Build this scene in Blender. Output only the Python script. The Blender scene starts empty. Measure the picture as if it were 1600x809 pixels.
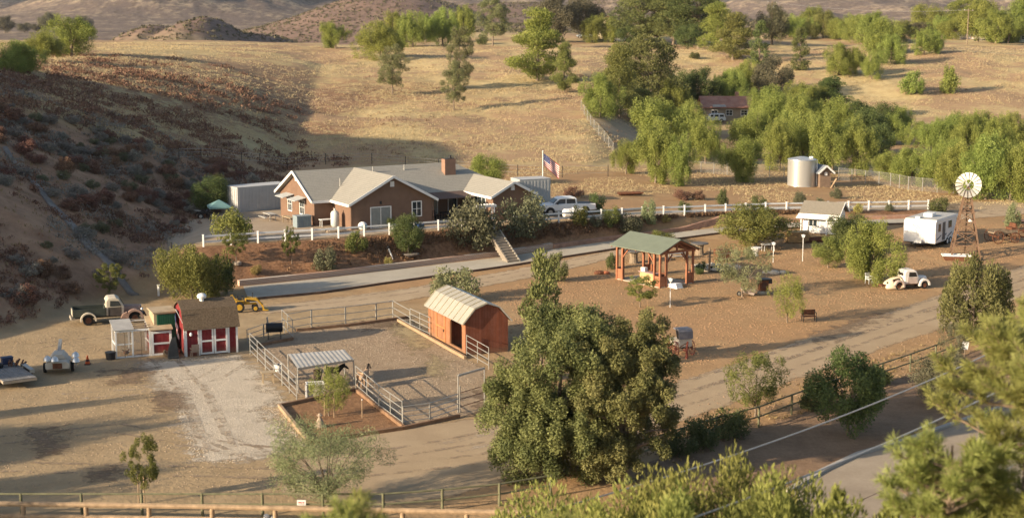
import bpy, bmesh, math, random
import numpy as np
from mathutils import Vector, Matrix
PI = math.pi
random.seed(7)
RNG = np.random.default_rng(11)
scene = bpy.context.scene
COL = scene.collection
# ------------------------------------------------------------------ camera constants
F = 2400.0; CAMZ = 24.0; HOR = 7.0
PITCH = math.atan((404.5 - HOR) / F)
CP, SP = math.cos(PITCH), math.sin(PITCH)
K = F / 2200.0
SUN_EL = math.radians(17.0); SUN_AZ = math.radians(30.0)      # direction the shadows run, from +x
SD = (math.cos(SUN_AZ), math.sin(SUN_AZ))

def ray(px, py):
    u = (px - 800.0) / F; v = (py - 404.5) / F
    return np.array([u, CP - v * SP, -SP - v * CP])
def at_z(px, py, z):
    r = ray(px, py); t = (z - CAMZ) / r[2]
    return (r[0] * t, r[1] * t)
def at_d(px, py, d):
    r = ray(px, py); t = d / r[1]
    return Vector((r[0] * t, d, CAMZ + r[2] * t))

# ------------------------------------------------------------------ terrain
def ss(a, b, x):
    t = np.clip((x - a) / (b - a), 0, 1); return t * t * (3 - 2 * t)
_PERM = np.random.default_rng(3).random((256, 256))
def vnoise(x, y):
    xi = np.floor(x).astype(int); yi = np.floor(y).astype(int)
    fx = x - xi; fy = y - yi
    fx = fx * fx * (3 - 2 * fx); fy = fy * fy * (3 - 2 * fy)
    g = lambda i, j: _PERM[(xi + i) & 255, (yi + j) & 255]
    return (g(0,0)*(1-fx)+g(1,0)*fx)*(1-fy) + (g(0,1)*(1-fx)+g(1,1)*fx)*fy
def fbm(x, y, o=4):
    s = 0; a = 0.5
    for i in range(o):
        s = s + a * (vnoise(x * 2**i + 17.3 * i, y * 2**i + 9.1 * i) - 0.5); a *= 0.5
    return s
def yard(x, y):
    return 1.1 * ss(122 * K, 155 * K, y) * ss(-20, 5, x)
# upper edge of the house pad (fence line) and foot of its bank (upper kerb of the driveway)
EDGE_PX = [(245, 396, 2.3), (315, 388, 2.5), (420, 381, 2.5), (500, 376, 2.5), (600, 369, 2.5), (700, 361, 2.5), (850, 351, 2.5), (1000, 341, 2.3), (1200, 333, 1.9), (1450, 329, 1.3), (1600, 331, 1.1)]
EDGE = np.array([at_z(a, b, c) + (c,) for a, b, c in EDGE_PX])
def zfoot(px, py):
    z = 0.0
    for _ in range(8):
        x, y = at_z(px, py, z); z = float(yard(np.array(x), np.array(y)))
    return (x, y, z)
FOOT = np.array([zfoot(a, b) for a, b in [(240, 462), (380, 443), (500, 431), (600, 420), (700, 407), (800, 395), (940, 375), (1130, 350), (1300, 341), (1450, 335), (1600, 337)]])
HILLX_Y = np.array([-60, 20, 60, 80, 95, 103, 112, 118, 127, 146, 161, 175, 190, 230, 300, 400]) * K
HILLX_X = np.array([-60, -58, -52, -48, -42, -37, -34, -30.5, -32, -31, -27, -29, -31, -34, -40, -60])
PC_Y = np.array([-100, 150, 165, 175, 198, 225, 250, 275, 300, 340, 400, 500, 700, 1000, 9000]) * K
PC_Z = np.array([0, 0, .8, 1.5, 3, 5.2, 7.5, 9.4, 11, 12.6, 13.0, 13.5, 13.8, 12, 12])
PR_Z_Y = np.array([-100, 205, 225, 255, 272, 290, 308, 340, 400, 500, 700, 1000, 9000]) * K
PR_Z = np.array([0, 0, .3, 1.5, 2.3, 4.6, 8.2, 12.2, 13.2, 14, 14.5, 12, 12])
HILLS = [  # px, d, top py, half width px, depth sigma
    (245, 640, 37, 52, 45), (318, 648, 24, 60, 50), (400, 690, 47, 55, 45), (600, 960, -12, 118, 110), (800, 1060, 8, 140, 120), (470, 1000, 30, 70, 90), (980, 1300, 0, 120, 150),
    (300, 2100, -70, 130, 230), (440, 2300, -45, 120, 240), (190, 2200, -20, 80, 200), (20, 3000, -70, 120, 260), (-120, 2700, -110, 150, 260), (760, 2500, -70, 170, 250), (980, 2700, -40, 110, 260), (1130, 2900, -5, 110, 260),
    (1300, 2300, -40, 120, 230), (1420, 1900, 2, 110, 180), (1560, 2500, -70, 170, 260), (1230, 1700, 14, 90, 150), (1640, 1900, -15, 130, 180), (1900, 2500, -120, 220, 260)]
def height(x, y):
    x = np.asarray(x, float); y = np.asarray(y, float)
    shp = x.shape
    yd = yard(x, y)
    # pad
    ye = np.interp(x, EDGE[:, 0], EDGE[:, 1]); ze = np.interp(x, EDGE[:, 0], EDGE[:, 2])
    yf = np.interp(x, FOOT[:, 0], FOOT[:, 1])
    yf = np.minimum(yf, ye - 1.2)
    t = np.clip((y - yf) / (ye - yf), 0, 1)
    bank = fbm(x / 1.6, y / 1.6, 3) * 0.55 * np.sin(PI * t)
    pad = yd + np.maximum(ze - yd, 0) * t * ss(-36, -29, x) + bank * (x > -30)
    # bench
    tn = x / np.maximum(y, 1)
    w = ss(0.045, 0.11, tn)
    b = np.interp(y, PC_Y, PC_Z) * (1 - w) + np.interp(y, PR_Z_Y, PR_Z) * w
    # land falls away behind the crest on the left
    fall = ss(-0.02, -0.12, tn) * ss(400 * K, 560 * K, y)
    b = b * (1 - fall) + 2.5 * fall
    b = b * (1 - ss(900, 1600, y)) + 2.5 * ss(900, 1600, y)
    rel = fbm(x / 22, y / 22, 4) * 2.6 + fbm(x / 4.5, y / 4.5, 3) * 0.55
    b = b + rel * ss(2.2, 6.0, b) * (1 - ss(600, 900, y))
    # hill on the left
    u = np.maximum(np.interp(y, HILLX_Y, HILLX_X) - x, 0)
    hl = 15 * np.tanh(0.58 * u / 15) * ss(-60, 20, y)
    hl = hl * (1 - ss(300, 520, y))
    gully = (fbm(x / 9, y / 9, 4) * 1.6 + fbm(x / 2.2, y / 2.2, 3) * 0.5) * ss(0.3, 4, hl)
    hl = hl + gully
    hl = hl + 25 * np.exp(-0.5 * ((x + 116) / 26) ** 2 - 0.5 * ((y - 163) / 33) ** 2)
    base = np.maximum(pad, np.maximum(b, 0))
    z = base + np.maximum(hl, 0) * np.clip(1 - np.maximum(b, 0) / 15.5, 0, 1)
    # far hills
    far = y > 480
    if np.any(far):
        hz = np.zeros(shp)
        for px, d, top, wp, sy in HILLS:
            cx = (px - 800) / F * d; zt = CAMZ + (HOR - top) * d / F
            sx = wp * d / F
            g = np.exp(-0.5 * ((x - cx) / sx) ** 2 - 0.5 * ((y - d) / sy) ** 2)
            rg = 1 + (0.55 if d > 1200 else 0.16) * fbm(x / (sx * 0.55), y / (sy * 0.45), 5)
            hz = np.maximum(hz, (zt - 2) * g * rg)
        hz = hz + (fbm(x / 150, y / 240, 5) * 70.0 + (0.10 - np.abs(fbm(x / 110 + 5, y / 240, 4))) * 120.0) * ss(12, 75, hz) + fbm(x / 14, y / 18, 4) * 1.0 * ss(3, 16, hz)
        z = np.where(far, np.maximum(z, z * 0.4 + hz * ss(480, 560, y)), z)
    return z
_T = np.concatenate([np.arange(25, 330, 0.4), np.geomspace(330, 6000, 1500)])
def G(px, py, lift=0.0):
    """the point of the ground seen at this place of the photograph"""
    r = ray(px, py); x = r[0] / r[1] * _T; z = CAMZ + r[2] / r[1] * _T
    hh = height(x, _T); k = np.nonzero(z <= hh)[0]
    if len(k) == 0: k = [len(_T) - 1]
    i = max(int(k[0]), 1)
    a = z[i-1] - hh[i-1]; bb = z[i] - hh[i]
    f = a / (a - bb) if a != bb else 0
    d = _T[i-1] + (_T[i] - _T[i-1]) * min(max(f, 0), 1)
    return Vector((r[0] / r[1] * d, d, float(height(np.array([r[0]/r[1]*d]), np.array([d]))[0]) + lift))
def hz(x, y): return float(height(np.array([x]), np.array([y]))[0])
def on(x, y, lift=0.0): return Vector((x, y, hz(x, y) + lift))
def top_z(p, py):
    r = ray(800, py); return CAMZ + r[2] / r[1] * p.y
def mpp(p):            # metres per photograph pixel at a point
    return (p.y * CP + (CAMZ - p.z) * SP) / F
# ------------------------------------------------------------------ objects
def tag(o, label=None, cat=None, group=None, kind=None):
    if label: o['label'] = label
    if cat: o['category'] = cat
    if group: o['group'] = group
    if kind: o['kind'] = kind
    return o
def thing(name, label, cat, loc, rz=0.0, group=None):
    o = bpy.data.objects.new(name, None); COL.objects.link(o)
    o.location = loc; o.rotation_euler = (0, 0, rz); o.empty_display_size = 0.2
    return tag(o, label, cat, group)
def dup(root, loc=None, rz=None, label=None, scale=None):
    r = root.copy(); COL.objects.link(r)
    if loc is not None: r.location = loc
    if rz is not None: r.rotation_euler = (0, 0, rz)
    if scale is not None: r.scale = scale
    if label: r['label'] = label
    for ch in list(root.children):
        c = ch.copy(); COL.objects.link(c); c.parent = r
        for g in ch.children:
            d = g.copy(); COL.objects.link(d); d.parent = c
    return r
class MB:
    def __init__(s): s.v = []; s.f = []
    def add(s, vs, fs):
        n = len(s.v); s.v += [tuple(map(float, v)) for v in vs]; s.f += [tuple(i + n for i in f) for f in fs]; return s
    def box(s, c, d, rz=0, rx=0, ry=0):
        m = Matrix.Rotation(rz, 3, 'Z') @ Matrix.Rotation(ry, 3, 'Y') @ Matrix.Rotation(rx, 3, 'X')
        vs = [Vector(c) + m @ Vector((a * d[0] / 2, b * d[1] / 2, e * d[2] / 2)) for a in (-1, 1) for b in (-1, 1) for e in (-1, 1)]
        return s.add(vs, [(0,1,3,2),(4,6,7,5),(0,4,5,1),(2,3,7,6),(0,2,6,4),(1,5,7,3)])
    def beam(s, p, q, w, h=None):
        p = Vector(p); q = Vector(q); h = h or w
        d = (q - p).normalized(); up = Vector((0,0,1)) if abs(d.z) < 0.95 else Vector((0,1,0))
        a = d.cross(up).normalized() * w / 2; b = a.cross(d).normalized() * h / 2
        vs = [p-a-b, p+a-b, p+a+b, p-a+b, q-a-b, q+a-b, q+a+b, q-a+b]
        return s.add(vs, [(0,1,2,3),(7,6,5,4),(0,4,5,1),(1,5,6,2),(2,6,7,3),(3,7,4,0)])
    def cyl(s, p, q, r0, r1=None, n=10):
        p = Vector(p); q = Vector(q); r1 = r0 if r1 is None else r1
        d = (q - p).normalized(); up = Vector((0,0,1)) if abs(d.z) < 0.9 else Vector((1,0,0))
        a = d.cross(up).normalized(); b = a.cross(d)
        vs = []
        for c, r in ((p, r0), (q, r1)):
            vs += [c + (a * math.cos(2*PI*i/n) + b * math.sin(2*PI*i/n)) * r for i in range(n)]
        fs = [(i, (i+1) % n, n + (i+1) % n, n + i) for i in range(n)] + [tuple(range(n))[::-1], tuple(range(n, 2*n))]
        return s.add(vs, fs)
    def tube(s, pts, rs, n=7):
        pts = [Vector(p) for p in pts]
        if not hasattr(rs, '__len__'): rs = [rs] * len(pts)
        vs = []
        for i, c in enumerate(pts):
            d = (pts[min(i+1, len(pts)-1)] - pts[max(i-1, 0)]).normalized()
            up = Vector((0,0,1)) if abs(d.z) < 0.9 else Vector((1,0,0))
            a = d.cross(up).normalized(); b = a.cross(d)
            vs += [c + (a * math.cos(2*PI*k/n) + b * math.sin(2*PI*k/n)) * rs[i] for k in range(n)]
        fs = []
        for i in range(len(pts) - 1):
            fs += [(i*n+k, i*n+(k+1) % n, (i+1)*n+(k+1) % n, (i+1)*n+k) for k in range(n)]
        fs += [tuple(range(n))[::-1], tuple(range((len(pts)-1)*n, len(pts)*n))]
        return s.add(vs, fs)
    def prism(s, prof, a0, a1, axis='y', sc1=1.0):
        """2-D outline (x,z) swept along y (or (y,z) along x)"""
        n = len(prof)
        cx = sum(p[0] for p in prof) / n; cz = sum(p[1] for p in prof) / n
        g = (lambda p, a: (p[0], a, p[1])) if axis == 'y' else (lambda p, a: (a, p[0], p[1]))
        vs = [g(p, a0) for p in prof] + [g((cx + (p[0]-cx)*sc1, cz + (p[1]-cz)*sc1), a1) for p in prof]
        return s.add(vs, [tuple(range(n)), tuple(range(n, 2*n))[::-1]] + [(i, n+i, n+(i+1) % n, (i+1) % n) for i in range(n)])
    def ell(s, c, r, nu=12, nv=8, zmin=-1.0):
        c = Vector(c); vs = []; fs = []
        ph0 = math.asin(max(zmin, -1.0))
        for j in range(nv + 1):
            ph = ph0 + (PI/2 - ph0) * j / nv
            for i in range(nu):
                th = 2*PI*i/nu
                vs.append(c + Vector((r[0]*math.cos(ph)*math.cos(th), r[1]*math.cos(ph)*math.sin(th), r[2]*math.sin(ph))))
        for j in range(nv):
            fs += [(j*nu+i, j*nu+(i+1) % nu, (j+1)*nu+(i+1) % nu, (j+1)*nu+i) for i in range(nu)]
        fs.append(tuple(range(nu))[::-1])
        return s.add(vs, fs)
    def lathe(s, prof, c=(0,0,0), n=16):
        vs = []; fs = []; c = Vector(c)
        for r, z in prof:
            vs += [c + Vector((r*math.cos(2*PI*i/n), r*math.sin(2*PI*i/n), z)) for i in range(n)]
        for j in range(len(prof) - 1):
            fs += [(j*n+i, j*n+(i+1) % n, (j+1)*n+(i+1) % n, (j+1)*n+i) for i in range(n)]
        fs += [tuple(range(n))[::-1], tuple(range((len(prof)-1)*n, len(prof)*n))]
        return s.add(vs, fs)
    def wheel(s, c, r, w, n=18, axis='y'):
        c = Vector(c); d = Vector((0, w/2, 0)) if axis == 'y' else Vector((w/2, 0, 0))
        e = d * 0.72
        return s.cyl(c - e, c + e, r, r, n).cyl(c - d, c + d, r * 0.93, r * 0.93, n)
    def obj(s, name, mat, parent=None, smooth=False, bevel=0.0):
        me = bpy.data.meshes.new(name); me.from_pydata(s.v, [], s.f); me.update()
        bm = bmesh.new(); bm.from_mesh(me); bmesh.ops.recalc_face_normals(bm, faces=bm.faces); bm.to_mesh(me); bm.free()
        o = bpy.data.objects.new(name, me); COL.objects.link(o)
        me.materials.append(mat)
        if smooth:
            me.polygons.foreach_set('use_smooth', [True] * len(me.polygons))
            try: me.set_sharp_from_angle(angle=math.radians(40))
            except Exception: pass
        if bevel:
            m = o.modifiers.new('edge', 'BEVEL'); m.width = bevel; m.segments = 2; m.limit_method = 'ANGLE'
        if parent: o.parent = parent
        return o
def np_mesh(name, verts, quads, tint=None):
    """mesh out of numpy arrays; quads (N,4) or tris (N,3)"""
    me = bpy.data.meshes.new(name)
    n = len(quads); k = quads.shape[1]
    me.vertices.add(len(verts)); me.vertices.foreach_set('co', np.ascontiguousarray(verts, dtype=np.float32).ravel())
    me.loops.add(n * k); me.loops.foreach_set('vertex_index', np.ascontiguousarray(quads, dtype=np.int32).ravel())
    me.polygons.add(n); me.polygons.foreach_set('loop_start', np.arange(0, n * k, k, dtype=np.int32))
    if tint is not None:
        a = me.attributes.new('tint', 'FLOAT', 'POINT'); a.data.foreach_set('value', np.ascontiguousarray(tint, dtype=np.float32))
    me.update(calc_edges=True); me.validate()
    return me
def link(name, me, mat, parent=None):
    o = bpy.data.objects.new(name, me); COL.objects.link(o)
    if mat and not me.materials: me.materials.append(mat)
    if parent: o.parent = parent
    return o
# ------------------------------------------------------------------ materials
class NT:
    def __init__(s, name):
        s.m = bpy.data.materials.new(name); s.m.use_nodes = True; s.t = s.m.node_tree; s.t.nodes.clear()
        s.out = s.n('ShaderNodeOutputMaterial')
    def n(s, ty, **kw):
        o = s.t.nodes.new(ty)
        for k, v in kw.items():
            if k.startswith('i_'):
                key = k[2:].replace('_', ' ')
                o.inputs[key].default_value = v
            else: setattr(o, k, v)
        return o
    def l(s, a, b): s.t.links.new(a, b)
    def noise(s, vec, scale, detail=4, rough=0.6, dist=0.0):
        o = s.n('ShaderNodeTexNoise'); o.inputs['Scale'].default_value = scale; o.inputs['Detail'].default_value = detail
        o.inputs['Roughness'].default_value = rough; o.inputs['Distortion'].default_value = dist
        if vec is not None: s.l(vec, o.inputs['Vector'])
        return o.outputs['Fac']
    def ramp(s, fac, stops):
        o = s.n('ShaderNodeValToRGB'); e = o.color_ramp.elements
        while len(e) < len(stops): e.new(0.5)
        for q, (p, c) in zip(e, stops):
            q.position = p; q.color = (c, c, c, 1) if not hasattr(c, '__len__') else (*c, 1)
        s.l(fac, o.inputs['Fac']); return o.outputs['Color']
    def mix(s, fac, a, b, mode='MIX'):
        o = s.n('ShaderNodeMix', data_type='RGBA', blend_type=mode)
        for sock, v in ((0, fac), (6, a), (7, b)):
            if hasattr(v, 'links'): s.l(v, o.inputs[sock])
            else: o.inputs[sock].default_value = v if sock == 0 else (*v, 1)
        return o.outputs[2]
    def math(s, op, a, b=0.0):
        o = s.n('ShaderNodeMath', operation=op)
        for i, v in enumerate((a, b)):
            if hasattr(v, 'links'): s.l(v, o.inputs[i])
            else: o.inputs[i].default_value = v
        return o.outputs[0]
    def bsdf(s, col, rough=0.8, spec=0.3, metal=0.0, bump=None, bstr=0.3, bdist=0.05):
        p = s.n('ShaderNodeBsdfPrincipled'); p.inputs['Roughness'].default_value = rough
        p.inputs['Specular IOR Level'].default_value = spec; p.inputs['Metallic'].default_value = metal
        if hasattr(col, 'links'): s.l(col, p.inputs['Base Color'])
        else: p.inputs['Base Color'].default_value = (*col, 1)
        if bump is not None:
            b = s.n('ShaderNodeBump'); b.inputs['Strength'].default_value = bstr; b.inputs['Distance'].default_value = bdist
            s.l(bump, b.inputs['Height']); s.l(b.outputs[0], p.inputs['Normal'])
        return p
    def done(s, sh):
        s.l(sh.outputs[0] if hasattr(sh, 'outputs') else sh, s.out.inputs['Surface']); return s.m
def mat(name, c, var=0.2, scale=2.0, rough=0.75, spec=0.3, metal=0.0, bump=0.0, c2=None, cover=0.45, stretch=None):
    t = NT(name); co = t.n('ShaderNodeTexCoord').outputs['Object']
    if stretch:
        mp = t.n('ShaderNodeMapping'); mp.inputs['Scale'].default_value = stretch; t.l(co, mp.inputs['Vector']); co = mp.outputs[0]
    f = t.noise(co, scale, 5, 0.65)
    lo = tuple(x * (1 - var) for x in c); hi = tuple(min(x * (1 + var), 0.92) for x in c)
    col = t.ramp(f, [(0.3, lo), (0.7, hi)])
    if c2:
        g = t.noise(co, scale * 0.6, 6, 0.7)
        col = t.mix(t.ramp(g, [(1 - cover - 0.08, 0.0), (1 - cover + 0.1, 1.0)]), col, c2)
    b = t.noise(co, scale * 9, 3) if bump else None
    return t.done(t.bsdf(col, rough, spec, metal, b, bump, 0.03))
HAZE = 0.00004
# ------------------------------------------------------------------ ground materials
def attr(t, name):
    a = t.n('ShaderNodeAttribute'); a.attribute_name = name; return a.outputs['Fac']
def ground_mat():
    t = NT('ground_soil'); pos = t.n('ShaderNodeNewGeometry').outputs['Position']
    n1 = t.noise(pos, 0.05, 6, 0.65); n2 = t.noise(pos, 0.45, 6, 0.7); n3 = t.noise(pos, 3.5, 4, 0.7); n4 = t.noise(pos, 0.012, 5, 0.6)
    dirt = t.mix(t.ramp(n2, [(0.32, 0.0), (0.68, 1.0)]), (0.285, 0.178, 0.090), (0.41, 0.275, 0.145))
    dirt = t.mix(t.ramp(n1, [(0.4, 0.0), (0.62, 0.75)]), dirt, (0.37, 0.22, 0.112))
    pale = t.mix(t.ramp(n2, [(0.3, 0.0), (0.7, 1.0)]), (0.295, 0.212, 0.122), (0.415, 0.305, 0.18))
    col = t.mix(attr(t, 'pale'), dirt, pale)
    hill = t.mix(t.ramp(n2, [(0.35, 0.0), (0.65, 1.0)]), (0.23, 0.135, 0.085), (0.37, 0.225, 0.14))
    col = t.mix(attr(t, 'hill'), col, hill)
    rich = t.mix(t.ramp(n3, [(0.35, 0.0), (0.62, 1.0)]), (0.15, 0.075, 0.04), (0.30, 0.165, 0.09))
    col = t.mix(attr(t, 'bank'), col, rich)
    ga = t.mix(t.ramp(n2, [(0.3, 0.0), (0.7, 1.0)]), (0.36, 0.262, 0.13), (0.56, 0.445, 0.235))
    gb = t.mix(t.ramp(n3, [(0.3, 0.0), (0.7, 1.0)]), (0.30, 0.19, 0.108), (0.42, 0.29, 0.17))
    gmix = t.math('ADD', t.math('MULTIPLY', n1, 0.7), t.math('MULTIPLY', n2, 0.3))
    grass = t.mix(t.ramp(gmix, [(0.47, 0.0), (0.53, 1.0)]), ga, gb)
    col = t.mix(attr(t, 'grass'), col, grass)
    br = t.mix(t.ramp(n2, [(0.4, 0.0), (0.6, 1.0)]), (0.13, 0.06, 0.042), (0.24, 0.14, 0.08))
    bm = t.math('MULTIPLY', attr(t, 'brush'), t.ramp(n2, [(0.42, 0.0), (0.52, 1.0)]))
    col = t.mix(bm, col, br)
    fg = t.mix(t.ramp(n2, [(0.3, 0.0), (0.7, 1.0)]), (0.37, 0.28, 0.18), (0.48, 0.38, 0.26))
    fs = t.mix(t.ramp(n2, [(0.35, 0.0), (0.65, 1.0)]), (0.11, 0.085, 0.072), (0.20, 0.148, 0.118))
    mp = t.n('ShaderNodeMapping'); mp.inputs['Scale'].default_value = (1, .45, 1.2); t.l(pos, mp.inputs['Vector']); n5 = t.noise(mp.outputs[0], 0.10, 6, 0.75)
    fm = t.math('ADD', t.math('ADD', t.math('MULTIPLY', n4, 0.3), t.math('MULTIPLY', n1, 0.25)), t.math('MULTIPLY', n5, 0.45))
    vo = t.n('ShaderNodeTexVoronoi'); vo.inputs['Scale'].default_value = 0.16; t.l(mp.outputs[0], vo.inputs['Vector']); spots = t.ramp(vo.outputs['Distance'], [(0.22, 1.0), (0.42, 0.0)])
    far = t.mix(t.ramp(fm, [(0.38, 0.0), (0.51, 1.0)]), fg, fs)
    red = t.mix(t.ramp(n2, [(0.35, 0.0), (0.65, 1.0)]), (0.15, 0.095, 0.078), (0.26, 0.18, 0.135))
    far = t.mix(attr(t, 'redhill'), far, red)
    far = t.mix(t.math('MULTIPLY', spots, 0.75), far, (0.095, 0.07, 0.048))
    col = t.mix(attr(t, 'far'), col, far)
    hb = t.math('ADD', t.math('MULTIPLY', n3, 0.5), n2)
    return t.done(t.bsdf(col, 0.95, 0.1, 0, hb, 0.65, 0.16))
def sheet_mat(name, a, b, scale=0.6, pebble=6.0, bstr=0.7, edge=True, c3=None, streak=None):
    t = NT(name); pos = t.n('ShaderNodeNewGeometry').outputs['Position']
    n2 = t.noise(pos, scale, 6, 0.7); n3 = t.noise(pos, pebble, 4, 0.75)
    f = t.math('ADD', t.math('MULTIPLY', n2, 0.6), t.math('MULTIPLY', n3, 0.4))
    col = t.mix(t.ramp(f, [(0.38, 0.0), (0.62, 1.0)]), a, b)
    if c3: col = t.mix(t.ramp(t.noise(pos, 0.12, 5, 0.65), [(0.5, 0.0), (0.66, 0.8)]), col, c3)
    p = t.bsdf(col, 0.95, 0.12, 0, t.math('ADD', n3, t.math('MULTIPLY', n2, 0.7)), bstr, 0.09)
    if not edge: return t.done(p)
    e = attr(t, 'edge'); nn = t.math('ADD', t.math('MULTIPLY', t.noise(pos, 0.9, 6, 0.75), 0.75), t.math('MULTIPLY', e, 1.0))
    fac = t.ramp(nn, [(0.52, 0.0), (0.66, 1.0)])
    tr = t.n('ShaderNodeBsdfTransparent'); mx = t.n('ShaderNodeMixShader')
    t.l(fac, mx.inputs[0]); t.l(tr.outputs[0], mx.inputs[1]); t.l(p.outputs[0], mx.inputs[2])
    return t.done(mx)
def leaf_mat(name, dark, light, transl=0.3, obj_var=0.10, warm=None):
    t = NT(name); ti = attr(t, 'tint'); rnd = t.n('ShaderNodeObjectInfo').outputs['Random']
    col = t.ramp(ti, [(0.0, dark), (1.0, light)])
    hs = t.n('ShaderNodeHueSaturation')
    t.l(t.math('ADD', t.math('MULTIPLY', rnd, 0.035), 0.487), hs.inputs['Hue'])
    t.l(t.math('ADD', t.math('MULTIPLY', rnd, 2 * obj_var), 1 - obj_var), hs.inputs['Value'])
    hs.inputs['Saturation'].default_value = 0.95; t.l(col, hs.inputs['Color'])
    d = t.bsdf(hs.outputs[0], 0.7, 0.25); tr = t.n('ShaderNodeBsdfTranslucent'); t.l(hs.outputs[0], tr.inputs['Color'])
    mx = t.n('ShaderNodeMixShader'); mx.inputs[0].default_value = transl
    t.l(d.outputs[0], mx.inputs[1]); t.l(tr.outputs[0], mx.inputs[2])
    return t.done(mx)
# ------------------------------------------------------------------ the ground sheet
def build_ground():
    ys = np.concatenate([np.arange(-40, 60, 2.0), np.arange(60, 190, 0.55), np.arange(190, 420, 0.95), np.geomspace(420, 4600, 260)])
    nt = 640; tt = np.linspace(-0.62, 0.62, nt); tt = tt * (1 + 0.8 * np.abs(tt) ** 3)
    Y = np.repeat(ys, nt); X = np.tile(tt, len(ys)) * (Y + 62)
    Z = height(X, Y)
    v = np.stack([X, Y, Z], 1)
    i = np.arange(len(ys) - 1)[:, None] * nt + np.arange(nt - 1)[None, :]
    q = np.stack([i, i + 1, i + 1 + nt, i + nt], -1).reshape(-1, 4)
    me = np_mesh('ground', v, q)
    n = fbm(X / 14, Y / 14, 4); n2 = fbm(X / 40, Y / 40, 3)
    u = np.interp(Y, HILLX_Y, HILLX_X) - X
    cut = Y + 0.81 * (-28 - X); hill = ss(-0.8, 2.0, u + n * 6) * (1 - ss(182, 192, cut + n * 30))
    grass = ss(203, 216, Y + n * 22) * (1 - ss(560, 640, Y))
    grass = np.maximum(grass, ss(0.6, 4, Z) * ss(184, 194, cut + n * 30))
    brush = ss(-24, -46, X + n2 * 110 + n * 34) * ss(184, 194, cut) * (1 - ss(270, 320, Y + n * 60))
    brush = np.maximum(brush * .8, 0.45 * ss(5, 30, X) * (1 - ss(0.10, 0.2, X / np.maximum(Y, 1))) * ss(235, 250, Y) * (1 - ss(290, 300, Y)))
    yf = np.interp(X, FOOT[:, 0], FOOT[:, 1]); ye = np.interp(X, EDGE[:, 0], EDGE[:, 1])
    bank = ss(-0.2, 0.6, (Y - yf)) * (1 - ss(0.0, 1.6, Y - ye)) * ss(-31, -27, X) * (1 - ss(50, 60, X))
    pale = np.clip(ss(6, -14, X + n * 10) * (1 - ss(118, 132, Y)) , 0, 1)
    pale = np.maximum(pale, ss(0.2, 1.2, Y - ye) * (1 - ss(165, 180, Y + n * 12)) * (X < 6) * (X > -36))
    far = ss(520, 640, Y)
    red = np.exp(-0.5 * ((X + 132) / 60) ** 2 - 0.5 * ((Y - 640) / 90) ** 2) + 0.8 * np.exp(-0.5 * ((X + 80) / 70) ** 2 - 0.5 * ((Y - 960) / 150) ** 2)
    red = np.clip(red * 1.6 + n2 * 0.6, 0, 1) * far
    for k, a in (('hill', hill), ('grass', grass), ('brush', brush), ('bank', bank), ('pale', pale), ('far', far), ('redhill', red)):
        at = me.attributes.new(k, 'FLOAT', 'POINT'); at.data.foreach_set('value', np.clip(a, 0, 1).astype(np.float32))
    me.polygons.foreach_set('use_smooth', np.ones(len(me.polygons), dtype=bool))
    tag(link('ground', me, ground_mat()), kind='structure')
def sheet(name, poly, m, lift, cell=0.6, soft=1.5, pts=None):
    """a sheet of another surface lying on the ground inside a polygon of photo points, with an uneven edge"""
    P = np.array([G(a, b)[:2] for a, b in poly]) if pts is None else np.array(pts)
    x0, y0 = P.min(0) - 1; x1, y1 = P.max(0) + 1
    xs = np.arange(x0, x1, cell); ys = np.arange(y0, y1, cell)
    X, Y = np.meshgrid(xs, ys)
    ins = np.zeros(X.shape, bool); dist = np.full(X.shape, 1e9)
    n = len(P)
    for i in range(n):
        a = P[i]; b = P[(i + 1) % n]
        c = ((a[1] > Y) != (b[1] > Y)) & (X < (b[0] - a[0]) * (Y - a[1]) / (b[1] - a[1] + 1e-12) + a[0]); ins ^= c
        ab = b - a; tq = np.clip(((X - a[0]) * ab[0] + (Y - a[1]) * ab[1]) / (ab @ ab + 1e-12), 0, 1)
        dist = np.minimum(dist, np.hypot(X - a[0] - tq * ab[0], Y - a[1] - tq * ab[1]))
    sd = np.where(ins, dist, -dist)
    keepv = sd > -cell * 1.5
    idx = -np.ones(X.shape, int); idx[keepv] = np.arange(keepv.sum())
    q = np.stack([idx[:-1, :-1], idx[:-1, 1:], idx[1:, 1:], idx[1:, :-1]], -1).reshape(-1, 4)
    q = q[(q >= 0).all(1)]
    xv, yv = X[keepv], Y[keepv]
    me = np_mesh(name, np.stack([xv, yv, height(xv, yv) + lift], 1), q)
    at = me.attributes.new('edge', 'FLOAT', 'POINT'); at.data.foreach_set('value', np.clip(sd[keepv] / soft * 0.5 + 0.12, 0, 1).astype(np.float32))
    me.polygons.foreach_set('use_smooth', np.ones(len(me.polygons), dtype=bool))
    return tag(link(name, me, m), kind='structure')
def resample(pts, step):
    out = []; pts = [Vector(p) for p in pts]
    for a, b in zip(pts, pts[1:]):
        k = max(1, int((b - a).length / step))
        out += [a.lerp(b, i / k) for i in range(k)]
    return out + [pts[-1]]
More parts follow.
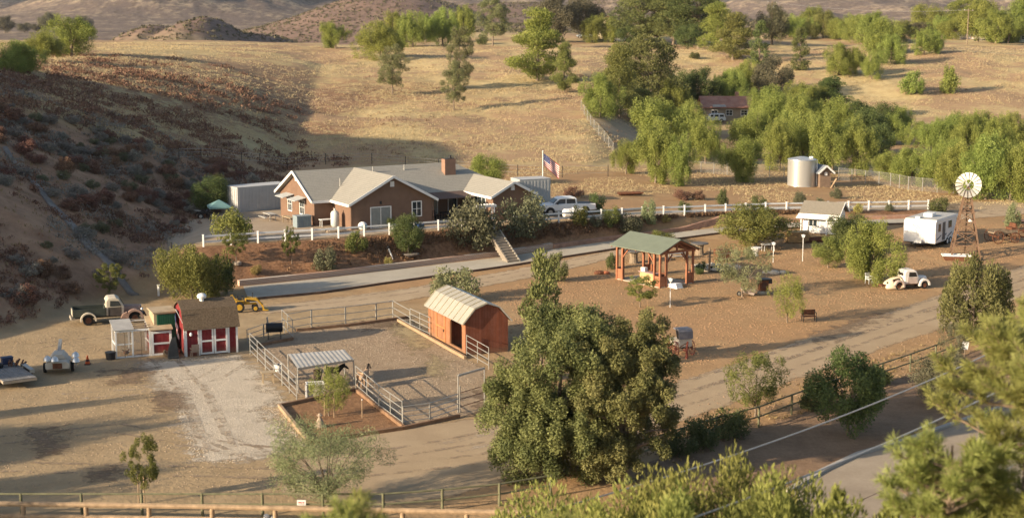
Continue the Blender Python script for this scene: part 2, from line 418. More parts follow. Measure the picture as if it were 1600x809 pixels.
def ribbon(name, left, right, m, lift, step=0.8, thick=0.0, parent=None, follow=True):
    """a strip between two world poly-lines, draped on the ground; thick gives it real side faces"""
    n = max(len(resample(left, step)), len(resample(right, step)))
    def par(pts):
        pts = [Vector((p[0], p[1], 0)) for p in pts]; L = [0]
        for a, b in zip(pts, pts[1:]): L.append(L[-1] + (b - a).length)
        q = np.linspace(0, L[-1], n)
        return np.stack([np.interp(q, L, [p.x for p in pts]), np.interp(q, L, [p.y for p in pts])], 1)
    A, B = par(left), par(right); c = 6
    V = []; 
    for k in range(c + 1):
        P = A + (B - A) * k / c
        V.append(np.stack([P[:, 0], P[:, 1], height(P[:, 0], P[:, 1]) + lift], 1))
    v = np.concatenate(V)
    i = np.arange(c)[:, None] * n + np.arange(n - 1)[None, :]
    q = np.stack([i, i + 1, i + 1 + n, i + n], -1).reshape(-1, 4)
    if thick:
        ring = [k * n for k in range(c + 1)] + [c * n + j for j in range(1, n)] + [k * n + n - 1 for k in range(c - 1, -1, -1)] + [j for j in range(n - 2, 0, -1)]
        m0 = len(v); low = v[ring].copy(); low[:, 2] -= thick + lift
        v = np.concatenate([v, low]); r = len(ring)
        q = np.concatenate([q, np.array([[ring[j], ring[(j + 1) % r], m0 + (j + 1) % r, m0 + j] for j in range(r)])])
    me = np_mesh(name, v, q)
    at = me.attributes.new('edge', 'FLOAT', 'POINT'); at.data.foreach_set('value', np.ones(len(v), np.float32))
    return link(name, me, m, parent)
build_ground()
GRAVEL = sheet_mat('pale_gravel', (0.42, 0.35, 0.265), (0.58, 0.50, 0.39), 0.9, 5.0, 0.8)
CORRAL = sheet_mat('corral_sand', (0.275, 0.195, 0.125), (0.395, 0.298, 0.2), 0.8, 4.5, 1.0)
ROADM = sheet_mat('packed_dirt', (0.34, 0.248, 0.155), (0.43, 0.325, 0.208), 0.35, 9.0, 0.35)
TRACK = sheet_mat('dust_track', (0.365, 0.27, 0.175), (0.45, 0.345, 0.228), 0.4, 8.0, 0.35)
BED = sheet_mat('planting_soil', (0.17, 0.088, 0.045), (0.31, 0.18, 0.095), 0.9, 3.5, 1.0)
CONC = sheet_mat('old_concrete', (0.34, 0.31, 0.27), (0.42, 0.385, 0.335), 0.5, 8.0, 0.15, edge=False)
CONC2 = sheet_mat('pale_concrete', (0.375, 0.335, 0.27), (0.46, 0.415, 0.335), 0.5, 8.0, 0.15, edge=False, c3=(0.33, 0.275, 0.21))
PAD = sheet_mat('pad_gravel', (0.33, 0.255, 0.18), (0.43, 0.345, 0.25), 0.5, 7.0, 0.4)
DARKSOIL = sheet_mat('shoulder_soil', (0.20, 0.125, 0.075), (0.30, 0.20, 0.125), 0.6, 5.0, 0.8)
ROADG = sheet_mat('worn_pavement', (0.30, 0.24, 0.175), (0.39, 0.32, 0.24), 0.4, 8.0, 0.2, edge=False, c3=(0.24, 0.19, 0.14))
sheet('dirt_road', [(560, 800), (430, 772), (470, 700), (560, 675), (720, 655), (840, 640), (1030, 603), (1130, 572), (1270, 522), (1400, 482), (1500, 448), (1600, 412), (1640, 410), (1640, 448), (1560, 480), (1480, 512), (1380, 546), (1240, 596), (1100, 648), (980, 690), (860, 735), (720, 775)], ROADM, 0.006, 0.6, 1.2)
sheet('dirt_road', [(395, 478), (480, 470), (640, 449), (760, 428), (870, 407), (985, 385), (1010, 389), (880, 425), (760, 448), (640, 470), (520, 482), (400, 492)], TRACK, 0.02, 0.6, 1.4)
sheet('dirt_road', [(1480, 316), (1640, 312), (1640, 334), (1500, 344), (1455, 341)], TRACK, 0.03, 0.8, 1.5)
sheet('gravel_patch', [(190, 562), (292, 558), (372, 550), (398, 556), (470, 632), (436, 637), (485, 694), (450, 716), (360, 728), (300, 726), (270, 690), (262, 650), (215, 600)], GRAVEL, 0.010, 0.5, 4.5)
sheet('corral_floor', [(392, 556), (415, 530), (470, 512), (640, 494), (700, 545), (762, 575), (770, 640), (718, 654), (630, 668), (556, 606), (462, 624)], CORRAL, 0.014, 0.5, 1.2)
sheet('planting_bed', [(437, 636), (556, 612), (630, 668), (560, 684), (478, 692)], BED, 0.018, 0.4, 0.5)
sheet('house_yard', [(262, 392), (315, 382), (420, 378), (560, 369), (700, 357), (775, 350), (850, 344), (925, 337), (930, 322), (880, 312), (840, 300), (430, 300), (370, 325), (300, 342), (255, 372)], PAD, 0.03, 0.7, 1.2)
sheet('upper_road', [(915, 180), (935, 195), (955, 215), (975, 232), (1005, 232), (1000, 208), (975, 188), (940, 172)], TRACK, 0.06, 1.0, 1.5)
sheet('upper_road', [(830, 330), (925, 336), (1000, 330), (1200, 322), (1450, 318), (1500, 318), (1500, 327), (1200, 331), (1000, 339), (900, 346)], PAD, 0.03, 0.8, 1.0)
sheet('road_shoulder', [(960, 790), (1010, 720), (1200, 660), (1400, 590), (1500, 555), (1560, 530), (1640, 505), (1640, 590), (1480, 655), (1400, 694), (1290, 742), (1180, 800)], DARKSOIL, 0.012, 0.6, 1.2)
# concrete driveway with a dark lower kerb and a patterned brick kerb above
up_px = [(380, 448), (500, 436), (600, 424), (700, 412), (800, 400), (870, 389), (940, 379), (1040, 366), (1130, 354), (1220, 349), (1330, 345), (1455, 341)]
lo_px = [(388, 468), (500, 458), (600, 443), (700, 429), (800, 415), (880, 402), (950, 391), (1040, 376), (1130, 364), (1220, 358), (1330, 353), (1460, 348)]
UPW = [G(*p) for p in up_px]; LOW = [G(*p) for p in lo_px]
tag(ribbon('driveway', UPW, LOW, CONC2, 0.05, 0.8), kind='structure')
WOODK = mat('kerb_timber', (0.10, 0.06, 0.04), 0.35, 3, 0.9)
BRICKT = NT('kerb_brick'); _c = BRICKT.n('ShaderNodeTexCoord').outputs['Object']
_b = BRICKT.n('ShaderNodeTexBrick'); _b.inputs['Scale'].default_value = 1.9; _b.inputs['Color1'].default_value = (0.33, 0.17, 0.11, 1); _b.inputs['Color2'].default_value = (0.42, 0.24, 0.16, 1)
_b.inputs['Mortar'].default_value = (0.5, 0.42, 0.34, 1); _b.inputs['Mortar Size'].default_value = 0.06; _sx = BRICKT.n('ShaderNodeSeparateXYZ'); BRICKT.l(_c, _sx.inputs[0]); _cx = BRICKT.n('ShaderNodeCombineXYZ'); BRICKT.l(BRICKT.math('ADD', _sx.outputs[0], _sx.outputs[1]), _cx.inputs[0]); BRICKT.l(_sx.outputs[2], _cx.inputs[1]); BRICKT.l(_cx.outputs[0], _b.inputs['Vector'])
BRICK = BRICKT.done(BRICKT.bsdf(_b.outputs['Color'], 0.9))
def kerb(name, pts, w, h, m, kind='structure', lift=0.0):
    pts = resample([Vector((p[0], p[1], 0)) for p in pts], 1.0); b = MB(); vs = []
    for i, p in enumerate(pts):
        d = (pts[min(i+1, len(pts)-1)] - pts[max(i-1, 0)]); d.z = 0; d.normalize(); s = Vector((-d.y, d.x, 0)) * w / 2
        z = hz(p.x, p.y) + lift
        vs += [(p.x - s.x, p.y - s.y, z - 0.3), (p.x - s.x, p.y - s.y, z + h), (p.x + s.x, p.y + s.y, z + h), (p.x + s.x, p.y + s.y, z - 0.3)]
    fs = []
    for i in range(len(pts) - 1):
        for k in range(4): fs.append((4*i+k, 4*i+(k+1) % 4, 4*i+4+(k+1) % 4, 4*i+4+k))
    fs += [(0,1,2,3), tuple(4*(len(pts)-1)+k for k in (3,2,1,0))]
    o = b.add(vs, fs).obj(name, m)
    return tag(o, kind=kind)
kerb('driveway_kerb', [p + Vector((0.12, -0.12, 0)) for p in LOW], 0.22, 0.16, WOODK)
kerb('driveway_kerb', [p + Vector((-0.5, 0.55, 0)) for p in UPW[:6]], .5, 0.48, BRICK)
kerb('driveway_kerb', [p + Vector((-0.35, 0.4, 0)) for p in UPW[5:]], 0.45, 0.38, mat('kerb_block', (0.36, 0.21, 0.145), 0.3, 2.0, 0.9))
STAIN = sheet_mat('damp_soil', (0.17, 0.115, 0.075), (0.28, 0.20, 0.13), 0.8, 5.0, 0.8); STRAW = sheet_mat('trampled_straw', (0.30, 0.235, 0.13), (0.42, 0.33, 0.19), 1.2, 6.0, 0.8)
for poly, mm, sf in (([(20, 670), (110, 660), (120, 712), (40, 720)], STAIN, 5), ([(225, 612), (300, 604), (310, 640), (235, 650)], STAIN, 4), ([(120, 730), (200, 722), (210, 752), (130, 756)], STAIN, 4), ([(590, 506), (650, 500), (690, 540), (640, 556)], STRAW, 4), ([(660, 545), (715, 565), (700, 600), (650, 585)], STRAW, 4),
                     ([(560, 500), (640, 494), (640, 512), (560, 520)], STAIN, 4), ([(730, 610), (770, 600), (770, 650), (735, 655)], STAIN, 3), ([(150, 575), (260, 570), (250, 600), (160, 606)], STAIN, 6), ([(900, 660), (1010, 640), (1000, 690), (900, 720)], STAIN, 5), ([(1250, 520), (1380, 480), (1400, 496), (1280, 545)], STAIN, 6)):
    sheet('soil_patch', poly, mm, 0.021, .5, sf)
# tyre tracks worn into the dirt
RUTD = sheet_mat('tyre_rut', (0.315, 0.235, 0.16), (0.39, 0.295, 0.205), 0.5, 6.0, 0.8); RUTL = sheet_mat('pale_rut', (0.45, 0.36, 0.26), (0.52, 0.42, 0.31), 0.5, 6.0, 0.5)
def tracks(pxs, m, gap=1.5, w=.38, lift=.024):
    P = [G(*q) for q in pxs]
    for s in (-gap / 2, gap / 2):
        L = []; R = []
        for i, p in enumerate(P):
            d = P[min(i + 1, len(P) - 1)] - P[max(i - 1, 0)]; d.z = 0; d.normalize(); n = Vector((-d.y, d.x, 0)); L.append(p + n * (s - w / 2)); R.append(p + n * (s + w / 2))
        o = ribbon('tyre_track', L, R, m, lift, .6); a = o.data.attributes['edge']; a.data.foreach_set('value', np.full(len(o.data.vertices), .17, np.float32)); tag(o, kind='structure')
tracks([(-20, 690), (180, 668), (360, 700), (560, 716), (720, 690), (880, 650), (1050, 612), (1250, 545), (1430, 482), (1610, 428)], RUTD, 1.6)
tracks([(-20, 728), (250, 735), (520, 742), (760, 716), (980, 655), (1180, 588), (1360, 524), (1520, 470), (1620, 436)], RUTD, 1.6)
tracks([(700, 700), (900, 655), (1100, 596), (1300, 528), (1500, 460), (1610, 420)], RUTL, 1.7, .5, .018)
tracks([(60, 540), (180, 525), (260, 565), (300, 610), (330, 680), (460, 735)], RUTD, 1.5)
tracks([(95, 620), (220, 612), (330, 590), (380, 560)], RUTL, 1.5, .4, .02)
tracks([(300, 600), (322, 640), (345, 700)], RUTL, 1.4, .4, .028)
tracks([(405, 482), (560, 466), (760, 438), (960, 396)], RUTD, 1.5, .3, .034)
tracks([(1490, 334), (1560, 328), (1640, 325)], RUTD, 1.6, .4, .05)
# paved road in the lower right corner
rl = [at_z(1235, 770, 0), at_z(1290, 738, 0), at_z(1345, 712, 0), at_z(1420, 690, 0), at_z(1520, 655, 0), at_z(1680, 600, 0)]
rr = [at_z(1330, 900, 0), at_z(1400, 870, 0), at_z(1470, 840, 0), at_z(1560, 800, 0), at_z(1680, 750, 0), at_z(1850, 690, 0)]
rr = [Vector((p[0], p[1], 0)) for p in rr]; rl = [Vector((p[0], p[1], 0)) for p in rl]
tag(ribbon('paved_road', rl, rr, ROADG, 0.03, 0.8), kind='structure')
kerb('road_kerb', [p + Vector((-0.1, 0.15, 0)) for p in rl], 0.3, 0.16, CONC)
for k in (0.42, 0.72):      # expansion joints sawn along the road
    kerb('road_joint', [rl[i].lerp(rr[i], k) for i in range(len(rl))], 0.05, 0.034, WOODK)
# drainage channel of concrete running down the hillside
dl = [G(a, b) for a, b in [(4, 232), (22, 258), (60, 300), (105, 350), (140, 392), (180, 435), (205, 462)]]
dr = [G(a, b) for a, b in [(11, 231), (28, 257), (68, 299), (113, 347), (149, 389), (190, 432), (217, 461)]]
tag(ribbon('drainage_channel', dl, dr, mat('channel_concrete', (0.20, 0.175, 0.155), 0.3, 0.8, 0.9), 0.16, 0.7, 0.3), kind='structure')
# garden steps from the driveway up to the arbour
s0 = G(800, 411); s1 = G(774, 367)
# ------------------------------------------------------------------ foliage
def unit(v): return v / (np.linalg.norm(v, axis=-1, keepdims=True) + 1e-9)
def quads(c, axis, nrm, ln, wd, tint):
    """one pointed leaf face per row: c centre, axis long direction, nrm normal"""
    a = unit(axis); s = unit(np.cross(nrm, a)); ln = np.reshape(ln, (-1, 1)); wd = np.reshape(wd, (-1, 1))
    v = np.stack([c - a * ln * .5, c + s * wd * .5 + a * ln * 0.05, c + a * ln * .5, c - s * wd * .5 + a * ln * 0.05], 1).reshape(-1, 3)
    q = np.arange(len(c) * 4).reshape(-1, 4)
    return v, q, np.repeat(tint, 4)
def rdir(r, n): return unit(r.normal(size=(n, 3)))
def crown_mesh(name, kind, seed, W, H, n_leaf, leaf):
    """leaves gathered in clumps; local metres, ground at z=0"""
    r = np.random.default_rng(seed); C = []; R = []; flat = 1.0
    if kind in ('round', 'oak', 'bushy', 'shrub', 'sparse', 'young'):
        n = {'round': 55, 'oak': 150, 'bushy': 90, 'pepper': 84, 'shrub': 40, 'sparse': 75, 'young': 60}[kind]
        zb = {'round': .22, 'oak': .10, 'bushy': .02, 'pepper': .13, 'shrub': .0, 'sparse': .2, 'young': .3}[kind]
        lob = [unit(r.normal(size=3)) for _ in range(7)]
        lob_r = r.uniform(.62 if kind == 'pepper' else .76, 1.08, 7)
        for _ in range(n):
            d = unit(r.normal(size=3)); d[2] = d[2] * 0.9 + 0.1
            k = max(range(7), key=lambda i: d @ lob[i])
            rad = lob_r[k] * r.uniform(.35, 1.0) ** 0.6
            q = np.array([d[0] * W / 2, d[1] * W / 2, d[2] * H * (1 - zb) / 2]) * rad
            q[2] += H * (zb + (1 - zb) / 2)
            if kind == 'shrub': q[2] = abs(q[2] - .3 * H) + .12 * H
            C.append(q); R.append(W * (r.uniform(.07, .14) if kind == 'pepper' else r.uniform(.10, .17)) * (1.1 if kind == 'shrub' else .55 if kind in ('sparse', 'young') else 1))
    elif kind == 'pepper':
        nl = 15; lob = []
        for i in range(nl):
            d = unit(r.normal(size=3)); d[2] = abs(d[2]) if i % 3 else -abs(d[2]) * .8; rr_ = r.uniform(.5, .85)
            lob.append((np.array([d[0] * W / 2, d[1] * W / 2, d[2] * H * .42]) * rr_ + np.array([0, 0, H * .52]), W * r.uniform(.13, .24)))
        for i in range(190):
            c_, rl_ = lob[r.integers(0, nl)]; d = unit(r.normal(size=3)); d[2] = d[2] * .9 + .1
            C.append(c_ + d * rl_ * np.array([1, 1, 1.1]) * r.uniform(.7, 1.05)); R.append(W * r.uniform(.045, .085))
    elif kind == 'lobed':
        nl = 27; lob = []
        for i in range(nl):
            d = unit(r.normal(size=3)); d = np.sign(d) * np.abs(d) ** .62; d = d / max(np.linalg.norm(d) ** .55, .5); rr_ = r.uniform(.5, .8)
            lob.append((np.array([d[0] * W / 2, d[1] * W / 2, d[2] * H * .46]) * rr_ + np.array([0, 0, H * .52]), W * r.uniform(.15, .25)))
        for i in range(420):
            c_, rl_ = lob[r.integers(0, nl)]; d = unit(r.normal(size=3)); d[2] = d[2] * .8 + .15
            C.append(c_ + d * rl_ * np.array([1, 1, .95]) * r.uniform(.8, 1.05)); R.append(W * r.uniform(.04, .075))
    elif kind == 'pine':
        n = 95
        for i in range(n):
            t = r.uniform(.16, 1.0) ** 0.85
            env = W / 2 * (1.05 - t) ** 0.55 * (0.75 + .35 * math.sin(t * 23 + seed)) * min(1, (t - .05) * 4)
            th = r.uniform(0, 2 * PI); rr = env * r.uniform(.35, 1) ** .5
            C.append(np.array([rr * math.cos(th), rr * math.sin(th), t * H * .96])); R.append(W * r.uniform(.10, .17))
        flat = .62
    elif kind == 'umbrella':
        n = 85
        for i in range(n):
            t = r.uniform(0, 1); k = r.integers(0, 6); th = k * 2 * PI / 6 + seed + r.normal() * .35
            env = W / 2 * math.sqrt(max(1 - (t * 1.6 - .6) ** 2, .05)); rr = env * r.uniform(.2, 1) ** .6
            C.append(np.array([rr * math.cos(th), rr * math.sin(th), H * (.30 + .64 * t)])); R.append(W * r.uniform(.10, .16))
        flat = .55
    elif kind == 'column':
        n = 60
        for i in range(n):
            t = r.uniform(.03, 1.0)
            env = W / 2 * min(1, (1.02 - t) * 2.2) ** .8 * r.uniform(.6, 1.0) * (.6 + .4 * min(1, t * 5))
            th = r.uniform(0, 2 * PI); rr = env * r.uniform(.3, 1) ** .5
            C.append(np.array([rr * math.cos(th), rr * math.sin(th), t * H * .97])); R.append(W * r.uniform(.10, .2))
    elif kind == 'tall':      # open eucalypt: clumps along rising limbs
        n = 80
        for i in range(n):
            t = r.uniform(.22, 1.0); env = W / 2 * (0.45 + .75 * math.sin(PI * min(t, .97)) ** .7) * r.uniform(.2, 1)
            th = r.uniform(0, 2 * PI)
            C.append(np.array([env * math.cos(th), env * math.sin(th), t * H * .97])); R.append(W * r.uniform(.09, .17))
    C = np.array(C); R = np.array(R); n = len(C)
    ctint = r.uniform(.15, .85, n)
    w = R ** 2; k = r.choice(n, n_leaf, p=w / w.sum())
    if kind == 'bushy': R = R * .8
    d = rdir(r, n_leaf); rad = R[k] * r.uniform(.25, 1.1, n_leaf) ** .5
    p = C[k] + d * rad[:, None] * np.array([.7, .7, 1.7] if kind == 'bushy' else [1, 1, flat])
    ax = rdir(r, n_leaf); nr = unit(d + rdir(r, n_leaf) * .8 + np.array([0, 0, .35]))
    L = leaf[0] * r.uniform(.6, 1.35, n_leaf); Wd = leaf[1] * r.uniform(.7, 1.3, n_leaf)
    if kind == 'pepper':
        # hanging strands: leaves drop below their clump, long axis near vertical
        dr = r.uniform(0, 1, n_leaf) ** 1.4
        p[:, 2] -= dr * R[k] * 2.6; p[:, :2] += (p[:, :2] - C[k][:, :2]) * .15
        ax = unit(np.array([0, 0, -1.0]) + rdir(r, n_leaf) * 1.0)
    elif kind == 'lobed':
        ax = unit(d * .5 + np.array([0, 0, -.25]) + rdir(r, n_leaf)); p[:, 2] -= r.uniform(0, 1, n_leaf) ** 2 * R[k] * .7
    elif kind in ('bushy', 'column', 'pine'):
        ax = unit(d * .6 + np.array([0, 0, .9]) + rdir(r, n_leaf) * .5)
    elif kind == 'umbrella':
        ax = unit(d + rdir(r, n_leaf) * .6)
    elif kind in ('sparse', 'young', 'tall'):
        ax = unit(np.array([0, 0, -.5]) + rdir(r, n_leaf))
    p[:, 2] = np.maximum(p[:, 2], .04 * H if kind != 'shrub' else .03)
    zlo = {'pepper': .03, 'pine': .08, 'umbrella': .2, 'round': .14, 'oak': .07, 'lobed': .05, 'tall': .2, 'column': .03, 'bushy': .02, 'sparse': .16, 'young': .27, 'shrub': .01}[kind] * H
    for a in (0, 1):
        lo, hi = np.percentile(p[:, a], [1.2, 98.8]); f = W / (hi - lo); p[:, a] = (p[:, a] - (lo + hi) / 2) * f; C[:, a] = (C[:, a] - (lo + hi) / 2) * f
    lo, hi = np.percentile(p[:, 2], [1.0, 99.2]); f = (H - zlo) / (hi - lo); p[:, 2] = zlo + (p[:, 2] - lo) * f; C[:, 2] = zlo + (C[:, 2] - lo) * f
    ti = np.clip(ctint[k] + r.normal(0, .16, n_leaf), 0, 1)
    v, q, tt = quads(p, ax, nr, L, Wd, ti)
    return np_mesh(name, v, q, tt), C, R
def trunk_mesh(name, C, R, W, H, r0, seed, n_limb=9, zsplit=.3, lean=0.0, straight=False):
    r = random.Random(seed); b = MB()
    top = H * (.88 if straight else zsplit + .18)
    pts = [(0, 0, -.25), (0, 0, 0)]
    m = 5
    for i in range(1, m + 1):
        t = i / m; pts.append((lean * t + r.uniform(-1, 1) * W * .015, r.uniform(-1, 1) * W * .015, top * t))
    rad = [r0 * 1.25, r0 * 1.1] + [r0 * (1 - .78 * i / m) for i in range(1, m + 1)]
    b.tube(pts, rad, 7)
    idx = r.sample(range(len(C)), min(n_limb, len(C)))
    for j in idx:
        e = Vector(C[j]); zs = e.z * .62 if straight else H * zsplit * r.uniform(.55, 1.4)
        t = min(zs / top, .96); s = Vector((lean * t, 0, zs))
        mid = s.lerp(e, .5) + Vector((0, 0, (e - s).length * (.10 if not straight else -.05)))
        rr = r0 * (1 - .78 * t) * .6
        b.tube([s, mid, e], [rr, rr * .7, rr * .25], 5)
    return b
BARK = mat('bark_grey', (0.20, 0.155, 0.115), 0.35, 6, 0.95, 0.1, bump=.6)
BARK2 = mat('bark_pale', (0.42, 0.36, 0.28), 0.25, 5, 0.95, 0.1)
LM = {
 'pepper': leaf_mat('pepper_leaf', (0.165, 0.198, 0.036), (0.345, 0.37, 0.08), .38),
 'pine': leaf_mat('pine_needle', (0.115, 0.125, 0.03), (0.27, 0.265, 0.07), .28),
 'umbrella': leaf_mat('pine_needle_dark', (0.085, 0.10, 0.028), (0.21, 0.205, 0.062), .22),
 'column': leaf_mat('cypress_leaf', (0.075, 0.095, 0.028), (0.165, 0.185, 0.055), .2),
 'tall': leaf_mat('eucalypt_leaf', (0.14, 0.145, 0.06), (0.28, 0.275, 0.12), .34),
 'round': leaf_mat('broad_leaf', (0.06, 0.085, 0.022), (0.14, 0.165, 0.045), .26),
 'oak': leaf_mat('oak_leaf', (0.09, 0.10, 0.028), (0.235, 0.228, 0.075), .24, .03),
 'bushy': leaf_mat('acacia_leaf', (0.14, 0.155, 0.03), (0.29, 0.285, 0.068), .34),
 'shrub': leaf_mat('shrub_leaf', (0.06, 0.075, 0.022), (0.15, 0.16, 0.05), .24),
 'sparse': leaf_mat('fine_leaf', (0.18, 0.20, 0.09), (0.33, 0.34, 0.165), .4),
 'young': leaf_mat('young_leaf', (0.10, 0.115, 0.022), (0.215, 0.215, 0.05), .34),
 'grey': leaf_mat('sage_leaf', (0.16, 0.14, 0.12), (0.29, 0.26, 0.215), .15),
 'maroon': leaf_mat('dry_leaf', (0.115, 0.052, 0.038), (0.25, 0.125, 0.08), .1),
 'olive': leaf_mat('olive_leaf', (0.085, 0.088, 0.045), (0.20, 0.195, 0.105), .24),
 'golden': leaf_mat('golden_leaf', (0.22, 0.18, 0.045), (0.40, 0.33, 0.10), .2),
 'greyoak': leaf_mat('grey_crown_leaf', (0.085, 0.08, 0.045), (0.175, 0.155, 0.09), .2),
}
# kind: crown shape, nominal width, height, leaves, leaf size, trunk radius, straight, zsplit, number of variants
TK = {
 'pepper': ('pepper', 8, 8.5, 30000, (.27, .105), .26, False, .28, 4),
 'pine': ('pine', 7, 12, 20000, (.32, .12), .24, True, .3, 3),
 'umbrella': ('umbrella', 9, 12, 22000, (.33, .125), .3, True, .4, 2),
 'column': ('column', 3.2, 8, 5200, (.30, .12), .14, True, .2, 3),
 'tall': ('tall', 5, 12, 15000, (.27, .09), .16, False, .35, 3),
 'round': ('round', 5, 5.5, 18000, (.18, .09), .14, False, .3, 3),
 'young': ('young', 2.4, 4, 6500, (.125, .06), .05, False, .38, 3),
 'sparse': ('sparse', 4.5, 4, 6500, (.20, .05), .10, False, .25, 3),
 'shrub': ('shrub', 2.2, 1.6, 3400, (.14, .075), .05, False, .1, 3),
}
_lib = {}
def tree_mesh(kind, var):
    k = (kind, var)
    if k not in _lib:
        sh, W, H, n, leaf, r0, st, zs, nv = TK[kind]
        me, C, R = crown_mesh('crown', sh, 101 * len(kind) + 7 * var + 3, W, H, n, leaf)
        tb = trunk_mesh('trunk', C, R, W, H, r0, var + 5, 11 if kind != 'shrub' else 7, zs, 0, st)
        tm = bpy.data.meshes.new('trunk'); tm.from_pydata(tb.v, [], tb.f); tm.update()
        tm.polygons.foreach_set('use_smooth', [True] * len(tm.polygons))
        _lib[k] = (me, tm, W, H)
    return _lib[k]
_cnt = [0]
_matcopies = {}
def tree(name, kind, p, w, h, label, cat='tree', var=None, leafm=None, group=None, barkm=None):
    _cnt[0] += 1; i = _cnt[0]
    nv = TK[kind][8]; var = (i * 7 + len(label)) % nv if var is None else var
    me, tm, W, H = tree_mesh(kind, var)
    lm = LM[leafm or kind]
    key = (kind, var, leafm or kind)
    if key not in _matcopies:
        m2 = me if not me.materials else me.copy()
        m2.materials.clear(); m2.materials.append(lm); _matcopies[key] = m2
    rz = (i * 2.39996) % (2 * PI)
    o = thing(name, label, cat, p, rz, group)
    o.scale = (w / W, w / W, h / H)
    if not tm.materials: tm.materials.append(barkm or BARK)
    link('trunk', tm, None, o); link('crown', _matcopies[key], None, o)
    return o
def T(name, kind, px, py, w, top, label, **kw):
    """tree whose foot is seen at (px,py), w photo pixels wide, reaching up to photo row top"""
    p = G(px, py)
    return tree(name, kind, p, w * mpp(p), max(top_z(p, top) - p.z, .4), label, **kw)
def S(px, py, w, top, label, leafm=None, name='shrub', **kw):
    return T(name, 'shrub', px, py, w, top, label, cat='shrub', leafm=leafm, **kw)

# ---- trees of the far crest, left to right
T('pepper_tree', 'pepper', 28, 114, 72, 66, 'low pale green pepper tree leftmost of the three on the left crest')
T('pepper_tree', 'pepper', 70, 96, 58, 52, 'middle pepper tree of the three on the left crest, half hidden')
T('pepper_tree', 'pepper', 113, 88, 76, 28, 'largest rounded pepper tree of the three on the left crest')
for px, py, w, top, lab in [(8, 52, 30, 26, 'hazy grey tree at the far left below the bluish mountain'), (38, 51, 22, 36, 'small hazy tree second from the left in the far valley'),
                            (58, 50, 20, 38, 'small hazy tree beyond the left pepper trees'), (76, 50, 30, 20, 'tall hazy tree rising left of the largest left pepper tree'), (128, 50, 34, 26, 'hazy tree rising right of the largest left pepper tree')]:
    T('hazy_tree', 'round', px, py, w, top, lab, leafm='greyoak')
T('pepper_tree', 'pepper', 524, 76, 40, 36, 'bright green pepper tree alone on the crest left of the row')
T('pepper_tree', 'pepper', 593, 92, 66, 36, 'big dome pepper tree in front of the crest row')
T('pepper_tree', 'pepper', 614, 72, 40, 20, 'yellow green pepper tree behind the big dome pepper tree')
T('pepper_tree', 'pepper', 645, 74, 46, 20, 'bright pepper tree with pale trunk right of the big dome')
T('pepper_tree', 'pepper', 666, 66, 34, 24, 'shaded dark pepper tree between two bright ones on the crest')
T('pepper_tree', 'pepper', 692, 73, 46, 15, 'broad pepper tree behind the tall forked tree on the field')
T('pepper_tree', 'pepper', 724, 66, 36, 12, 'dark green pepper tree right of the broad crest pepper')
T('tall_tree', 'tall', 770, 72, 50, -8, 'tall grey green tree on the crest reaching the top of view', leafm='tall')
T('shrub', 'shrub', 753, 70, 18, 56, 'dark low bush at the foot of the tall crest tree', cat='shrub')
T('eucalyptus_tree', 'tall', 613, 148, 44, 72, 'thin grey green eucalyptus alone on the golden field')
T('eucalyptus_tree', 'tall', 719, 142, 40, 44, 'tall eucalyptus on the field, the taller of a close pair')
T('eucalyptus_tree', 'tall', 709, 172, 36, 96, 'sparse leaning eucalyptus just below the tall field eucalyptus')
T('pine_tree', 'pine', 840, 126, 84, 16, 'broad shaggy pine on the upper field with drooping boughs', leafm='pepper')
T('pine_tree', 'pine', 882, 145, 36, 68, 'small slim pine beside the broad shaggy field pine')
T('grey_tree', 'round', 868, 66, 66, -8, 'dull grey brown tree with thin trunks at the top of the crest', leafm='greyoak')
T('grey_tree', 'round', 912, 64, 56, -4, 'dark crowned grey tree beside the dull grey brown one', leafm='greyoak')
T('pepper_tree', 'pepper', 930, 67, 44, 25, 'green pepper tree in front of the dark crowned grey tree')
T('pepper_tree', 'pepper', 955, 66, 34, 28, 'dark pepper tree left of the cream gabled house')
T('pine_tree', 'umbrella', 1004, 70, 88, -18, 'big yellow green pine behind the parked pale vehicle')
T('pine_tree', 'umbrella', 1052, 74, 66, -12, 'pine with bare pale lower trunk on the crest')
T('pine_tree', 'umbrella', 1092, 76, 92, -16, 'largest dark pine with black shaded side on the crest', leafm='round')
T('pine_tree', 'pine', 1145, 94, 60, 22, 'drooping pale green pine right of the largest dark pine')
T('pine_tree', 'column', 1186, 102, 30, 34, 'narrow pine beside the utility pole on the crest')
T('grey_tree', 'round', 1207, 70, 46, 8, 'grey crowned tree behind the left utility pole', leafm='greyoak')
T('cypress_tree', 'column', 1250, 110, 26, 45, 'narrow pointed cypress on the bank below the crest trees')
for i, (px, py, w, top, lab) in enumerate([(1232, 58, 40, 28, 'dark low tree right of the left utility pole'), (1268, 56, 46, 12, 'brownish tree with high crown in the right crest row'),
        (1300, 60, 44, 28, 'green tree left of the tall twin pepper trees'), (1334, 62, 44, 24, 'yellow green tree in the right crest row before a hill'),
        (1362, 70, 44, 20, 'pale green tree in the right crest row by twin floodlights'), (1452, 52, 52, 8, 'spreading pine before the hills in the far right row'),
        (1492, 62, 44, 30, 'low tree left of the right utility pole'), (1528, 66, 56, 2, 'tall tree behind the right utility pole'),
        (1556, 68, 54, 16, 'bushy tree right of the right utility pole'), (1590, 66, 56, 8, 'tall rightmost tree of the crest row')]):
    T('crest_tree', 'round' if i % 3 else 'pepper', px, py, w, top, lab, leafm='pepper')
T('pepper_tree', 'pepper', 1376, 84, 66, 30, 'tall twin crowned pepper tree on the bank below the crest')
T('pepper_tree', 'pepper', 1392, 100, 44, 56, 'drooping pepper tree right of the twin crowned one')
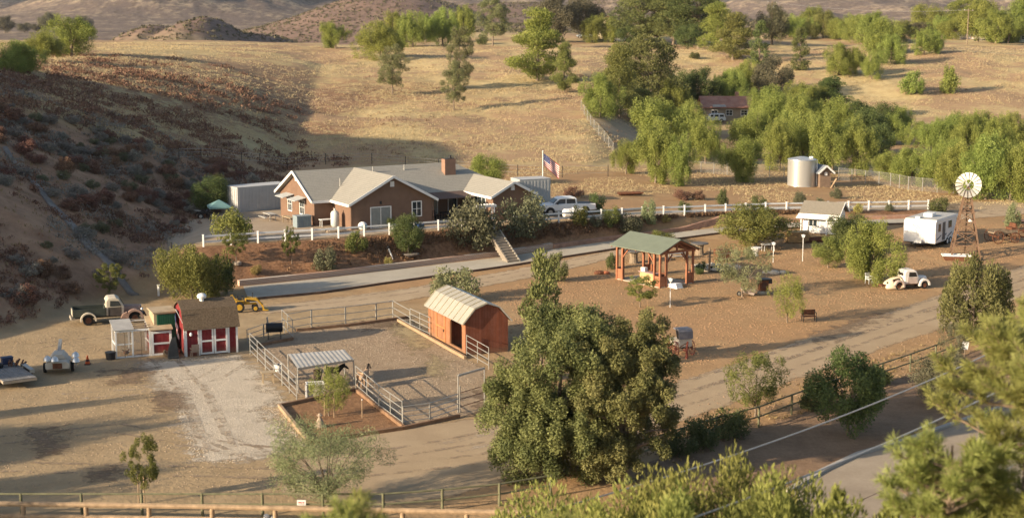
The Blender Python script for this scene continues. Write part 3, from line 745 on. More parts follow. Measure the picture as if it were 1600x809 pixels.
T('pepper_tree', 'pepper', 1444, 86, 36, 48, 'round pepper tree alone before the far right fence')
T('pepper_tree', 'pepper', 1462, 84, 24, 50, 'smaller tree touching the lone round pepper tree')
T('pepper_tree', 'pepper', 1311, 118, 46, 70, 'bright pepper bush on the bank, left of three')
T('pepper_tree', 'pepper', 1336, 116, 36, 76, 'dark pepper bush on the bank, middle of three')
T('pepper_tree', 'pepper', 1362, 124, 32, 84, 'bright pepper bush on the bank, right of three')
T('bush', 'shrub', 1424, 148, 36, 112, 'round green bush on the dry right hillside', leafm='pepper', cat='shrub')
T('bush', 'shrub', 1484, 146, 28, 104, 'upright green bush on the dry right hillside', leafm='pepper', cat='shrub')
S(1085, 92, 16, 82, 'small dark bush on the lit ground under crest pines')
# ---- the wooded middle
for name, k, px, py, w, top, lab, lm in [
 ('pine_tree', 'pine', 968, 186, 56, 70, 'slender pine left of the big rounded pine in the wooded middle', None),
 ('pine_tree', 'umbrella', 1016, 184, 96, 58, 'big rounded pine in the wooded middle with dark trunk', None),
 ('pepper_tree', 'pepper', 938, 184, 60, 118, 'light green pepper tree where the dirt lane bends', None),
 ('pine_tree', 'pine', 1000, 196, 50, 140, 'low pine in front of the big rounded pine', None),
 ('dark_tree', 'round', 1062, 172, 44, 112, 'dark tree right of the big rounded pine', None),
 ('dark_tree', 'round', 1092, 168, 56, 108, 'dark broad tree behind the red roofed house', None),
 ('pepper_tree', 'pepper', 1128, 156, 40, 112, 'green tree behind the left end of the red roof', None),
 ('pepper_tree', 'pepper', 1166, 150, 44, 96, 'tall pale tree behind the chimney of the red roof', None),
 ('grey_tree', 'round', 1206, 158, 58, 90, 'grey round tree right behind the red roofed house', 'greyoak'),
 ('pepper_tree', 'pepper', 1240, 196, 62, 132, 'pale green tree below the grey round tree', None),
 ('pine_tree', 'pine', 1297, 190, 58, 122, 'dark pine at the upper edge of the right grove', 'round'),
 ('pepper_tree', 'pepper', 1266, 190, 44, 136, 'grey green tree left of the dark grove pine', None),
 ('dark_tree', 'round', 1336, 206, 56, 158, 'dark low tree behind the right grove', None),
 ('dark_tree', 'round', 1378, 212, 50, 162, 'dark tree in the gap of the right grove', None),
 ('pepper_tree', 'pepper', 1404, 205, 40, 168, 'pale tree at the foot of the dry hillside', None),
 ('pepper_tree', 'pepper', 1038, 250, 84, 158, 'big bright pepper tree at the left of the grove', None),
 ('pepper_tree', 'pepper', 1024, 286, 64, 196, 'bright drooping pepper tree nearest the dirt lane', None),
 ('pepper_tree', 'pepper', 978, 272, 40, 222, 'low pale pepper tree beside the dirt lane', None),
 ('pepper_tree', 'pepper', 1102, 256, 52, 186, 'pepper tree in front of the parked white vehicle', None),
 ('pepper_tree', 'pepper', 1150, 284, 62, 218, 'low round pepper tree by the wire fence', None),
 ('pepper_tree', 'pepper', 1180, 246, 72, 178, 'wide pepper tree hiding the right end of the red roof', None),
 ('pepper_tree', 'pepper', 1218, 266, 52, 190, 'pepper tree just left behind the steel tank', None),
 ('pepper_tree', 'pepper', 1254, 262, 70, 180, 'big bright pepper tree behind the steel tank', None),
 ('pepper_tree', 'pepper', 1300, 272, 64, 184, 'bright drooping pepper tree behind the little brown hut', None),
 ('pepper_tree', 'pepper', 1336, 274, 54, 190, 'pepper tree left of the dark gap in the grove', None),
 ('pepper_tree', 'pepper', 1396, 282, 60, 238, 'pepper tree right of the dark gap in the grove', None),
 ('pepper_tree', 'pepper', 1424, 290, 60, 232, 'tall bright pepper tree behind the wire fence', None),
 ('pepper_tree', 'pepper', 1462, 296, 66, 220, 'drooping pepper tree left behind the windmill wheel', None),
 ('pepper_tree', 'pepper', 1500, 306, 72, 227, 'tall pepper tree behind the windmill wheel', None),
 ('pepper_tree', 'pepper', 1540, 312, 72, 214, 'tall pepper tree right behind the windmill wheel', None),
 ('pepper_tree', 'pepper', 1578, 314, 66, 229, 'pepper tree of the grove second from its right end', None),
 ('pepper_tree', 'pepper', 1618, 316, 78, 214, 'rightmost pepper tree of the grove, cut by the frame', None),
 ('pepper_tree', 'pepper', 1480, 236, 52, 178, 'pepper tree in the back row right of the gap', None),
 ('pepper_tree', 'pepper', 1530, 234, 56, 176, 'pepper tree of the back row above the windmill', None),
 ('pepper_tree', 'pepper', 1580, 238, 52, 178, 'pepper tree of the back row at the right', None),
 ('pepper_tree', 'pepper', 1436, 230, 40, 190, 'small pepper tree of the back row by the gap', None)]:
    T(name, k, px, py, w, top, lab, leafm=lm)

for name, k, px, py, w, top, lab, lm in [
 ('pepper_tree', 'pepper', 1222, 62, 44, 22, 'green tree just right of the left utility pole', None), ('pepper_tree', 'pepper', 1250, 60, 44, 30, 'low green tree in the crest row above the pointed cypress', None),
 ('pepper_tree', 'pepper', 1286, 60, 48, 18, 'broad tree in the crest row above the bank bushes', 'pine'), ('pepper_tree', 'pepper', 1318, 62, 46, 30, 'low pale tree filling the crest row before the twin peppers', None),
 ('pepper_tree', 'pepper', 1345, 66, 44, 26, 'rounded tree just left of the twin crowned pepper tree', None), ('pepper_tree', 'pepper', 1410, 66, 44, 34, 'low tree in the crest row right of the twin crowned pepper', 'pine'),
 ('pepper_tree', 'pepper', 1432, 58, 44, 36, 'small tree in the crest row left of the spreading pine', 'greyoak'), ('pepper_tree', 'pepper', 1472, 60, 46, 26, 'tree filling the crest row right of the spreading pine', None),
 ('pine_tree', 'umbrella', 1510, 60, 70, -2, 'tall pine rising behind the right utility pole', 'pepper'), ('pepper_tree', 'pepper', 1545, 66, 54, 30, 'bright low tree at the right end of the crest row', None),
 ('pepper_tree', 'pepper', 1575, 68, 50, 24, 'leafy tree beside the white sided building', None), ('pine_tree', 'umbrella', 1612, 66, 70, -4, 'tall pine cut by the right frame edge on the crest', 'pepper'),
 ('pine_tree', 'umbrella', 1030, 70, 60, -6, 'tall pine between the two big crest pines', None), ('pine_tree', 'pine', 1120, 80, 52, 6, 'slim pine right of the largest dark pine', 'pepper'),
 ('dark_tree', 'round', 1075, 78, 40, 40, 'dark undergrowth tree beneath the crest pines', None), ('dark_tree', 'round', 985, 72, 40, 40, 'dark low tree behind the parked crest pickup', None),
 ('pepper_tree', 'pepper', 985, 160, 56, 96, 'green tree left of the big rounded pine trunk', None), ('pepper_tree', 'pepper', 1045, 196, 56, 128, 'bright tree below the big rounded pine', None),
 ('pepper_tree', 'pepper', 1075, 216, 52, 160, 'bright tree hiding the left side of the white parked car', None), ('pepper_tree', 'pepper', 1060, 290, 44, 214, 'drooping tree at the front edge of the grove by the lane', None),
 ('pepper_tree', 'pepper', 1205, 220, 64, 148, 'big pale tree right of the red roofed house', None), ('pepper_tree', 'pepper', 1262, 226, 60, 150, 'full pale tree in the middle of the grove', None),
 ('pepper_tree', 'pepper', 1310, 228, 60, 156, 'full green tree at the centre right of the grove', None), ('pepper_tree', 'pepper', 1226, 244, 48, 176, 'tree filling the grove just behind the steel tank', None),
 ('dark_tree', 'round', 1350, 240, 62, 172, 'deep green tree filling the gap of the grove', None), ('dark_tree', 'round', 1368, 258, 48, 196, 'dark tree low in the gap behind the chain link', None),
 ('pepper_tree', 'pepper', 1142, 166, 50, 110, 'light green tree over the middle of the red roof', None), ('pepper_tree', 'pepper', 1196, 196, 50, 136, 'tree at the right gable of the red roofed house', None),
 ('pine_tree', 'pine', 1258, 196, 44, 140, 'grey green pine in the grove left of the dark pine', 'pepper'), ('pepper_tree', 'pepper', 1395, 226, 44, 180, 'pale tree at the rear of the right grove end', None),
 ('pepper_tree', 'pepper', 1460, 246, 56, 188, 'broad tree in the right grove behind the weeping front row', None), ('pepper_tree', 'pepper', 1508, 250, 56, 186, 'broad tree in the right grove above the windmill wheel', None), ('pepper_tree', 'pepper', 1556, 252, 58, 184, 'broad tree in the right grove near its end', None)]:
    T(name, k, px, py, w, top, lab, leafm=lm)
# ---- around the house and along its bank
T('pepper_tree', 'round', 764, 290, 52, 242, 'bright green round tree behind the right wing of the house', leafm='pepper')
T('green_tree', 'round', 328, 334, 52, 276, 'dark green tree in the shade behind the teal canopy', leafm='round')
T('young_tree', 'young', 172, 466, 42, 412, 'small yellow leaved tree at the foot of the left hillside')
S(366, 376, 58, 328, 'rounded bush with upright yellow shoots behind the white fence', 'bushy')
T('young_tree', 'young', 369, 408, 36, 362, 'small round tree overlapping the left white fence')
T('young_tree', 'young', 456, 412, 28, 356, 'thin staked tree before the left end of the house')
S(508, 426, 34, 386, 'grey green ball bush halfway up the bank', 'olive')
S(556, 394, 32, 362, 'leafy bush on the bank top before the sliding door', 'young')
T('young_tree', 'round', 638, 398, 48, 337, 'conical tree on the bank before the small window', leafm='round')
S(400, 428, 16, 414, 'small golden ball plant on the bare bank', 'golden')
S(607, 416, 13, 402, 'tiny golden plant low on the bank by the tools', 'golden')
T('feathery_shrub', 'shrub', 742, 386, 74, 312, 'big feathery grey green shrub left of the white arbour', leafm='olive', cat='shrub')
T('feathery_shrub', 'shrub', 820, 368, 66, 306, 'big feathery grey green shrub right of the white arbour', leafm='olive', cat='shrub')
S(612, 356, 14, 340, 'small green bush beside the sliding door', 'round')
for px, py, w, top, lab, lm in [(905, 352, 26, 322, 'yellowish bush on the bank before the white tank', 'young'), (930, 354, 18, 338, 'small bush right of the yellowish bank bush', 'olive'),
  (932, 332, 24, 302, 'green bush standing at the right end of the pickup bed', 'round'), (954, 354, 26, 324, 'yellow green bush on the bank top right of the pickup', 'young'),
  (984, 362, 38, 334, 'wide grey bush on the bank right of the pickup', 'olive'), (1013, 350, 22, 312, 'thin upright bush by the white fence', 'sparse'),
  (1040, 348, 14, 336, 'pale round tuft on the bank by the fence', 'golden'), (1070, 334, 20, 314, 'green round bush on the white fence line', 'shrub'),
  (1128, 322, 18, 296, 'upright bush beyond the white fence', 'shrub'), (1186, 328, 24, 306, 'dark bush beyond the fence above the leaning yellow tree', 'shrub'),
  (1280, 330, 24, 310, 'grey ball bush behind the white cottage', 'olive'), (1340, 332, 14, 318, 'yellow little bush on the fence right of the cottage', 'golden'),
  (1390, 330, 14, 318, 'small grey bush on the fence above the trailer', 'olive'), (1465, 334, 28, 308, 'green round bush at the right end of the white fence', 'shrub'),
  (1582, 360, 22, 318, 'small pale tree at the right edge beyond the wagon', 'sparse'), (1066, 312, 26, 296, 'reddish dry bush on the bank beyond the upper road', 'maroon'),
  (1090, 312, 22, 298, 'second reddish dry bush on the bank beyond the upper road', 'maroon'), (1250, 318, 20, 300, 'dry bush below the steel tank', 'olive'), (1306, 310, 18, 294, 'green weed below the little brown hut', 'olive'),
  (895, 308, 30, 292, 'dark brush pile behind the pickup', 'maroon')]:
    S(px, py, w, top, lab, lm)
# ---- the yard
T('ornamental_tree', 'round', 1180, 386, 108, 322, 'spreading yellow green tree between driveway and lawn', leafm='bushy')
T('pepper_tree', 'sparse', 1160, 464, 80, 384, 'round grey green tree with bare trunk beside the wheelbarrow', leafm='sparse', var=1)
T('young_tree', 'sparse', 1230, 504, 50, 428, 'slender fine leaved tree on the open lawn', leafm='pepper')
T('citrus_tree', 'young', 1000, 480, 48, 430, 'small bright leafy tree in front of the pavilion', leafm='bushy')
T('pepper_tree', 'pepper', 1364, 442, 86, 348, 'weeping pepper tree beside the rusty old truck')
T('ornamental_tree', 'round', 1326, 398, 62, 336, 'dark leafy tree at the right corner of the white cottage')
T('citrus_tree', 'round', 1294, 418, 48, 370, 'low yellow green tree in front of the cottage tree', leafm='bushy')
S(955, 420, 16, 396, 'tiny sapling left of the pavilion', 'round')
S(1034, 380, 34, 360, 'yellow tufted bush behind the pavilion roof', 'young')
S(1094, 428, 16, 408, 'small bush at the right of the pavilion', 'round')
S(712, 470, 74, 420, 'wispy pale shrub behind the orange barn', 'sparse')
T('tall_tree', 'column', 846, 590, 62, 396, 'tall narrow tree rising behind the big oak', leafm='oak')
S(868, 440, 34, 396, 'round bushy crown beside the tip of the tall narrow tree', 'oak')
T('young_tree', 'sparse', 514, 650, 58, 574, 'feathery young tree staked in the soil bed', leafm='pepper', var=2)
T('young_tree', 'young', 222, 786, 50, 680, 'young staked tree alone near the front rail fence')
T('young_tree', 'sparse', 1180, 650, 92, 552, 'loose leafy tree by the fence beside the dirt road', leafm='young', var=1)
T('pepper_tree', 'round', 1325, 678, 112, 548, 'dark green tree standing below the fence on shaded soil', leafm='round')
T('dark_shrub', 'round', 1470, 632, 84, 556, 'dark purplish bush below the fence in shade', leafm='greyoak', cat='shrub')
T('sparse_tree', 'sparse', 1487, 574, 42, 506, 'thin grey shrub tree just left below the juniper', leafm='olive')
S(1545, 690, 30, 640, 'small green bush on the shaded shoulder', 'round')
for px, py, w, top, lab in [(1060, 712, 50, 672, 'dark vine clump on the fence near the big oak'), (1098, 700, 52, 650, 'second vine clump on the fence, between oak and loose leafy tree'),
                            (1140, 684, 58, 638, 'third vine clump on the fence, spreading wide'), (1272, 640, 44, 600, 'vine clump on the fence left of the dark green tree'), (1372, 600, 40, 572, 'vine on the fence right of the dark green tree')]:
    S(px, py, w, top, lab, 'shrub', name='fence_vine')
# ------------------------------------------------------------------ materials of things
WHITE = mat('white_vinyl', (0.78, 0.77, 0.74), 0.05, 3, 0.5)
WHITEP = mat('white_paint', (0.74, 0.73, 0.70), 0.08, 2, 0.6, c2=(0.55, 0.50, 0.43), cover=0.22)
STUCCO = mat('brown_stucco', (0.192, 0.120, 0.083), 0.12, 1.2, 0.9, 0.15, bump=.5)
SHINGLE_T = NT('grey_shingle'); _c = SHINGLE_T.n('ShaderNodeTexCoord').outputs['Object']
_n = SHINGLE_T.noise(_c, 7, 4, 0.7); _n2 = SHINGLE_T.noise(_c, 0.8, 4)
_sz = SHINGLE_T.n('ShaderNodeSeparateXYZ'); SHINGLE_T.l(_c, _sz.inputs[0]); _row = SHINGLE_T.ramp(SHINGLE_T.math('FRACT', SHINGLE_T.math('DIVIDE', _sz.outputs[2], .13)), [(0.0, 0.72), (0.3, 1.0)])
SHINGLE = SHINGLE_T.done(SHINGLE_T.bsdf(SHINGLE_T.mix(1.0, _row, SHINGLE_T.mix(SHINGLE_T.ramp(_n2, [(.35, .0), (.65, .6)]), SHINGLE_T.ramp(_n, [(.3, (.235, .22, .19)), (.7, (.35, .33, .285))]), (.33, .31, .265)), 'MULTIPLY'), .95, .1, 0, _n, .4, .03))
BSHINGLE = mat('brown_shingle', (0.125, 0.093, 0.063), 0.4, 9, 0.95, 0.1, bump=.6)
GLASS = mat('window_glass', (0.03, 0.04, 0.045), 0.3, 1, 0.08, 0.7)
GLASSP = mat('curtained_glass', (0.22, 0.24, 0.23), 0.15, 2, 0.2, 0.5)
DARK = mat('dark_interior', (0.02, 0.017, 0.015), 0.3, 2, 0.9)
RUBBER = mat('tyre_rubber', (0.02, 0.02, 0.02), 0.2, 4, 0.85)
RED = None
GREEN = mat('green_sheet', (0.015, 0.105, 0.055), 0.2, 2, 0.55)
TAN = mat('tan_sheet', (0.40, 0.31, 0.20), 0.18, 1.5, 0.8)
STEEL = mat('galvanised_pipe', (0.36, 0.35, 0.32), 0.15, 4, 0.45, 0.5, 0.35)
GREYW = mat('weathered_wood', (0.24, 0.185, 0.13), 0.35, 4, 0.9, 0.1, stretch=(1, 1, 1))
LOG = mat('peeled_log', (0.33, 0.235, 0.15), 0.3, 3, 0.9, 0.1)
GREENPOST = mat('treated_post', (0.155, 0.15, 0.09), 0.3, 3, 0.9, 0.1)
BARNWOOD = None
BARNDARK = None
REDWOOD = mat('redwood_post', (0.30, 0.12, 0.062), 0.2, 2, 0.7)
CREAMROOF = mat('cream_metal_roof', (0.325, 0.305, 0.255), 0.08, 1, 0.45, 0.4)
GREENROOF = mat('green_metal_roof', (0.150, 0.172, 0.128), 0.1, 1.5, 0.6, 0.3)
CORRM = mat('corrugated_metal', (0.45, 0.42, 0.37), 0.15, 1.5, 0.5, 0.4, 0.2)
CONT = mat('container_paint', (0.42, 0.415, 0.40), 0.08, 1, 0.6)
BLACK = mat('black_paint', (0.022, 0.022, 0.024), 0.2, 2, 0.5)
RUST = mat('rusty_iron', (0.13, 0.055, 0.03), 0.35, 5, 0.85, 0.2)
CHROME = mat('bright_metal', (0.62, 0.62, 0.60), 0.1, 3, 0.3, 0.5, 0.6)
CARW = mat('white_car_paint', (0.70, 0.70, 0.69), 0.03, 1, 0.25, 0.5)
YEL = mat('machine_yellow', (0.46, 0.27, 0.03), 0.2, 3, 0.55, c2=(0.20, 0.12, 0.04), cover=.25)
BLUEP = mat('blue_plastic', (0.05, 0.12, 0.42), 0.2, 3, 0.5)
ORANGE = mat('cone_orange', (0.62, 0.10, 0.02), 0.1, 3, 0.6)
AMBER = mat('raw_lumber', (0.50, 0.33, 0.16), 0.2, 3, 0.85)
def boards(name, c, period=.2, dirt=(.20, .14, .09), fade=.25):
    t = NT(name); co = t.n('ShaderNodeTexCoord').outputs['Object']; sp = t.n('ShaderNodeSeparateXYZ'); t.l(co, sp.inputs[0]); u = t.math('DIVIDE', t.math('ADD', sp.outputs[0], sp.outputs[1]), period)
    fr = t.math('FRACT', u); gr = t.ramp(fr, [(0.0, 0.0), (0.12, 1.0)]); wn = t.n('ShaderNodeTexWhiteNoise', noise_dimensions='1D'); t.l(t.math('FLOOR', u), wn.inputs['W'])
    col = t.ramp(wn.outputs['Value'], [(0.0, tuple(x * .8 for x in c)), (1.0, tuple(x * 1.18 for x in c))]); n = t.noise(co, 2.2, 6, .7)
    col = t.mix(t.ramp(n, [(.45, 0.0), (.75, fade * 2)]), col, tuple(min(.6, x * 1.1 + .06) for x in c)); z = t.math('ADD', sp.outputs[2], t.math('MULTIPLY', n, .5)); col = t.mix(t.ramp(z, [(.25, .65), (.75, 0.0)]), col, dirt)
    col = t.mix(gr, tuple(x * .35 for x in c), col); return t.done(t.bsdf(col, .85, .15, 0, gr, .5, .02))
RED = boards('barn_red', (.19, .024, .026)); BARNWOOD = boards('orange_boards', (.28, .128, .064), .22); BARNDARK = boards('barn_end_boards', (.20, .066, .036), .22)
def house_frame(pa, pb):
    d = pb - pa; return math.atan2(d.y, d.x), math.hypot(d.x, d.y)
def part(mb, name, m, parent, label=None, **kw):
    o = mb.obj(name, m, parent, **kw)
    if label: o['label'] = label
    return o
def window(parent, c, w, h, axis, out, frame=WHITE, glass=GLASS, mull=(1, 1), name='window', fw=.09):
    """window lying in a wall; axis 'x': wall runs along local x with outside towards out*y; axis 'y': wall along y, outside out*x"""
    f = MB(); g = MB(); x, y, z = c
    def bx(mb, a, b, du, dz, t, o):
        if axis == 'x': mb.box((x + a, y + out * o, z + b), (du, t, dz))
        else: mb.box((x + out * o, y + a, z + b), (t, du, dz))
    for s in (-1, 1):
        bx(f, s * (w/2 - fw/2), 0, fw, h, .09, .035); bx(f, 0, s * (h/2 - fw/2), w - 2*fw, fw, .088, .034)
    for i in range(1, mull[0] + 1): bx(f, -w/2 + w*i/(mull[0]+1), 0, .05, h - 2*fw, .07, .032)
    for i in range(1, mull[1] + 1): bx(f, 0, -h/2 + h*i/(mull[1]+1), w - 2*fw - .01, .045, .066, .031)
    bx(g, 0, 0, w - fw, h - fw, .03, .006)
    fo = part(f, name, frame, parent); part(g, 'pane', glass, fo); return fo
# ------------------------------------------------------------------ the ranch house
def ranch_house():
    O = at_z(549.5, 360, 2.5); RZ = math.radians(30)
    h = thing('ranch_house', 'long brown stucco ranch house with grey shingle roof on the raised pad', 'house', (O[0], O[1], 2.5), RZ)
    EV, RS, RV = 2.75, 5.05, 8.85        # eave height, ridge height, ridge line (local y)
    sl = (RS - EV) / 4.45
    w = MB()
    w.box((8.9, 8.85, 1.2), (21.8, 8.9, 3.1))                    # main body x -2..19.8, y 4.4..13.3
    w.box((4.35, 2.24, 1.2), (8.7, 4.48, 3.1))                   # front wing
    w.box((17.05, 1.6, 1.2), (4.5, 6.2, 3.1))                    # right wing
    w.prism([(4.4, 2.745), (13.3, 2.745), (8.85, RS - .02)], -1.997, -1.7, 'x')
    w.prism([(0.003, 2.745), (8.697, 2.745), (4.35, RS - .02)], 0.003, .3, 'y')
    w.prism([(14.803, 2.745), (19.297, 2.745), (17.05, 3.88)], -1.497, -1.2, 'y')
    part(w, 'wall', STUCCO, h)
    # roof: slabs with thickness
    def slab(mb, pts, t=.16):
        vs = [Vector(p) for p in pts]; n = len(vs)
        mb.add([v for v in vs] + [v - Vector((0, 0, t)) for v in vs], [tuple(range(n)), tuple(range(n, 2*n))[::-1]] + [(i, n+i, n+(i+1) % n, (i+1) % n) for i in range(n)])
    ov = .45; lo = EV - sl * ov
    r = MB()
    slab(r, [(-2 - ov, 4.4 - ov, lo), (20.2, 4.4 - ov, lo), (15.6, RV, RS), (-2 - ov, RV, RS)])
    slab(r, [(-2 - ov, RV, RS), (15.6, RV, RS), (20.2, 13.3 + ov, lo), (-2 - ov, 13.3 + ov, lo)])
    slab(r, [(20.2, 4.4 - ov, lo), (20.2, 13.3 + ov, lo), (15.6, RV, RS)])
    rr = part(r, 'roof', SHINGLE, h)
    r2 = MB(); r3 = MB()
    slab(r2, [(4.35, -ov, RS + .02), (4.35, RV + .1, RS + .02), (-ov, 4.4 - ov * 1.02, lo + .02), (-ov, -ov, lo + .02)])
    slab(r2, [(4.35, RV + .1, RS + .02), (4.35, -ov, RS + .02), (8.7 + ov, -ov, lo + .02), (8.7 + ov, 4.4 - ov * 1.02, lo + .02)])
    part(r2, 'roof', SHINGLE, h)
    s3 = 1.15 / 2.25; l3 = EV - s3 * ov
    slab(r3, [(17.05, -1.5 - ov, 3.92), (17.05, 6.8, 3.92), (14.8 - ov, 4.2, l3 + .02), (14.8 - ov, -1.5 - ov, l3 + .02)])
    slab(r3, [(17.05, 6.8, 3.92), (17.05, -1.5 - ov, 3.92), (19.3 + ov, -1.5 - ov, l3 + .02), (19.3 + ov, 4.2, l3 + .02)])
    part(r3, 'roof', SHINGLE, h)
    # white barge boards and fascias
    t = MB()
    def bb(p, q): t.beam(p, q, .06, .24)
    o2 = ov + .03
    bb((-2 - o2, 4.4 - ov, lo - .06), (-2 - o2, RV, RS - .06)); bb((-2 - o2, RV, RS - .06), (-2 - o2, 13.3 + ov, lo - .06))
    bb((-ov, -o2, lo - .05), (4.35, -o2, RS - .05)); bb((4.35, -o2, RS - .05), (8.7 + ov, -o2, lo - .05))
    bb((14.8 - ov, -1.5 - o2, l3 - .05), (17.05, -1.5 - o2, 3.87)); bb((17.05, -1.5 - o2, 3.87), (19.3 + ov, -1.5 - o2, l3 - .05))
    bb((-2 - ov, 4.4 - o2, lo - .09), (-ov - .03, 4.4 - o2, lo - .09)); bb((-o2, 4.4 - ov - .05, lo - .07), (-o2, -ov, lo - .07))
    bb((8.7 + o2, -ov, lo - .07), (8.7 + o2, 3.95, lo - .07)); bb((8.7 + o2 + .04, 4.4 - o2, lo - .09), (14.8 - o2 - .04, 4.4 - o2, lo - .09))
    bb((14.8 - o2, 3.85, l3 - .07), (14.8 - o2, -1.5 - ov, l3 - .07)); bb((19.3 + o2, -1.5 - ov, l3 - .07), (19.3 + o2, 4.0, l3 - .07))
    part(t, 'fascia', WHITE, h)
    c = MB(); c.box((14.3, 7.1, 4.55), (1.25, .8, 2.1)); ch = part(c, 'chimney', mat('chimney_stucco', (.27, .16, .11), .12, 2, .9), h)
    c = MB(); c.box((14.3, 7.1, 5.62), (1.05, .6, .06)).cyl((14.5, 7.1, 5.6), (14.5, 7.1, 5.95), .14); part(c, 'chimney_cap', BLACK, ch)
    # openings
    d = window(h, (3.1, 0, 1.05), 2.25, 2.15, 'x', -1, glass=GLASSP, mull=(1, 0), name='sliding_door')
    window(h, (7.0, 0, 1.65), 1.1, 1.55, 'x', -1, mull=(1, 1))
    window(h, (-2, 7.4, 1.55), 1.25, 1.5, 'y', -1, mull=(1, 1)); window(h, (-2, 10.6, 1.55), 1.15, 1.5, 'y', -1, mull=(1, 1))
    window(h, (14.8, 1.2, 1.75), 2.6, 1.3, 'y', -1, mull=(2, 0)); window(h, (10.8, 4.4, 1.25), 1.6, 1.9, 'x', -1, glass=GLASSP, mull=(1, 0), name='patio_door')
    window(h, (13.3, 4.4, 1.2), 1.1, 2.0, 'x', -1, mull=(0, 0), name='back_door')
    for yy in (7.4, 10.6):
        a = MB(); a.prism([(-2.02, 2.62), (-3.25, 2.35), (-3.25, 2.30), (-2.02, 2.55)], yy - 1.05, yy + 1.05, 'y'); part(a, 'awning', mat('awning_sheet', (.45, .47, .46), .1, 2, .5), h)
    for x, y, z in ((4.35, -.05, 4.25), (17.05, -1.55, 3.3)):
        v = MB(); v.box((x, y, z), (.42, .08, .52)).box((x, y - .05, z), (.3, .05, .4)); part(v, 'gable_vent', WHITE, h)
    v = MB(); v.box((-2.05, 8.85, 4.3), (.08, .4, .5)); part(v, 'gable_vent', WHITE, h)
    v = MB(); v.box((3.1, -.02, 2.5), (.2, .1, .3)); part(v, 'porch_lamp', BLACK, h)
    a = MB(); a.prism([(4.38, 2.62), (1.4, 2.25), (1.4, 2.19), (4.38, 2.56)], 9.2, 14.3, 'x')
    for xx in (9.4, 14.1): a.cyl((xx, 1.5, 0), (xx, 1.5, 2.2), .05)
    part(a, 'patio_cover', mat('brown_canvas', (.115, .075, .06), .2, 2, .9), h)
    for x0, y0 in ((6.0, 7.9), (1.5, 6.0), (9.6, 8.0)):
        v = MB(); v.cyl((x0, y0, 3.5), (x0, y0, 5.15 if y0 > 7 else 4.4), .06); part(v, 'roof_vent', STEEL, h)
    s = MB(); s.cyl((-.09, -.04, .0), (-.09, -.04, 2.5), .05).cyl((8.8, -.06, 0), (8.8, -.06, 2.5), .05); part(s, 'downpipe', mat('brown_pipe', (.2, .12, .08), .1, 2, .6), h)
    def L(x, y, z=0):
        m = Matrix.Rotation(RZ, 3, 'Z') @ Vector((x, y, 0)); return Vector((O[0] + m.x, O[1] + m.y, 2.53 + z))
    return L, RZ
HL, HRZ = ranch_house()
def block(name, label, cat, p, rz, parts, group=None):
    o = thing(name, label, cat, p, rz, group)
    for pn, m, mb in parts: part(mb, pn, m, o)
    return o
# things round the house
b = MB(); b.box((0, 0, .55), (1.5, 1.1, 1.1)); c = MB(); c.box((0, 0, 1.13), (1.6, 1.2, .06)); d = MB()
for k in range(8): d.box((-.65 + k * .18, -.57, .55), (.04, .03, .9))
block('storage_cabinet', 'grey blue metal cabinet standing by the left end of the house', 'cabinet', HL(-3.3, 4.4), HRZ, [('body', mat('cabinet_grey', (.21, .26, .28), .1, 2, .6), b), ('lid', mat('cabinet_lid', (.28, .33, .35), .1, 2, .6), c), ('rib', mat('cabinet_rib', (.17, .21, .23), .1, 2, .6), d)])
def table(name, label, p, rz, L, W, H, m, group=None, bench=False):
    o = thing(name, label, 'table', p, rz, group)
    part(MB().box((0, 0, H - .03), (L, W, .06)), 'table_top', m, o)
    for sx in (-1, 1):
        for sy in (-1, 1): part(MB().beam((sx * (L/2 - .12), sy * (W/2 - .1), 0), (sx * (L/2 - .14), sy * (W/2 - .12), H - .06), .06), 'leg', m, o)
    if bench:
        for sy in (-1, 1): part(MB().box((0, sy * (W/2 + .35), .43), (L, .28, .05)), 'bench_seat', m, o)
    return o
table('picnic_table', 'pale picnic table with benches outside the left gable windows', HL(-4.4, 10.2), HRZ + PI/2, 1.9, .8, .75, mat('grey_table', (.42, .40, .36), .1, 3, .7), bench=True)
table('folding_table', 'pale folding table against the recessed wall of the house', HL(-.9, 3.4), HRZ, 1.9, .7, .75, WHITEP)
table('work_table', 'tan work table between the picnic table and grey cabinet', HL(-3.6, 7.0), HRZ + PI/2, 2.2, .7, .72, TAN)
def ptank(name, label, p, rz, r, L, m):
    o = thing(name, label, 'tank', p, rz)
    part(MB().lathe([(r*.05, .12), (r * .6, .15), (r, .35), (r, L - .25), (r * .6, L - .03), (r*.05, L)], n=16), 'tank_body', m, o, smooth=True)
    part(MB().lathe([(r * .8, 0), (r * .8, .14)], n=12), 'base_ring', STEEL, o); part(MB().cyl((0, 0, L), (0, 0, L + .2), r * .25), 'valve_cap', m, o); return o
ptank('gas_cylinder', 'tall pale grey gas cylinder against the sunlit side wall', HL(-.9, 1.9), HRZ, .42, 1.75, mat('tank_grey', (.50, .53, .52), .06, 2, .4))
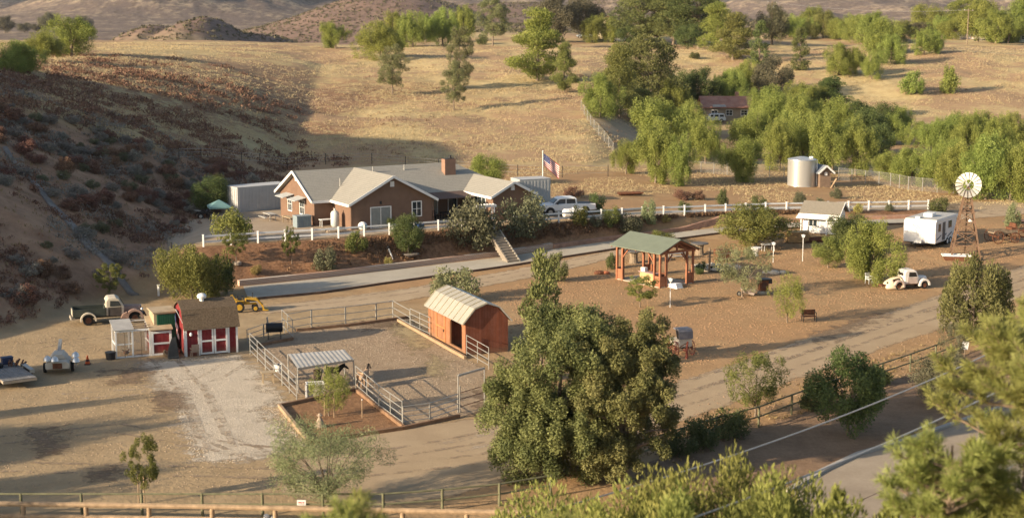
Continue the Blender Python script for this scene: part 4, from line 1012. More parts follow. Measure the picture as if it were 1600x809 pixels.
# clutter along the pad edge
def tote(label, p, rz, m, s=(.7, .45, .4), m2=None, group=None):
    o = thing('storage_tote', label, 'tote', p, rz, group)
    part(MB().prism([(-s[0]*.45, 0), (s[0]*.45, 0), (s[0]/2, s[2]), (-s[0]/2, s[2])], -s[1]/2, s[1]/2), 'tub', m, o); part(MB().box((0, 0, s[2] + .025), (s[0] + .04, s[1] + .04, .05)), 'lid', m2 or m, o); return o
tote('blue tote with lid by the fence under the small window', HL(5.6, -1.6), HRZ, BLUEP)
tote('second blue tote right of the first by the fence', HL(6.5, -1.7), HRZ + .2, BLUEP)
tote('white bin heaped beside the blue totes near the fence', HL(3.7, -1.9), HRZ, WHITEP, (.6, .5, .35))
o = thing('beach_ball', 'round white and teal ball shape beside the house corner', 'ball', HL(.9, -.6), 0)
part(MB().ell((0, 0, .42), (.46, .46, .42), 16, 8, -.99), 'ball', WHITEP, o, smooth=True); part(MB().ell((.06, -.06, .40), (.435, .435, .28), 16, 6, -.6), 'teal_panel', mat('teal_vinyl', (.03, .22, .24), .1, 3, .5), o, smooth=True)
def logpile(name, label, p, rz, n, L, m, r=.09):
    o = thing(name, label, 'wood pile', p, rz); rr = random.Random(n)
    for i in range(n):
        y = rr.uniform(-.5, .5); z = .08 + rr.random() * .4 * (1 - abs(y)); part(MB().cyl((-L/2 + rr.uniform(-.2, .2), y, z), (L/2 + rr.uniform(-.2, .2), y + rr.uniform(-.15, .15), z + rr.uniform(0, .1)), r * rr.uniform(.6, 1.1), n=7), 'log', m, o)
    return o
logpile('firewood_pile', 'heap of pale firewood by the white fence left of the ball', HL(-2.0, -.6), HRZ, 14, 1.6, mat('pale_log', (.42, .33, .24), .25, 3, .9))
def chair(name, label, p, rz, m, group=None):
    o = thing(name, label, 'chair', p, rz, group)
    part(MB().box((0, 0, .42), (.5, .5, .05)), 'seat', m, o); part(MB().box((0, .24, .7), (.5, .05, .5), rx=-.15), 'backrest', m, o)
    for sx in (-1, 1):
        for sy in (-1, 1): part(MB().beam((sx * .24, sy * .24, 0), (sx * .21, sy * .21, .42), .05), 'leg', m, o)
        part(MB().box((sx * .26, 0, .63), (.05, .5, .04)), 'armrest', m, o)
    return o
chair('patio_chair', 'dark patio chair under the brown patio cover, left one', HL(10.3, 2.4), HRZ + .4, BLACK)
chair('patio_chair', 'dark patio chair under the brown patio cover, right one', HL(12.6, 2.6), HRZ - .5, BLACK)
table('patio_table', 'dark patio table between two chairs under the brown cover', HL(11.5, 2.5), HRZ, 1.1, .8, .7, BLACK)
# shipping containers
def container(label, p, rz, L, H, W=2.4):
    o = thing('shipping_container', label, 'container', p, rz)
    m = MB(); m.box((L/2, W/2, H/2), (L, W, H)); part(m, 'body', CONT, o)
    for k in range(int(L / .55)):
        pass
    r = MB()
    for k in range(int(L / .4)): r.box((.25 + k * .4, -.012, H/2), (.18, .05, H - .3))
    for k in range(5): r.box((-.012, .3 + k * .45, H/2), (.05, .18, H - .3))
    part(r, 'side_rib', CONT, o)
    t = MB(); t.box((L/2, W/2, H + .03), (L + .06, W + .06, .06)); part(t, 'roof_sheet', mat('container_roof', (.46, .45, .43), .1, 1, .6), o)
    d = MB(); d.box((L + .03, W/2, H/2), (.05, W - .2, H - .25)); dd = part(d, 'end_door', CONT, o)
    part(MB().cyl((L + .08, W*.4, .2), (L + .08, W*.4, H - .2), .025).cyl((L + .08, W*.6, .2), (L + .08, W*.6, H - .2), .025), 'lock_rod', STEEL, dd)
    return o
pa = G(372, 333); pb = G(436, 327)
container('long pale storage container left behind the house', pa, math.atan2(pb.y - pa.y, pb.x - pa.x), 6.1, top_z(pa, 294) - pa.z)
pa = at_z(812, 318, 2.6); pa = Vector((pa[0], pa[1], 2.55))
container('white storage container behind the right wing of the house', pa, math.radians(24), 3.7, 2.6)
# flag on a pole behind the container
fp = Vector((at_z(848, 302, 2.9)[0], at_z(848, 302, 2.9)[1], 2.7))
fp = on(fp.x, fp.y)
FLT = NT('flag_cloth'); _u = FLT.n('ShaderNodeTexCoord').outputs['Generated']; _s = FLT.n('ShaderNodeSeparateXYZ'); FLT.l(_u, _s.inputs[0])
_st = FLT.math('MODULO', FLT.math('FLOOR', FLT.math('MULTIPLY', _s.outputs['Y'], 12.99)), 2.0)
_cc = FLT.mix(_st, (.42, .03, .04), (.68, .66, .62))
_can = FLT.math('MULTIPLY', FLT.math('LESS_THAN', _s.outputs['X'], .42), FLT.math('GREATER_THAN', _s.outputs['Y'], .46))
_cc = FLT.mix(_can, _cc, (.03, .04, .16))
_cp = FLT.n('ShaderNodeTexVoronoi'); _cp.inputs['Scale'].default_value = 26; _cp.inputs['Randomness'].default_value = .2; FLT.l(_u, _cp.inputs['Vector'])
_star = FLT.math('MULTIPLY', FLT.math('LESS_THAN', _cp.outputs['Distance'], .22), _can)
_cc = FLT.mix(_star, _cc, (.7, .7, .68))
FLAG = FLT.done(FLT.bsdf(_cc, .85))
def flag_mesh(W, H, hang, wave, nm='flag', nx=26, ny=14):
    vs = []; qs = []
    for j in range(ny + 1):
        for i in range(nx + 1):
            u = i / nx; v = j / ny
            vs.append((u * W * math.cos(hang), wave * math.sin(u * 9 + v * 1.5) * u + .04 * math.sin(v * 7), v * H - u * W * math.sin(hang) * (1 + .15 * (1 - v))))
    for j in range(ny):
        for i in range(nx):
            a = j * (nx + 1) + i; qs.append((a, a + 1, a + nx + 2, a + nx + 1))
    return np.array(vs), np.array(qs)
def flag_object(nm, W, H, hang, wave, parent, loc, rz=0):
    v, q = flag_mesh(W, H, hang, wave); flat = v.copy()
    me = np_mesh(nm, v, q)
    uv = me.uv_layers.new(name='cloth')
    nx, ny = 26, 14; gx = (np.arange(len(v)) % (nx + 1)) / nx; gy = (np.arange(len(v)) // (nx + 1)) / ny
    ids = q.ravel(); uv.data.foreach_set('uv', np.stack([gx[ids], gy[ids]], 1).astype(np.float32).ravel())
    o = link(nm, me, FLAG, parent); o.location = loc; o.rotation_euler = (0, 0, rz); return o
for n in FLT.t.nodes:
    pass
_uvn = FLT.n('ShaderNodeUVMap'); _uvn.uv_map = 'cloth'
for lk in list(FLT.t.links):
    if lk.from_socket == _u: FLT.t.links.new(_uvn.outputs[0], lk.to_socket)
ztop = top_z(fp, 237) - fp.z
o = thing('flag_pole', 'white pole flying a striped flag behind the white container', 'flag pole', fp)
part(MB().tube([(0, 0, -.2), (0, 0, ztop * .5), (0, 0, ztop)], [.07, .06, .045], 8), 'pole', WHITEP, o); part(MB().ell((0, 0, ztop + .05), (.09, .09, .09), 8, 6), 'finial', WHITEP, o)
flag_object('flag', 2.3, 1.35, math.radians(38), .14, o, (.06, 0, ztop - 1.5), math.radians(10))
# teal canopy, quad bike
p = G(343, 344); o = thing('canopy', 'teal peaked canopy with thin legs left of the pad', 'canopy', p, .3)
part(MB().add([(-1.1, -1.1, 1.45), (1.1, -1.1, 1.45), (1.1, 1.1, 1.45), (-1.1, 1.1, 1.45), (0, 0, 2.1), (-1.1, -1.1, 1.3), (1.1, -1.1, 1.3), (1.1, 1.1, 1.3), (-1.1, 1.1, 1.3)], [(0,1,4),(1,2,4),(2,3,4),(3,0,4),(0,5,6,1),(1,6,7,2),(2,7,8,3),(3,8,5,0)]), 'canopy_top', mat('teal_canvas', (.13, .24, .24), .1, 2, .8), o)
for sx in (-1, 1):
    for sy in (-1, 1): part(MB().cyl((sx, sy, 0), (sx, sy, 1.4), .04), 'leg', BLACK, o)
def wheel(parent, c, r, w, axis='y', rim=STEEL, n=16):
    t = part(MB().wheel(c, r, w, n, axis), 'wheel', RUBBER, parent, smooth=True)
    e = Vector((0, w/2 + .012, 0)) if axis == 'y' else Vector((w/2 + .012, 0, 0)); c = Vector(c)
    part(MB().cyl(c - e, c + e, r * .58, r * .58, 12), 'rim', rim, t); return t
p = G(320, 341); o = thing('quad_bike', 'small dark quad bike parked left of the teal canopy', 'quad bike', p, .5)
part(MB().box((0, 0, .62), (1.5, .5, .25)).ell((.35, 0, .72), (.4, .35, .25), 10, 6, -.3).box((-.25, 0, .82), (.7, .3, .14)), 'body', BLACK, o, smooth=True)
part(MB().cyl((.45, -.4, 1.0), (.45, .4, 1.0), .03).cyl((.45, 0, .7), (.45, 0, 1.0), .04), 'handlebar', BLACK, o); part(MB().box((-.75, 0, .85), (.5, .9, .05)), 'rack', STEEL, o)
for sx in (-.6, .6):
    for sy in (-.45, .45): wheel(o, (sx, sy, .3), .3, .24)
p = G(268, 396); block('marker_post', 'short dark post standing in the gravel left of the pad', 'post', p, 0, [('post', BLACK, MB().cyl((0, 0, -.2), (0, 0, .95), .07)), ('cap', BLACK, MB().box((0, 0, .97), (.2, .2, .06)))])
p = G(248, 462); block('marker_post', 'short white post at the hill foot beside the large bush', 'post', p, 0, [('post', WHITEP, MB().box((0, 0, .4), (.16, .16, 1.0))), ('cap', WHITEP, MB().box((0, 0, .92), (.22, .22, .05)))])
# white vinyl rail fences
def rail_fence(label, px_pts, n_posts, H, m, name='rail_fence', rails=(.42, .88), pw=.15, rh=.16, rt=.06, group=None, round_rail=False, pts=None, cap=True):
    P = [G(*q) for q in px_pts] if pts is None else pts
    L = [0]
    for a, b in zip(P, P[1:]): L.append(L[-1] + (b - a).length)
    qs = np.linspace(0, L[-1], n_posts)
    W = [Vector((float(np.interp(q, L, [p.x for p in P])), float(np.interp(q, L, [p.y for p in P])), 0)) for q in qs]
    for w_ in W: w_.z = hz(w_.x, w_.y)
    base = W[0].copy(); o = thing(name, label, 'fence', base, 0, group)
    for w_ in W:
        q = w_ - base; b = MB()
        if round_rail: b.cyl(q + Vector((0, 0, -.3)), q + Vector((0, 0, H)), pw / 2, pw / 2.2, 9)
        else:
            b.box(q + Vector((0, 0, H/2 - .15)), (pw, pw, H + .3))
            if cap: b.box(q + Vector((0, 0, H + .03)), (pw + .05, pw + .05, .06))
        part(b, 'post', m, o, smooth=round_rail)
    for a, b_ in zip(W, W[1:]):
        for r in rails:
            q0 = a - base + Vector((0, 0, r * H)); q1 = b_ - base + Vector((0, 0, r * H)); bb_ = MB()
            if round_rail: bb_.cyl(q0, q1, rh / 2, rh / 2.1, 8)
            else: bb_.beam(q0, q1, rt, rh)
            part(bb_, 'rail', m, o)
    return o
def epts(*px): return [Vector(at_z(*q)).to_3d() if False else Vector((at_z(*q)[0], at_z(*q)[1], 0)) for q in px]
rail_fence('white two rail fence along the left pad edge before the house', None, 11, 1.05, WHITE, pts=epts((318, 386.5, 2.5), (420, 379, 2.5), (500, 374.5, 2.5), (600, 367.5, 2.5), (722, 358.5, 2.5)))
rail_fence('white two rail fence from the pickup to the trailer along the upper road', None, 21, 1.05, WHITE, pts=epts((803, 353, 2.5), (850, 349.5, 2.5), (1000, 339.5, 2.3), (1200, 331.5, 1.9), (1450, 327.5, 1.3)))
# arbour and garden steps
p = Vector((at_z(759, 357, 2.5)[0], at_z(759, 357, 2.5)[1], 2.5)); o = thing('garden_arbour', 'white arbour with flat slatted top over the steps', 'arbour', p, math.radians(20))
for sx in (-.75, .75):
    for sy in (-.35, .35): part(MB().box((sx, sy, 1.05), (.11, .11, 2.2)), 'post', WHITE, o)
t = MB()
for sy in (-.35, .35): t.box((0, sy, 2.2), (2.0, .06, .16))
part(t, 'top_beam', WHITE, o); t = MB()
for k in range(7): t.box((-.9 + .3 * k, 0, 2.32), (.05, 1.1, .09))
part(t, 'slat', WHITE, o)
a0 = G(803, 410); a1 = Vector((at_z(772, 362, 2.5)[0], at_z(772, 362, 2.5)[1], 2.5))
o = thing('garden_steps', 'straight concrete steps with white side edge climbing the bank', 'steps', a0, 0)
d = a1 - a0; n = 12; s = Vector((d.y, -d.x, 0)).normalized() * .55; m = MB()
for i in range(n):
    q0 = d * (i / n); q1 = d * ((i + 1) / n); z = d.z * (i + 1) / n + .05
    vs = [q0 - s, q0 + s, q1 + s, q1 - s]; vs = [Vector((v.x, v.y, z)) for v in vs]
    m.add(vs + [v - Vector((0, 0, .8)) for v in vs], [(0,1,2,3),(7,6,5,4),(0,4,5,1),(1,5,6,2),(2,6,7,3),(3,7,4,0)])
STEPC = mat('step_concrete', (.25, .21, .165), .2, 2, .9); part(m, 'step', STEPC, o)
for sgn in (1, -1): part(MB().beam(s * 1.12 * sgn + Vector((0, 0, .06)), d + s * 1.12 * sgn + Vector((0, 0, .06)), .12, .22), 'side_edge', CONC2 if sgn > 0 else STEPC, o)
# shovel-like tools and dish on the bank
p = G(614, 404); o = thing('leaning_pipe', 'tilted white pipe with a dark cap stuck in the bank', 'pipe', p, .2)
part(MB().tube([(-.0, 0, -.1), (-.35, .3, .9)], .07, 8), 'pipe', WHITEP, o); part(MB().ell((-.38, .33, 1.0), (.15, .15, .15), 8, 6), 'cap', BLACK, o)
p = G(642, 401); block('stone_bowl', 'dark round stone bowl under the conical bank tree', 'bowl', p, 0, [('bowl', mat('dark_stone', (.12, .10, .09), .3, 3, .9), MB().lathe([(.4, 0), (.75, .22), (.75, .28), (.55, .2)], n=14)), ('rim_stone', mat('rim_stone', (.2, .17, .14), .3, 3, .9), MB().lathe([(.74, .27), (.8, .3), (.7, .33)], n=14))])
p = G(370, 412); block('stone_ring', 'low grey stone ring under the small round tree', 'stones', p, 0, [('ring', mat('ring_stone', (.3, .25, .2), .3, 3, .9), MB().lathe([(.4, -.1), (.42, .15), (.3, .18), (.28, -.1)], n=12))])
# ------------------------------------------------------------------ red shed, coop, green shed
pA = G(290, 557); pB = G(372, 549.5); RZ, W = house_frame(pA, pB)
def LF(p, rz):
    return lambda x, y, z=0: Vector((p.x + x * math.cos(rz) - y * math.sin(rz), p.y + x * math.sin(rz) + y * math.cos(rz), p.z + z))
sh = thing('red_shed', 'red barn style shed with brown gambrel roof and white trimmed double doors', 'shed', pA, RZ)
SL = LF(pA, RZ); D = 3.2; EH = top_z(pA, 512) - .05
w = MB(); w.prism([(0, 0), (D, 0), (D, EH), (D - .5, EH + 1.1), (D/2, EH + 1.55), (.5, EH + 1.1), (0, EH)], 0, W, 'x'); part(w, 'wall', RED, sh)
def roofstrip(prof, a0, a1, t=.09):
    m = MB(); n = len(prof)
    out = []
    for i, (y, z) in enumerate(prof):
        y0, z0 = prof[max(i-1, 0)]; y1, z1 = prof[min(i+1, n-1)]; dx, dz = y1 - y0, z1 - z0; L = math.hypot(dx, dz); out.append((y - dz / L * t, z + dx / L * t))
    for i in range(n - 1):
        m.prism([prof[i], prof[i+1], out[i+1], out[i]], a0, a1, 'x')
    return m
r = roofstrip([(-.22, EH - .14), (.46, EH + 1.16), (D/2, EH + 1.62)], -.12, W + .12); part(r, 'roof', BSHINGLE, sh)
r = roofstrip([(D/2, EH + 1.62), (D - .46, EH + 1.16), (D + .22, EH - .14)], -.12, W + .12); part(r, 'roof', BSHINGLE, sh)
part(MB().lathe([(.16, 0), (.16, .2), (.3, .24), (.34, .38), (.24, .52), (.05, .58)], (W * .42, D/2 - .25, EH + 1.55), 14), 'roof_vent', WHITEP, sh, smooth=True)
for x in (.06, W - .06): part(MB().box((x, -.025, EH/2 - .02), (.13, .06, EH - .04)), 'corner_trim', WHITE, sh)
for y in (.09, D - .06): part(MB().box((-.03, y, EH/2), (.06, .12, EH - .1)), 'corner_trim', WHITE, sh)
cx = W * .54; dw = .96
for k in (-1, 1):
    x = cx + k * (dw/2 + .01); dr = part(MB().box((x, -.05, 1.0), (dw - .02, .06, 1.85)), 'door', RED, sh); f = MB()
    for s in (-1, 1): f.box((x + s * (dw/2 - .07), -.09, 1.0), (.12, .04, 1.85)); f.box((x, -.09, 1.0 + s * .865), (dw - .27, .04, .12))
    f.box((x, -.09, 1.0), (dw - .27, .04, .12)); part(f, 'door_trim', WHITE, dr)
f = MB()
for s in (-1, 1): f.box((cx + s * (dw + .08), -.05, 1.02), (.12, .07, 2.0))
f.box((cx, -.05, 1.98), (2 * dw + .02, .07, .1)); part(f, 'door_frame', WHITE, sh)
part(MB().box((.38, -.08, EH - .42), (.12, .1, .12)).ell((.38, -.18, EH - .42), (.1, .1, .14), 8, 6), 'wall_lamp', WHITEP, sh)
chair('wooden_chair', 'small pale wooden chair against the red shed front', SL(.55, -.42), RZ + PI, mat('chair_wood', (.33, .24, .18), .2, 3, .8))
o = thing('hanging_flag', 'striped flag hanging from a pole on the left end of the red shed', 'flag', SL(-.3, .35), RZ)
part(MB().cyl((.25, 0, 2.3), (-.25, -.3, 3.35), .025), 'pole', WHITEP, o)
flag_object('flag', 1.3, .55, math.radians(80), .1, o, (-.3, -.25, 2.55), math.radians(-60))
o = thing('covered_grill', 'grey tarp covered upright load between coop and red shed', 'grill', SL(-.85, -.05), RZ); o.scale = (.62, .8, .95)
part(MB().add([(-.62, -.3, 0), (.55, -.35, 0), (.6, .4, 0), (-.55, .45, 0), (-.5, -.2, .75), (.42, -.25, .9), (.45, .3, .8), (-.45, .3, .7), (-.15, -.05, 1.45), (.3, -.1, 1.6), (.25, .2, 1.5), (-.1, .2, 1.4)], [(0,1,5,4),(1,2,6,5),(2,3,7,6),(3,0,4,7),(4,5,9,8),(5,6,10,9),(6,7,11,10),(7,4,8,11),(8,9,10,11),(3,2,1,0)]), 'cover', mat('grey_tarp', (.055, .055, .053), .25, 3, .8), o, smooth=True); part(MB().beam((-.6, -.34, .12), (.55, -.39, .15), .03, .05), 'strap', mat('tarp_strap', (.14, .14, .13), .2, 3, .8), o)
logpile('board_stack', 'loose boards leaning in the gap behind the tarp', SL(-.75, 1.3), RZ + 1.3, 9, 1.5, GREYW, .1)
# green sheet metal shed
pg = G(252, 534); gA = SL(-1.75, 1.7); o = thing('green_shed', 'narrow shed with green metal front and flat tan roof', 'shed', gA, RZ)
hh = top_z(gA, 490); part(MB().box((.75, .9, hh/2), (1.5, 1.8, hh)), 'wall', TAN, o); part(MB().box((.85, -.03, hh/2 - .05), (1.3, .05, hh - .1)), 'front_sheet', GREEN, o); part(MB().box((.75, .9, hh + .05), (1.7, 2.1, .1)), 'roof', TAN, o)
c = MB()
for k in range(8): c.box((.28 + k * .16, -.07, hh/2 - .05), (.05, .03, hh - .2))
part(c, 'front_rib', GREEN, o)
# chicken coop
pA = G(181, 560); pB = G(268, 553); RZc, Wc = house_frame(pA, pB); CL = LF(pA, RZc)
o = thing('chicken_coop', 'white framed chicken run with wire sides and a red door', 'coop', pA, RZc)
rw = Wc * .62; h1 = 1.85; fr = MB()
def post(x, y, hgt, t=.11): fr.box((x, y, hgt/2), (t, t, hgt))
for x in (.05, rw * .5, rw): post(x, 0, h1); post(x, 1.9, h1 + .25)
fr.box((rw/2, 0, h1 + .03), (rw, .09, .12)).box((rw/2, 0, .06), (rw, .08, .1)).box((rw * .27, .0, .95), (rw * .42, .06, .08)).box((rw/2, 1.9, h1 + .3), (rw, .09, .12))
for x in (.05, rw): fr.beam((x, 0, h1), (x, 1.9, h1 + .27), .09); fr.beam((x, 0, .9), (x, 1.9, .9), .07)
part(fr, 'frame', WHITEP, o)
df = MB()
for x in (rw * .27, rw * .75): df.box((x, -.02, .9), (.05, .04, 1.7))
part(df, 'inner_frame', GREYW, o)
WM = NT('hen_wire'); _c = WM.n('ShaderNodeTexCoord').outputs['Object']; _b = WM.n('ShaderNodeTexBrick'); _b.inputs['Scale'].default_value = 9; _b.inputs['Mortar Size'].default_value = .06; WM.l(_c, _b.inputs['Vector'])
_p = WM.bsdf((.3, .29, .27), .5, .4); _tr = WM.n('ShaderNodeBsdfTransparent'); _mx = WM.n('ShaderNodeMixShader')
_mx.inputs[0].default_value = .16; WM.l(_tr.outputs[0], _mx.inputs[1]); WM.l(_p.outputs[0], _mx.inputs[2]); WIRE = WM.done(_mx)
part(MB().box((rw/2, .03, h1/2), (rw - .1, .012, h1 - .1)).box((.1, .95, h1/2), (.012, 1.8, h1 - .1)).box((rw/2, 1.87, h1/2), (rw - .1, .012, h1 - .1)), 'wire_mesh', WIRE, o)
part(MB().add([(-.1, -.15, h1 + .1), (rw * .55, -.15, h1 + .1), (rw * .55, 2.1, h1 + .42), (-.1, 2.1, h1 + .42), (-.1, -.15, h1 + .14), (rw * .55, -.15, h1 + .14), (rw * .55, 2.1, h1 + .46), (-.1, 2.1, h1 + .46)], [(0,1,2,3),(7,6,5,4),(0,4,5,1),(1,5,6,2),(2,6,7,3),(3,7,4,0)]), 'run_roof', CORRM, o)
sl_ = MB()
for k in range(5): sl_.box((rw * .8, .15 + k * .45, h1 + .15 + k * .065), (rw * .48, .12, .05))
part(sl_, 'roof_slat', GREYW, o)
part(MB().prism([(0, 0), (1.95, 0), (1.95, h1 + .35), (0, h1 - .05)], rw + .1, Wc, 'x'), 'hen_house', RED, o)
part(MB().add([(rw - .05, -.25, h1 - .05), (Wc + .12, -.25, h1 - .05), (Wc + .12, 2.1, h1 + .5), (rw - .05, 2.1, h1 + .5), (rw - .05, -.25, h1 + .02), (Wc + .12, -.25, h1 + .02), (Wc + .12, 2.1, h1 + .57), (rw - .05, 2.1, h1 + .57)], [(0,1,2,3),(7,6,5,4),(0,4,5,1),(1,5,6,2),(2,6,7,3),(3,7,4,0)]), 'hen_house_roof', TAN, o)
x0, x1 = rw + .16, Wc - .04; dd = part(MB().box(((x0 + x1)/2, -.03, .82), (x1 - x0, .05, 1.5)), 'door', RED, o); f = MB()
for x in (x0, x1): f.box((x, -.06, .86), (.16, .06, 1.7))
for z in (.08, .84, 1.62): f.box(((x0 + x1)/2, -.062, z), (x1 - x0 - .165, .05, .13))
part(f, 'door_trim', WHITE, dd)
hen = MB(); hen.ell((.5, .8, .32), (.2, .13, .15), 10, 6).ell((.68, .8, .5), (.07, .06, .09), 8, 6)
p = CL(.8, .6); q = thing('hen', 'small dark hen inside the wire chicken run', 'hen', p, .4)
part(MB().ell((0, 0, .25), (.2, .13, .15), 10, 7, -.99).ell((.18, 0, .43), (.06, .055, .08), 8, 6, -.99).add([(-.15, 0, .3), (-.33, .05, .5), (-.33, -.05, .5), (-.12, 0, .38)], [(0,1,2),(1,3,2),(0,3,1),(0,2,3)]), 'body', RUST, q, smooth=True)
for sy in (-.05, .05): part(MB().cyl((0, sy, 0), (0, sy, .15), .015), 'leg', YEL, q)
p = G(173, 561); block('black_bucket', 'black tub standing at the left corner of the chicken run', 'bucket', p, 0, [('tub', BLACK, MB().lathe([(.3, 0), (.36, .5), (.33, .5), (.28, .1)], n=16)), ('rim', BLACK, MB().lathe([(.36, .47), (.39, .5), (.36, .53)], n=16))])
p = G(137, 569); o = thing('traffic_cone', 'orange traffic cone on a black base beside the trailer', 'cone', p, 0); o.scale = (.62, .62, .66)
part(MB().box((0, 0, .05), (.62, .62, .1)), 'base', BLACK, o); part(MB().lathe([(.27, .1), (.05, .95), (.02, .96)], n=14), 'cone', ORANGE, o, smooth=True); part(MB().lathe([(.225, .35), (.17, .52)], n=14), 'dark_band', BLACK, o)
# ------------------------------------------------------------------ vintage pickup
def arch(x, y, z, r0, r1, w, a0, a1, n=12):
    pr = [(x + r1 * math.cos(a0 + (a1 - a0) * i / n), z + r1 * math.sin(a0 + (a1 - a0) * i / n)) for i in range(n + 1)]; qr = [(x + r0 * math.cos(a0 + (a1 - a0) * i / n), z + r0 * math.sin(a0 + (a1 - a0) * i / n)) for i in range(n + 1)]
    m = MB()
    for i in range(n): m.prism([pr[i], pr[i + 1], qr[i + 1], qr[i]], y - w / 2, y + w / 2)
    return m
def vintage_pickup(label, p, rz, L):
    o = thing('vintage_pickup', label, 'pickup', p, rz); k = L / 5.2
    FAD = mat('faded_primer', (.30, .20, .16), .25, 2, .7, c2=(.17, .09, .06), cover=.4); CAB = mat('chalky_beige', (.52, .46, .36), .15, 2, .7, c2=(.33, .22, .15), cover=.25); BED = mat('dark_green_bed', (.035, .042, .035), .3, 2, .6, c2=(.10, .07, .05), cover=.3)
    part(MB().box((0, 0, .55), (4.9, .8, .18)), 'chassis', BLACK, o)
    b = MB(); b.box((-1.45, 0, .68), (2.3, 1.55, .08))
    for s in (-1, 1): b.box((-1.45, s * .78, .93), (2.3, .06, .55))
    b.box((-.33, 0, .95), (.06, 1.5, .6)).box((-2.58, 0, .93), (.06, 1.5, .52)); bed = part(b, 'bed', BED, o)
    part(MB().box((-2.63, 0, .9), (.05, 1.35, .42)), 'tailgate', CAB, bed)
    for s in (-1, 1): part(arch(-1.55, s * .93, .42, .47, .57, .3, -.15, PI + .15), 'rear_fender', CAB, o)
    cab = MB(); cab.prism([(-.28, .6), (1.0, .6), (1.05, 1.25), (.72, 1.82), (.45, 1.95), (-.1, 1.93), (-.28, 1.7)], -.72, .72); c_ = part(cab, 'cab', CAB, o, bevel=.09)
    part(MB().box((.36, -.735, .92), (.95, .03, .62)), 'door', mat('dark_door', (.06, .05, .045), .3, 2, .6), o); part(MB().box((.36, .735, .92), (.95, .03, .62)), 'door', FAD, o)
    for s in (-1, 1): part(MB().prism([(.02, 1.3), (.85, 1.3), (.62, 1.68), (.05, 1.72)], s * .735 - .01, s * .735 + .01), 'side_window', GLASS, c_)
    part(MB().box((-.29, 0, 1.55), (.03, .7, .26)), 'rear_window', GLASS, c_); part(MB().box((.93, 0, 1.55), (.03, 1.2, .4), ry=-.52), 'windscreen', GLASS, c_)
    hd = MB(); hd.prism([(-.46, .62), (.46, .62), (.46, 1.05), (.3, 1.24), (-.3, 1.24), (-.46, 1.05)], 1.0, 2.25, 'x', .78); part(hd, 'hood', FAD, o, bevel=.06)
    for s in (-1, 1): part(arch(1.75, s * .80, .42, .46, .62, .42, -.1, PI + .25).prism([(.75, .42), (1.25, .42), (1.2, .85), (.9, .72)], s * .80 - .2, s * .80 + .2), 'front_fender', FAD, o)
    part(MB().box((2.27, 0, .85), (.05, .6, .5)), 'grille', RUST, o)
    for s in (-1, 1): part(MB().ell((2.3, s * .62, .95), (.1, .13, .13), 10, 6, -.99), 'headlight', CHROME, o, smooth=True)
    part(MB().box((2.55, 0, .5), (.08, 1.7, .14)), 'bumper', RUST, o); part(MB().box((-2.75, 0, .5), (.08, 1.5, .12)), 'bumper', CAB, o)
    for x in (-1.55, 1.75):
        for s in (-.78, .78): wheel(o, (x, s, .38), .38, .2, rim=RUST)
    o.scale = (k, k, k); return o
pa = G(135, 507); pb = G(212, 503); rz, L = house_frame(pa, pb)
pc = G(168, 505.5); vintage_pickup('vintage pickup with chalky cab and dark bed parked below the hillside', pc + Vector((0, .6, 0)), rz + .05, 5.4)
# ------------------------------------------------------------------ yellow tractor with loader
pc = G(385, 486); o = thing('yellow_tractor', 'yellow loader tractor parked behind the red shed', 'tractor', pc, .22); o.scale = (.66, .66, .7)
part(MB().box((.1, 0, .95), (2.2, .75, .25)).box((.55, 0, 1.28), (1.4, .72, .5)).box((-.7, 0, 1.15), (.9, 1.2, .3)), 'body', YEL, o, bevel=.04)
part(MB().box((.55, 0, 1.3), (1.1, .76, .28)), 'engine_side', BLACK, o); part(MB().cyl((.8, .2, 1.5), (.8, .2, 2.1), .05), 'exhaust', BLACK, o)
part(MB().box((-.75, 0, 1.42), (.5, .55, .12)).box((-.98, 0, 1.7), (.1, .55, .5)), 'seat', BLACK, o); part(MB().cyl((-.25, 0, 1.4), (-.4, 0, 1.75), .03).lathe([(.2, -.02), (.22, 0), (.2, .02)], (-.42, 0, 1.76), 12), 'steering_wheel', BLACK, o)
for s in (-1, 1):
    part(MB().beam((.1, s * .55, 1.55), (1.3, s * .55, 1.35), .12, .16).beam((1.3, s * .55, 1.35), (2.0, s * .55, .5), .12, .16), 'loader_arm', YEL, o)
    part(MB().cyl((.4, s * .55, 1.1), (1.35, s * .55, 1.15), .05), 'hydraulic_ram', STEEL, o)
    part(MB().box((-.9, s * .68, 1.32), (1.1, .3, .06)).beam((-1.35, s * .68, 1.32), (-1.55, s * .68, .95), .3, .05), 'mudguard', YEL, o)
    wheel(o, (-.85, s * .75, .62), .62, .36, rim=YEL); wheel(o, (1.05, s * .62, .4), .4, .24, rim=YEL)
part(MB().prism([(1.9, .15), (2.55, .12), (2.6, .2), (2.1, .3), (2.0, .75), (1.9, .75)], -.85, .85), 'bucket', YEL, o)
part(MB().beam((-1.1, 0, 1.0), (-1.7, 0, 1.9), .2, .25).beam((-1.7, 0, 1.9), (-1.95, 0, 1.2), .16, .2), 'backhoe_arm', YEL, o); part(MB().prism([(-2.1, .85), (-1.75, .9), (-1.8, 1.25), (-2.0, 1.25)], -.25, .25), 'backhoe_bucket', RUST, o)
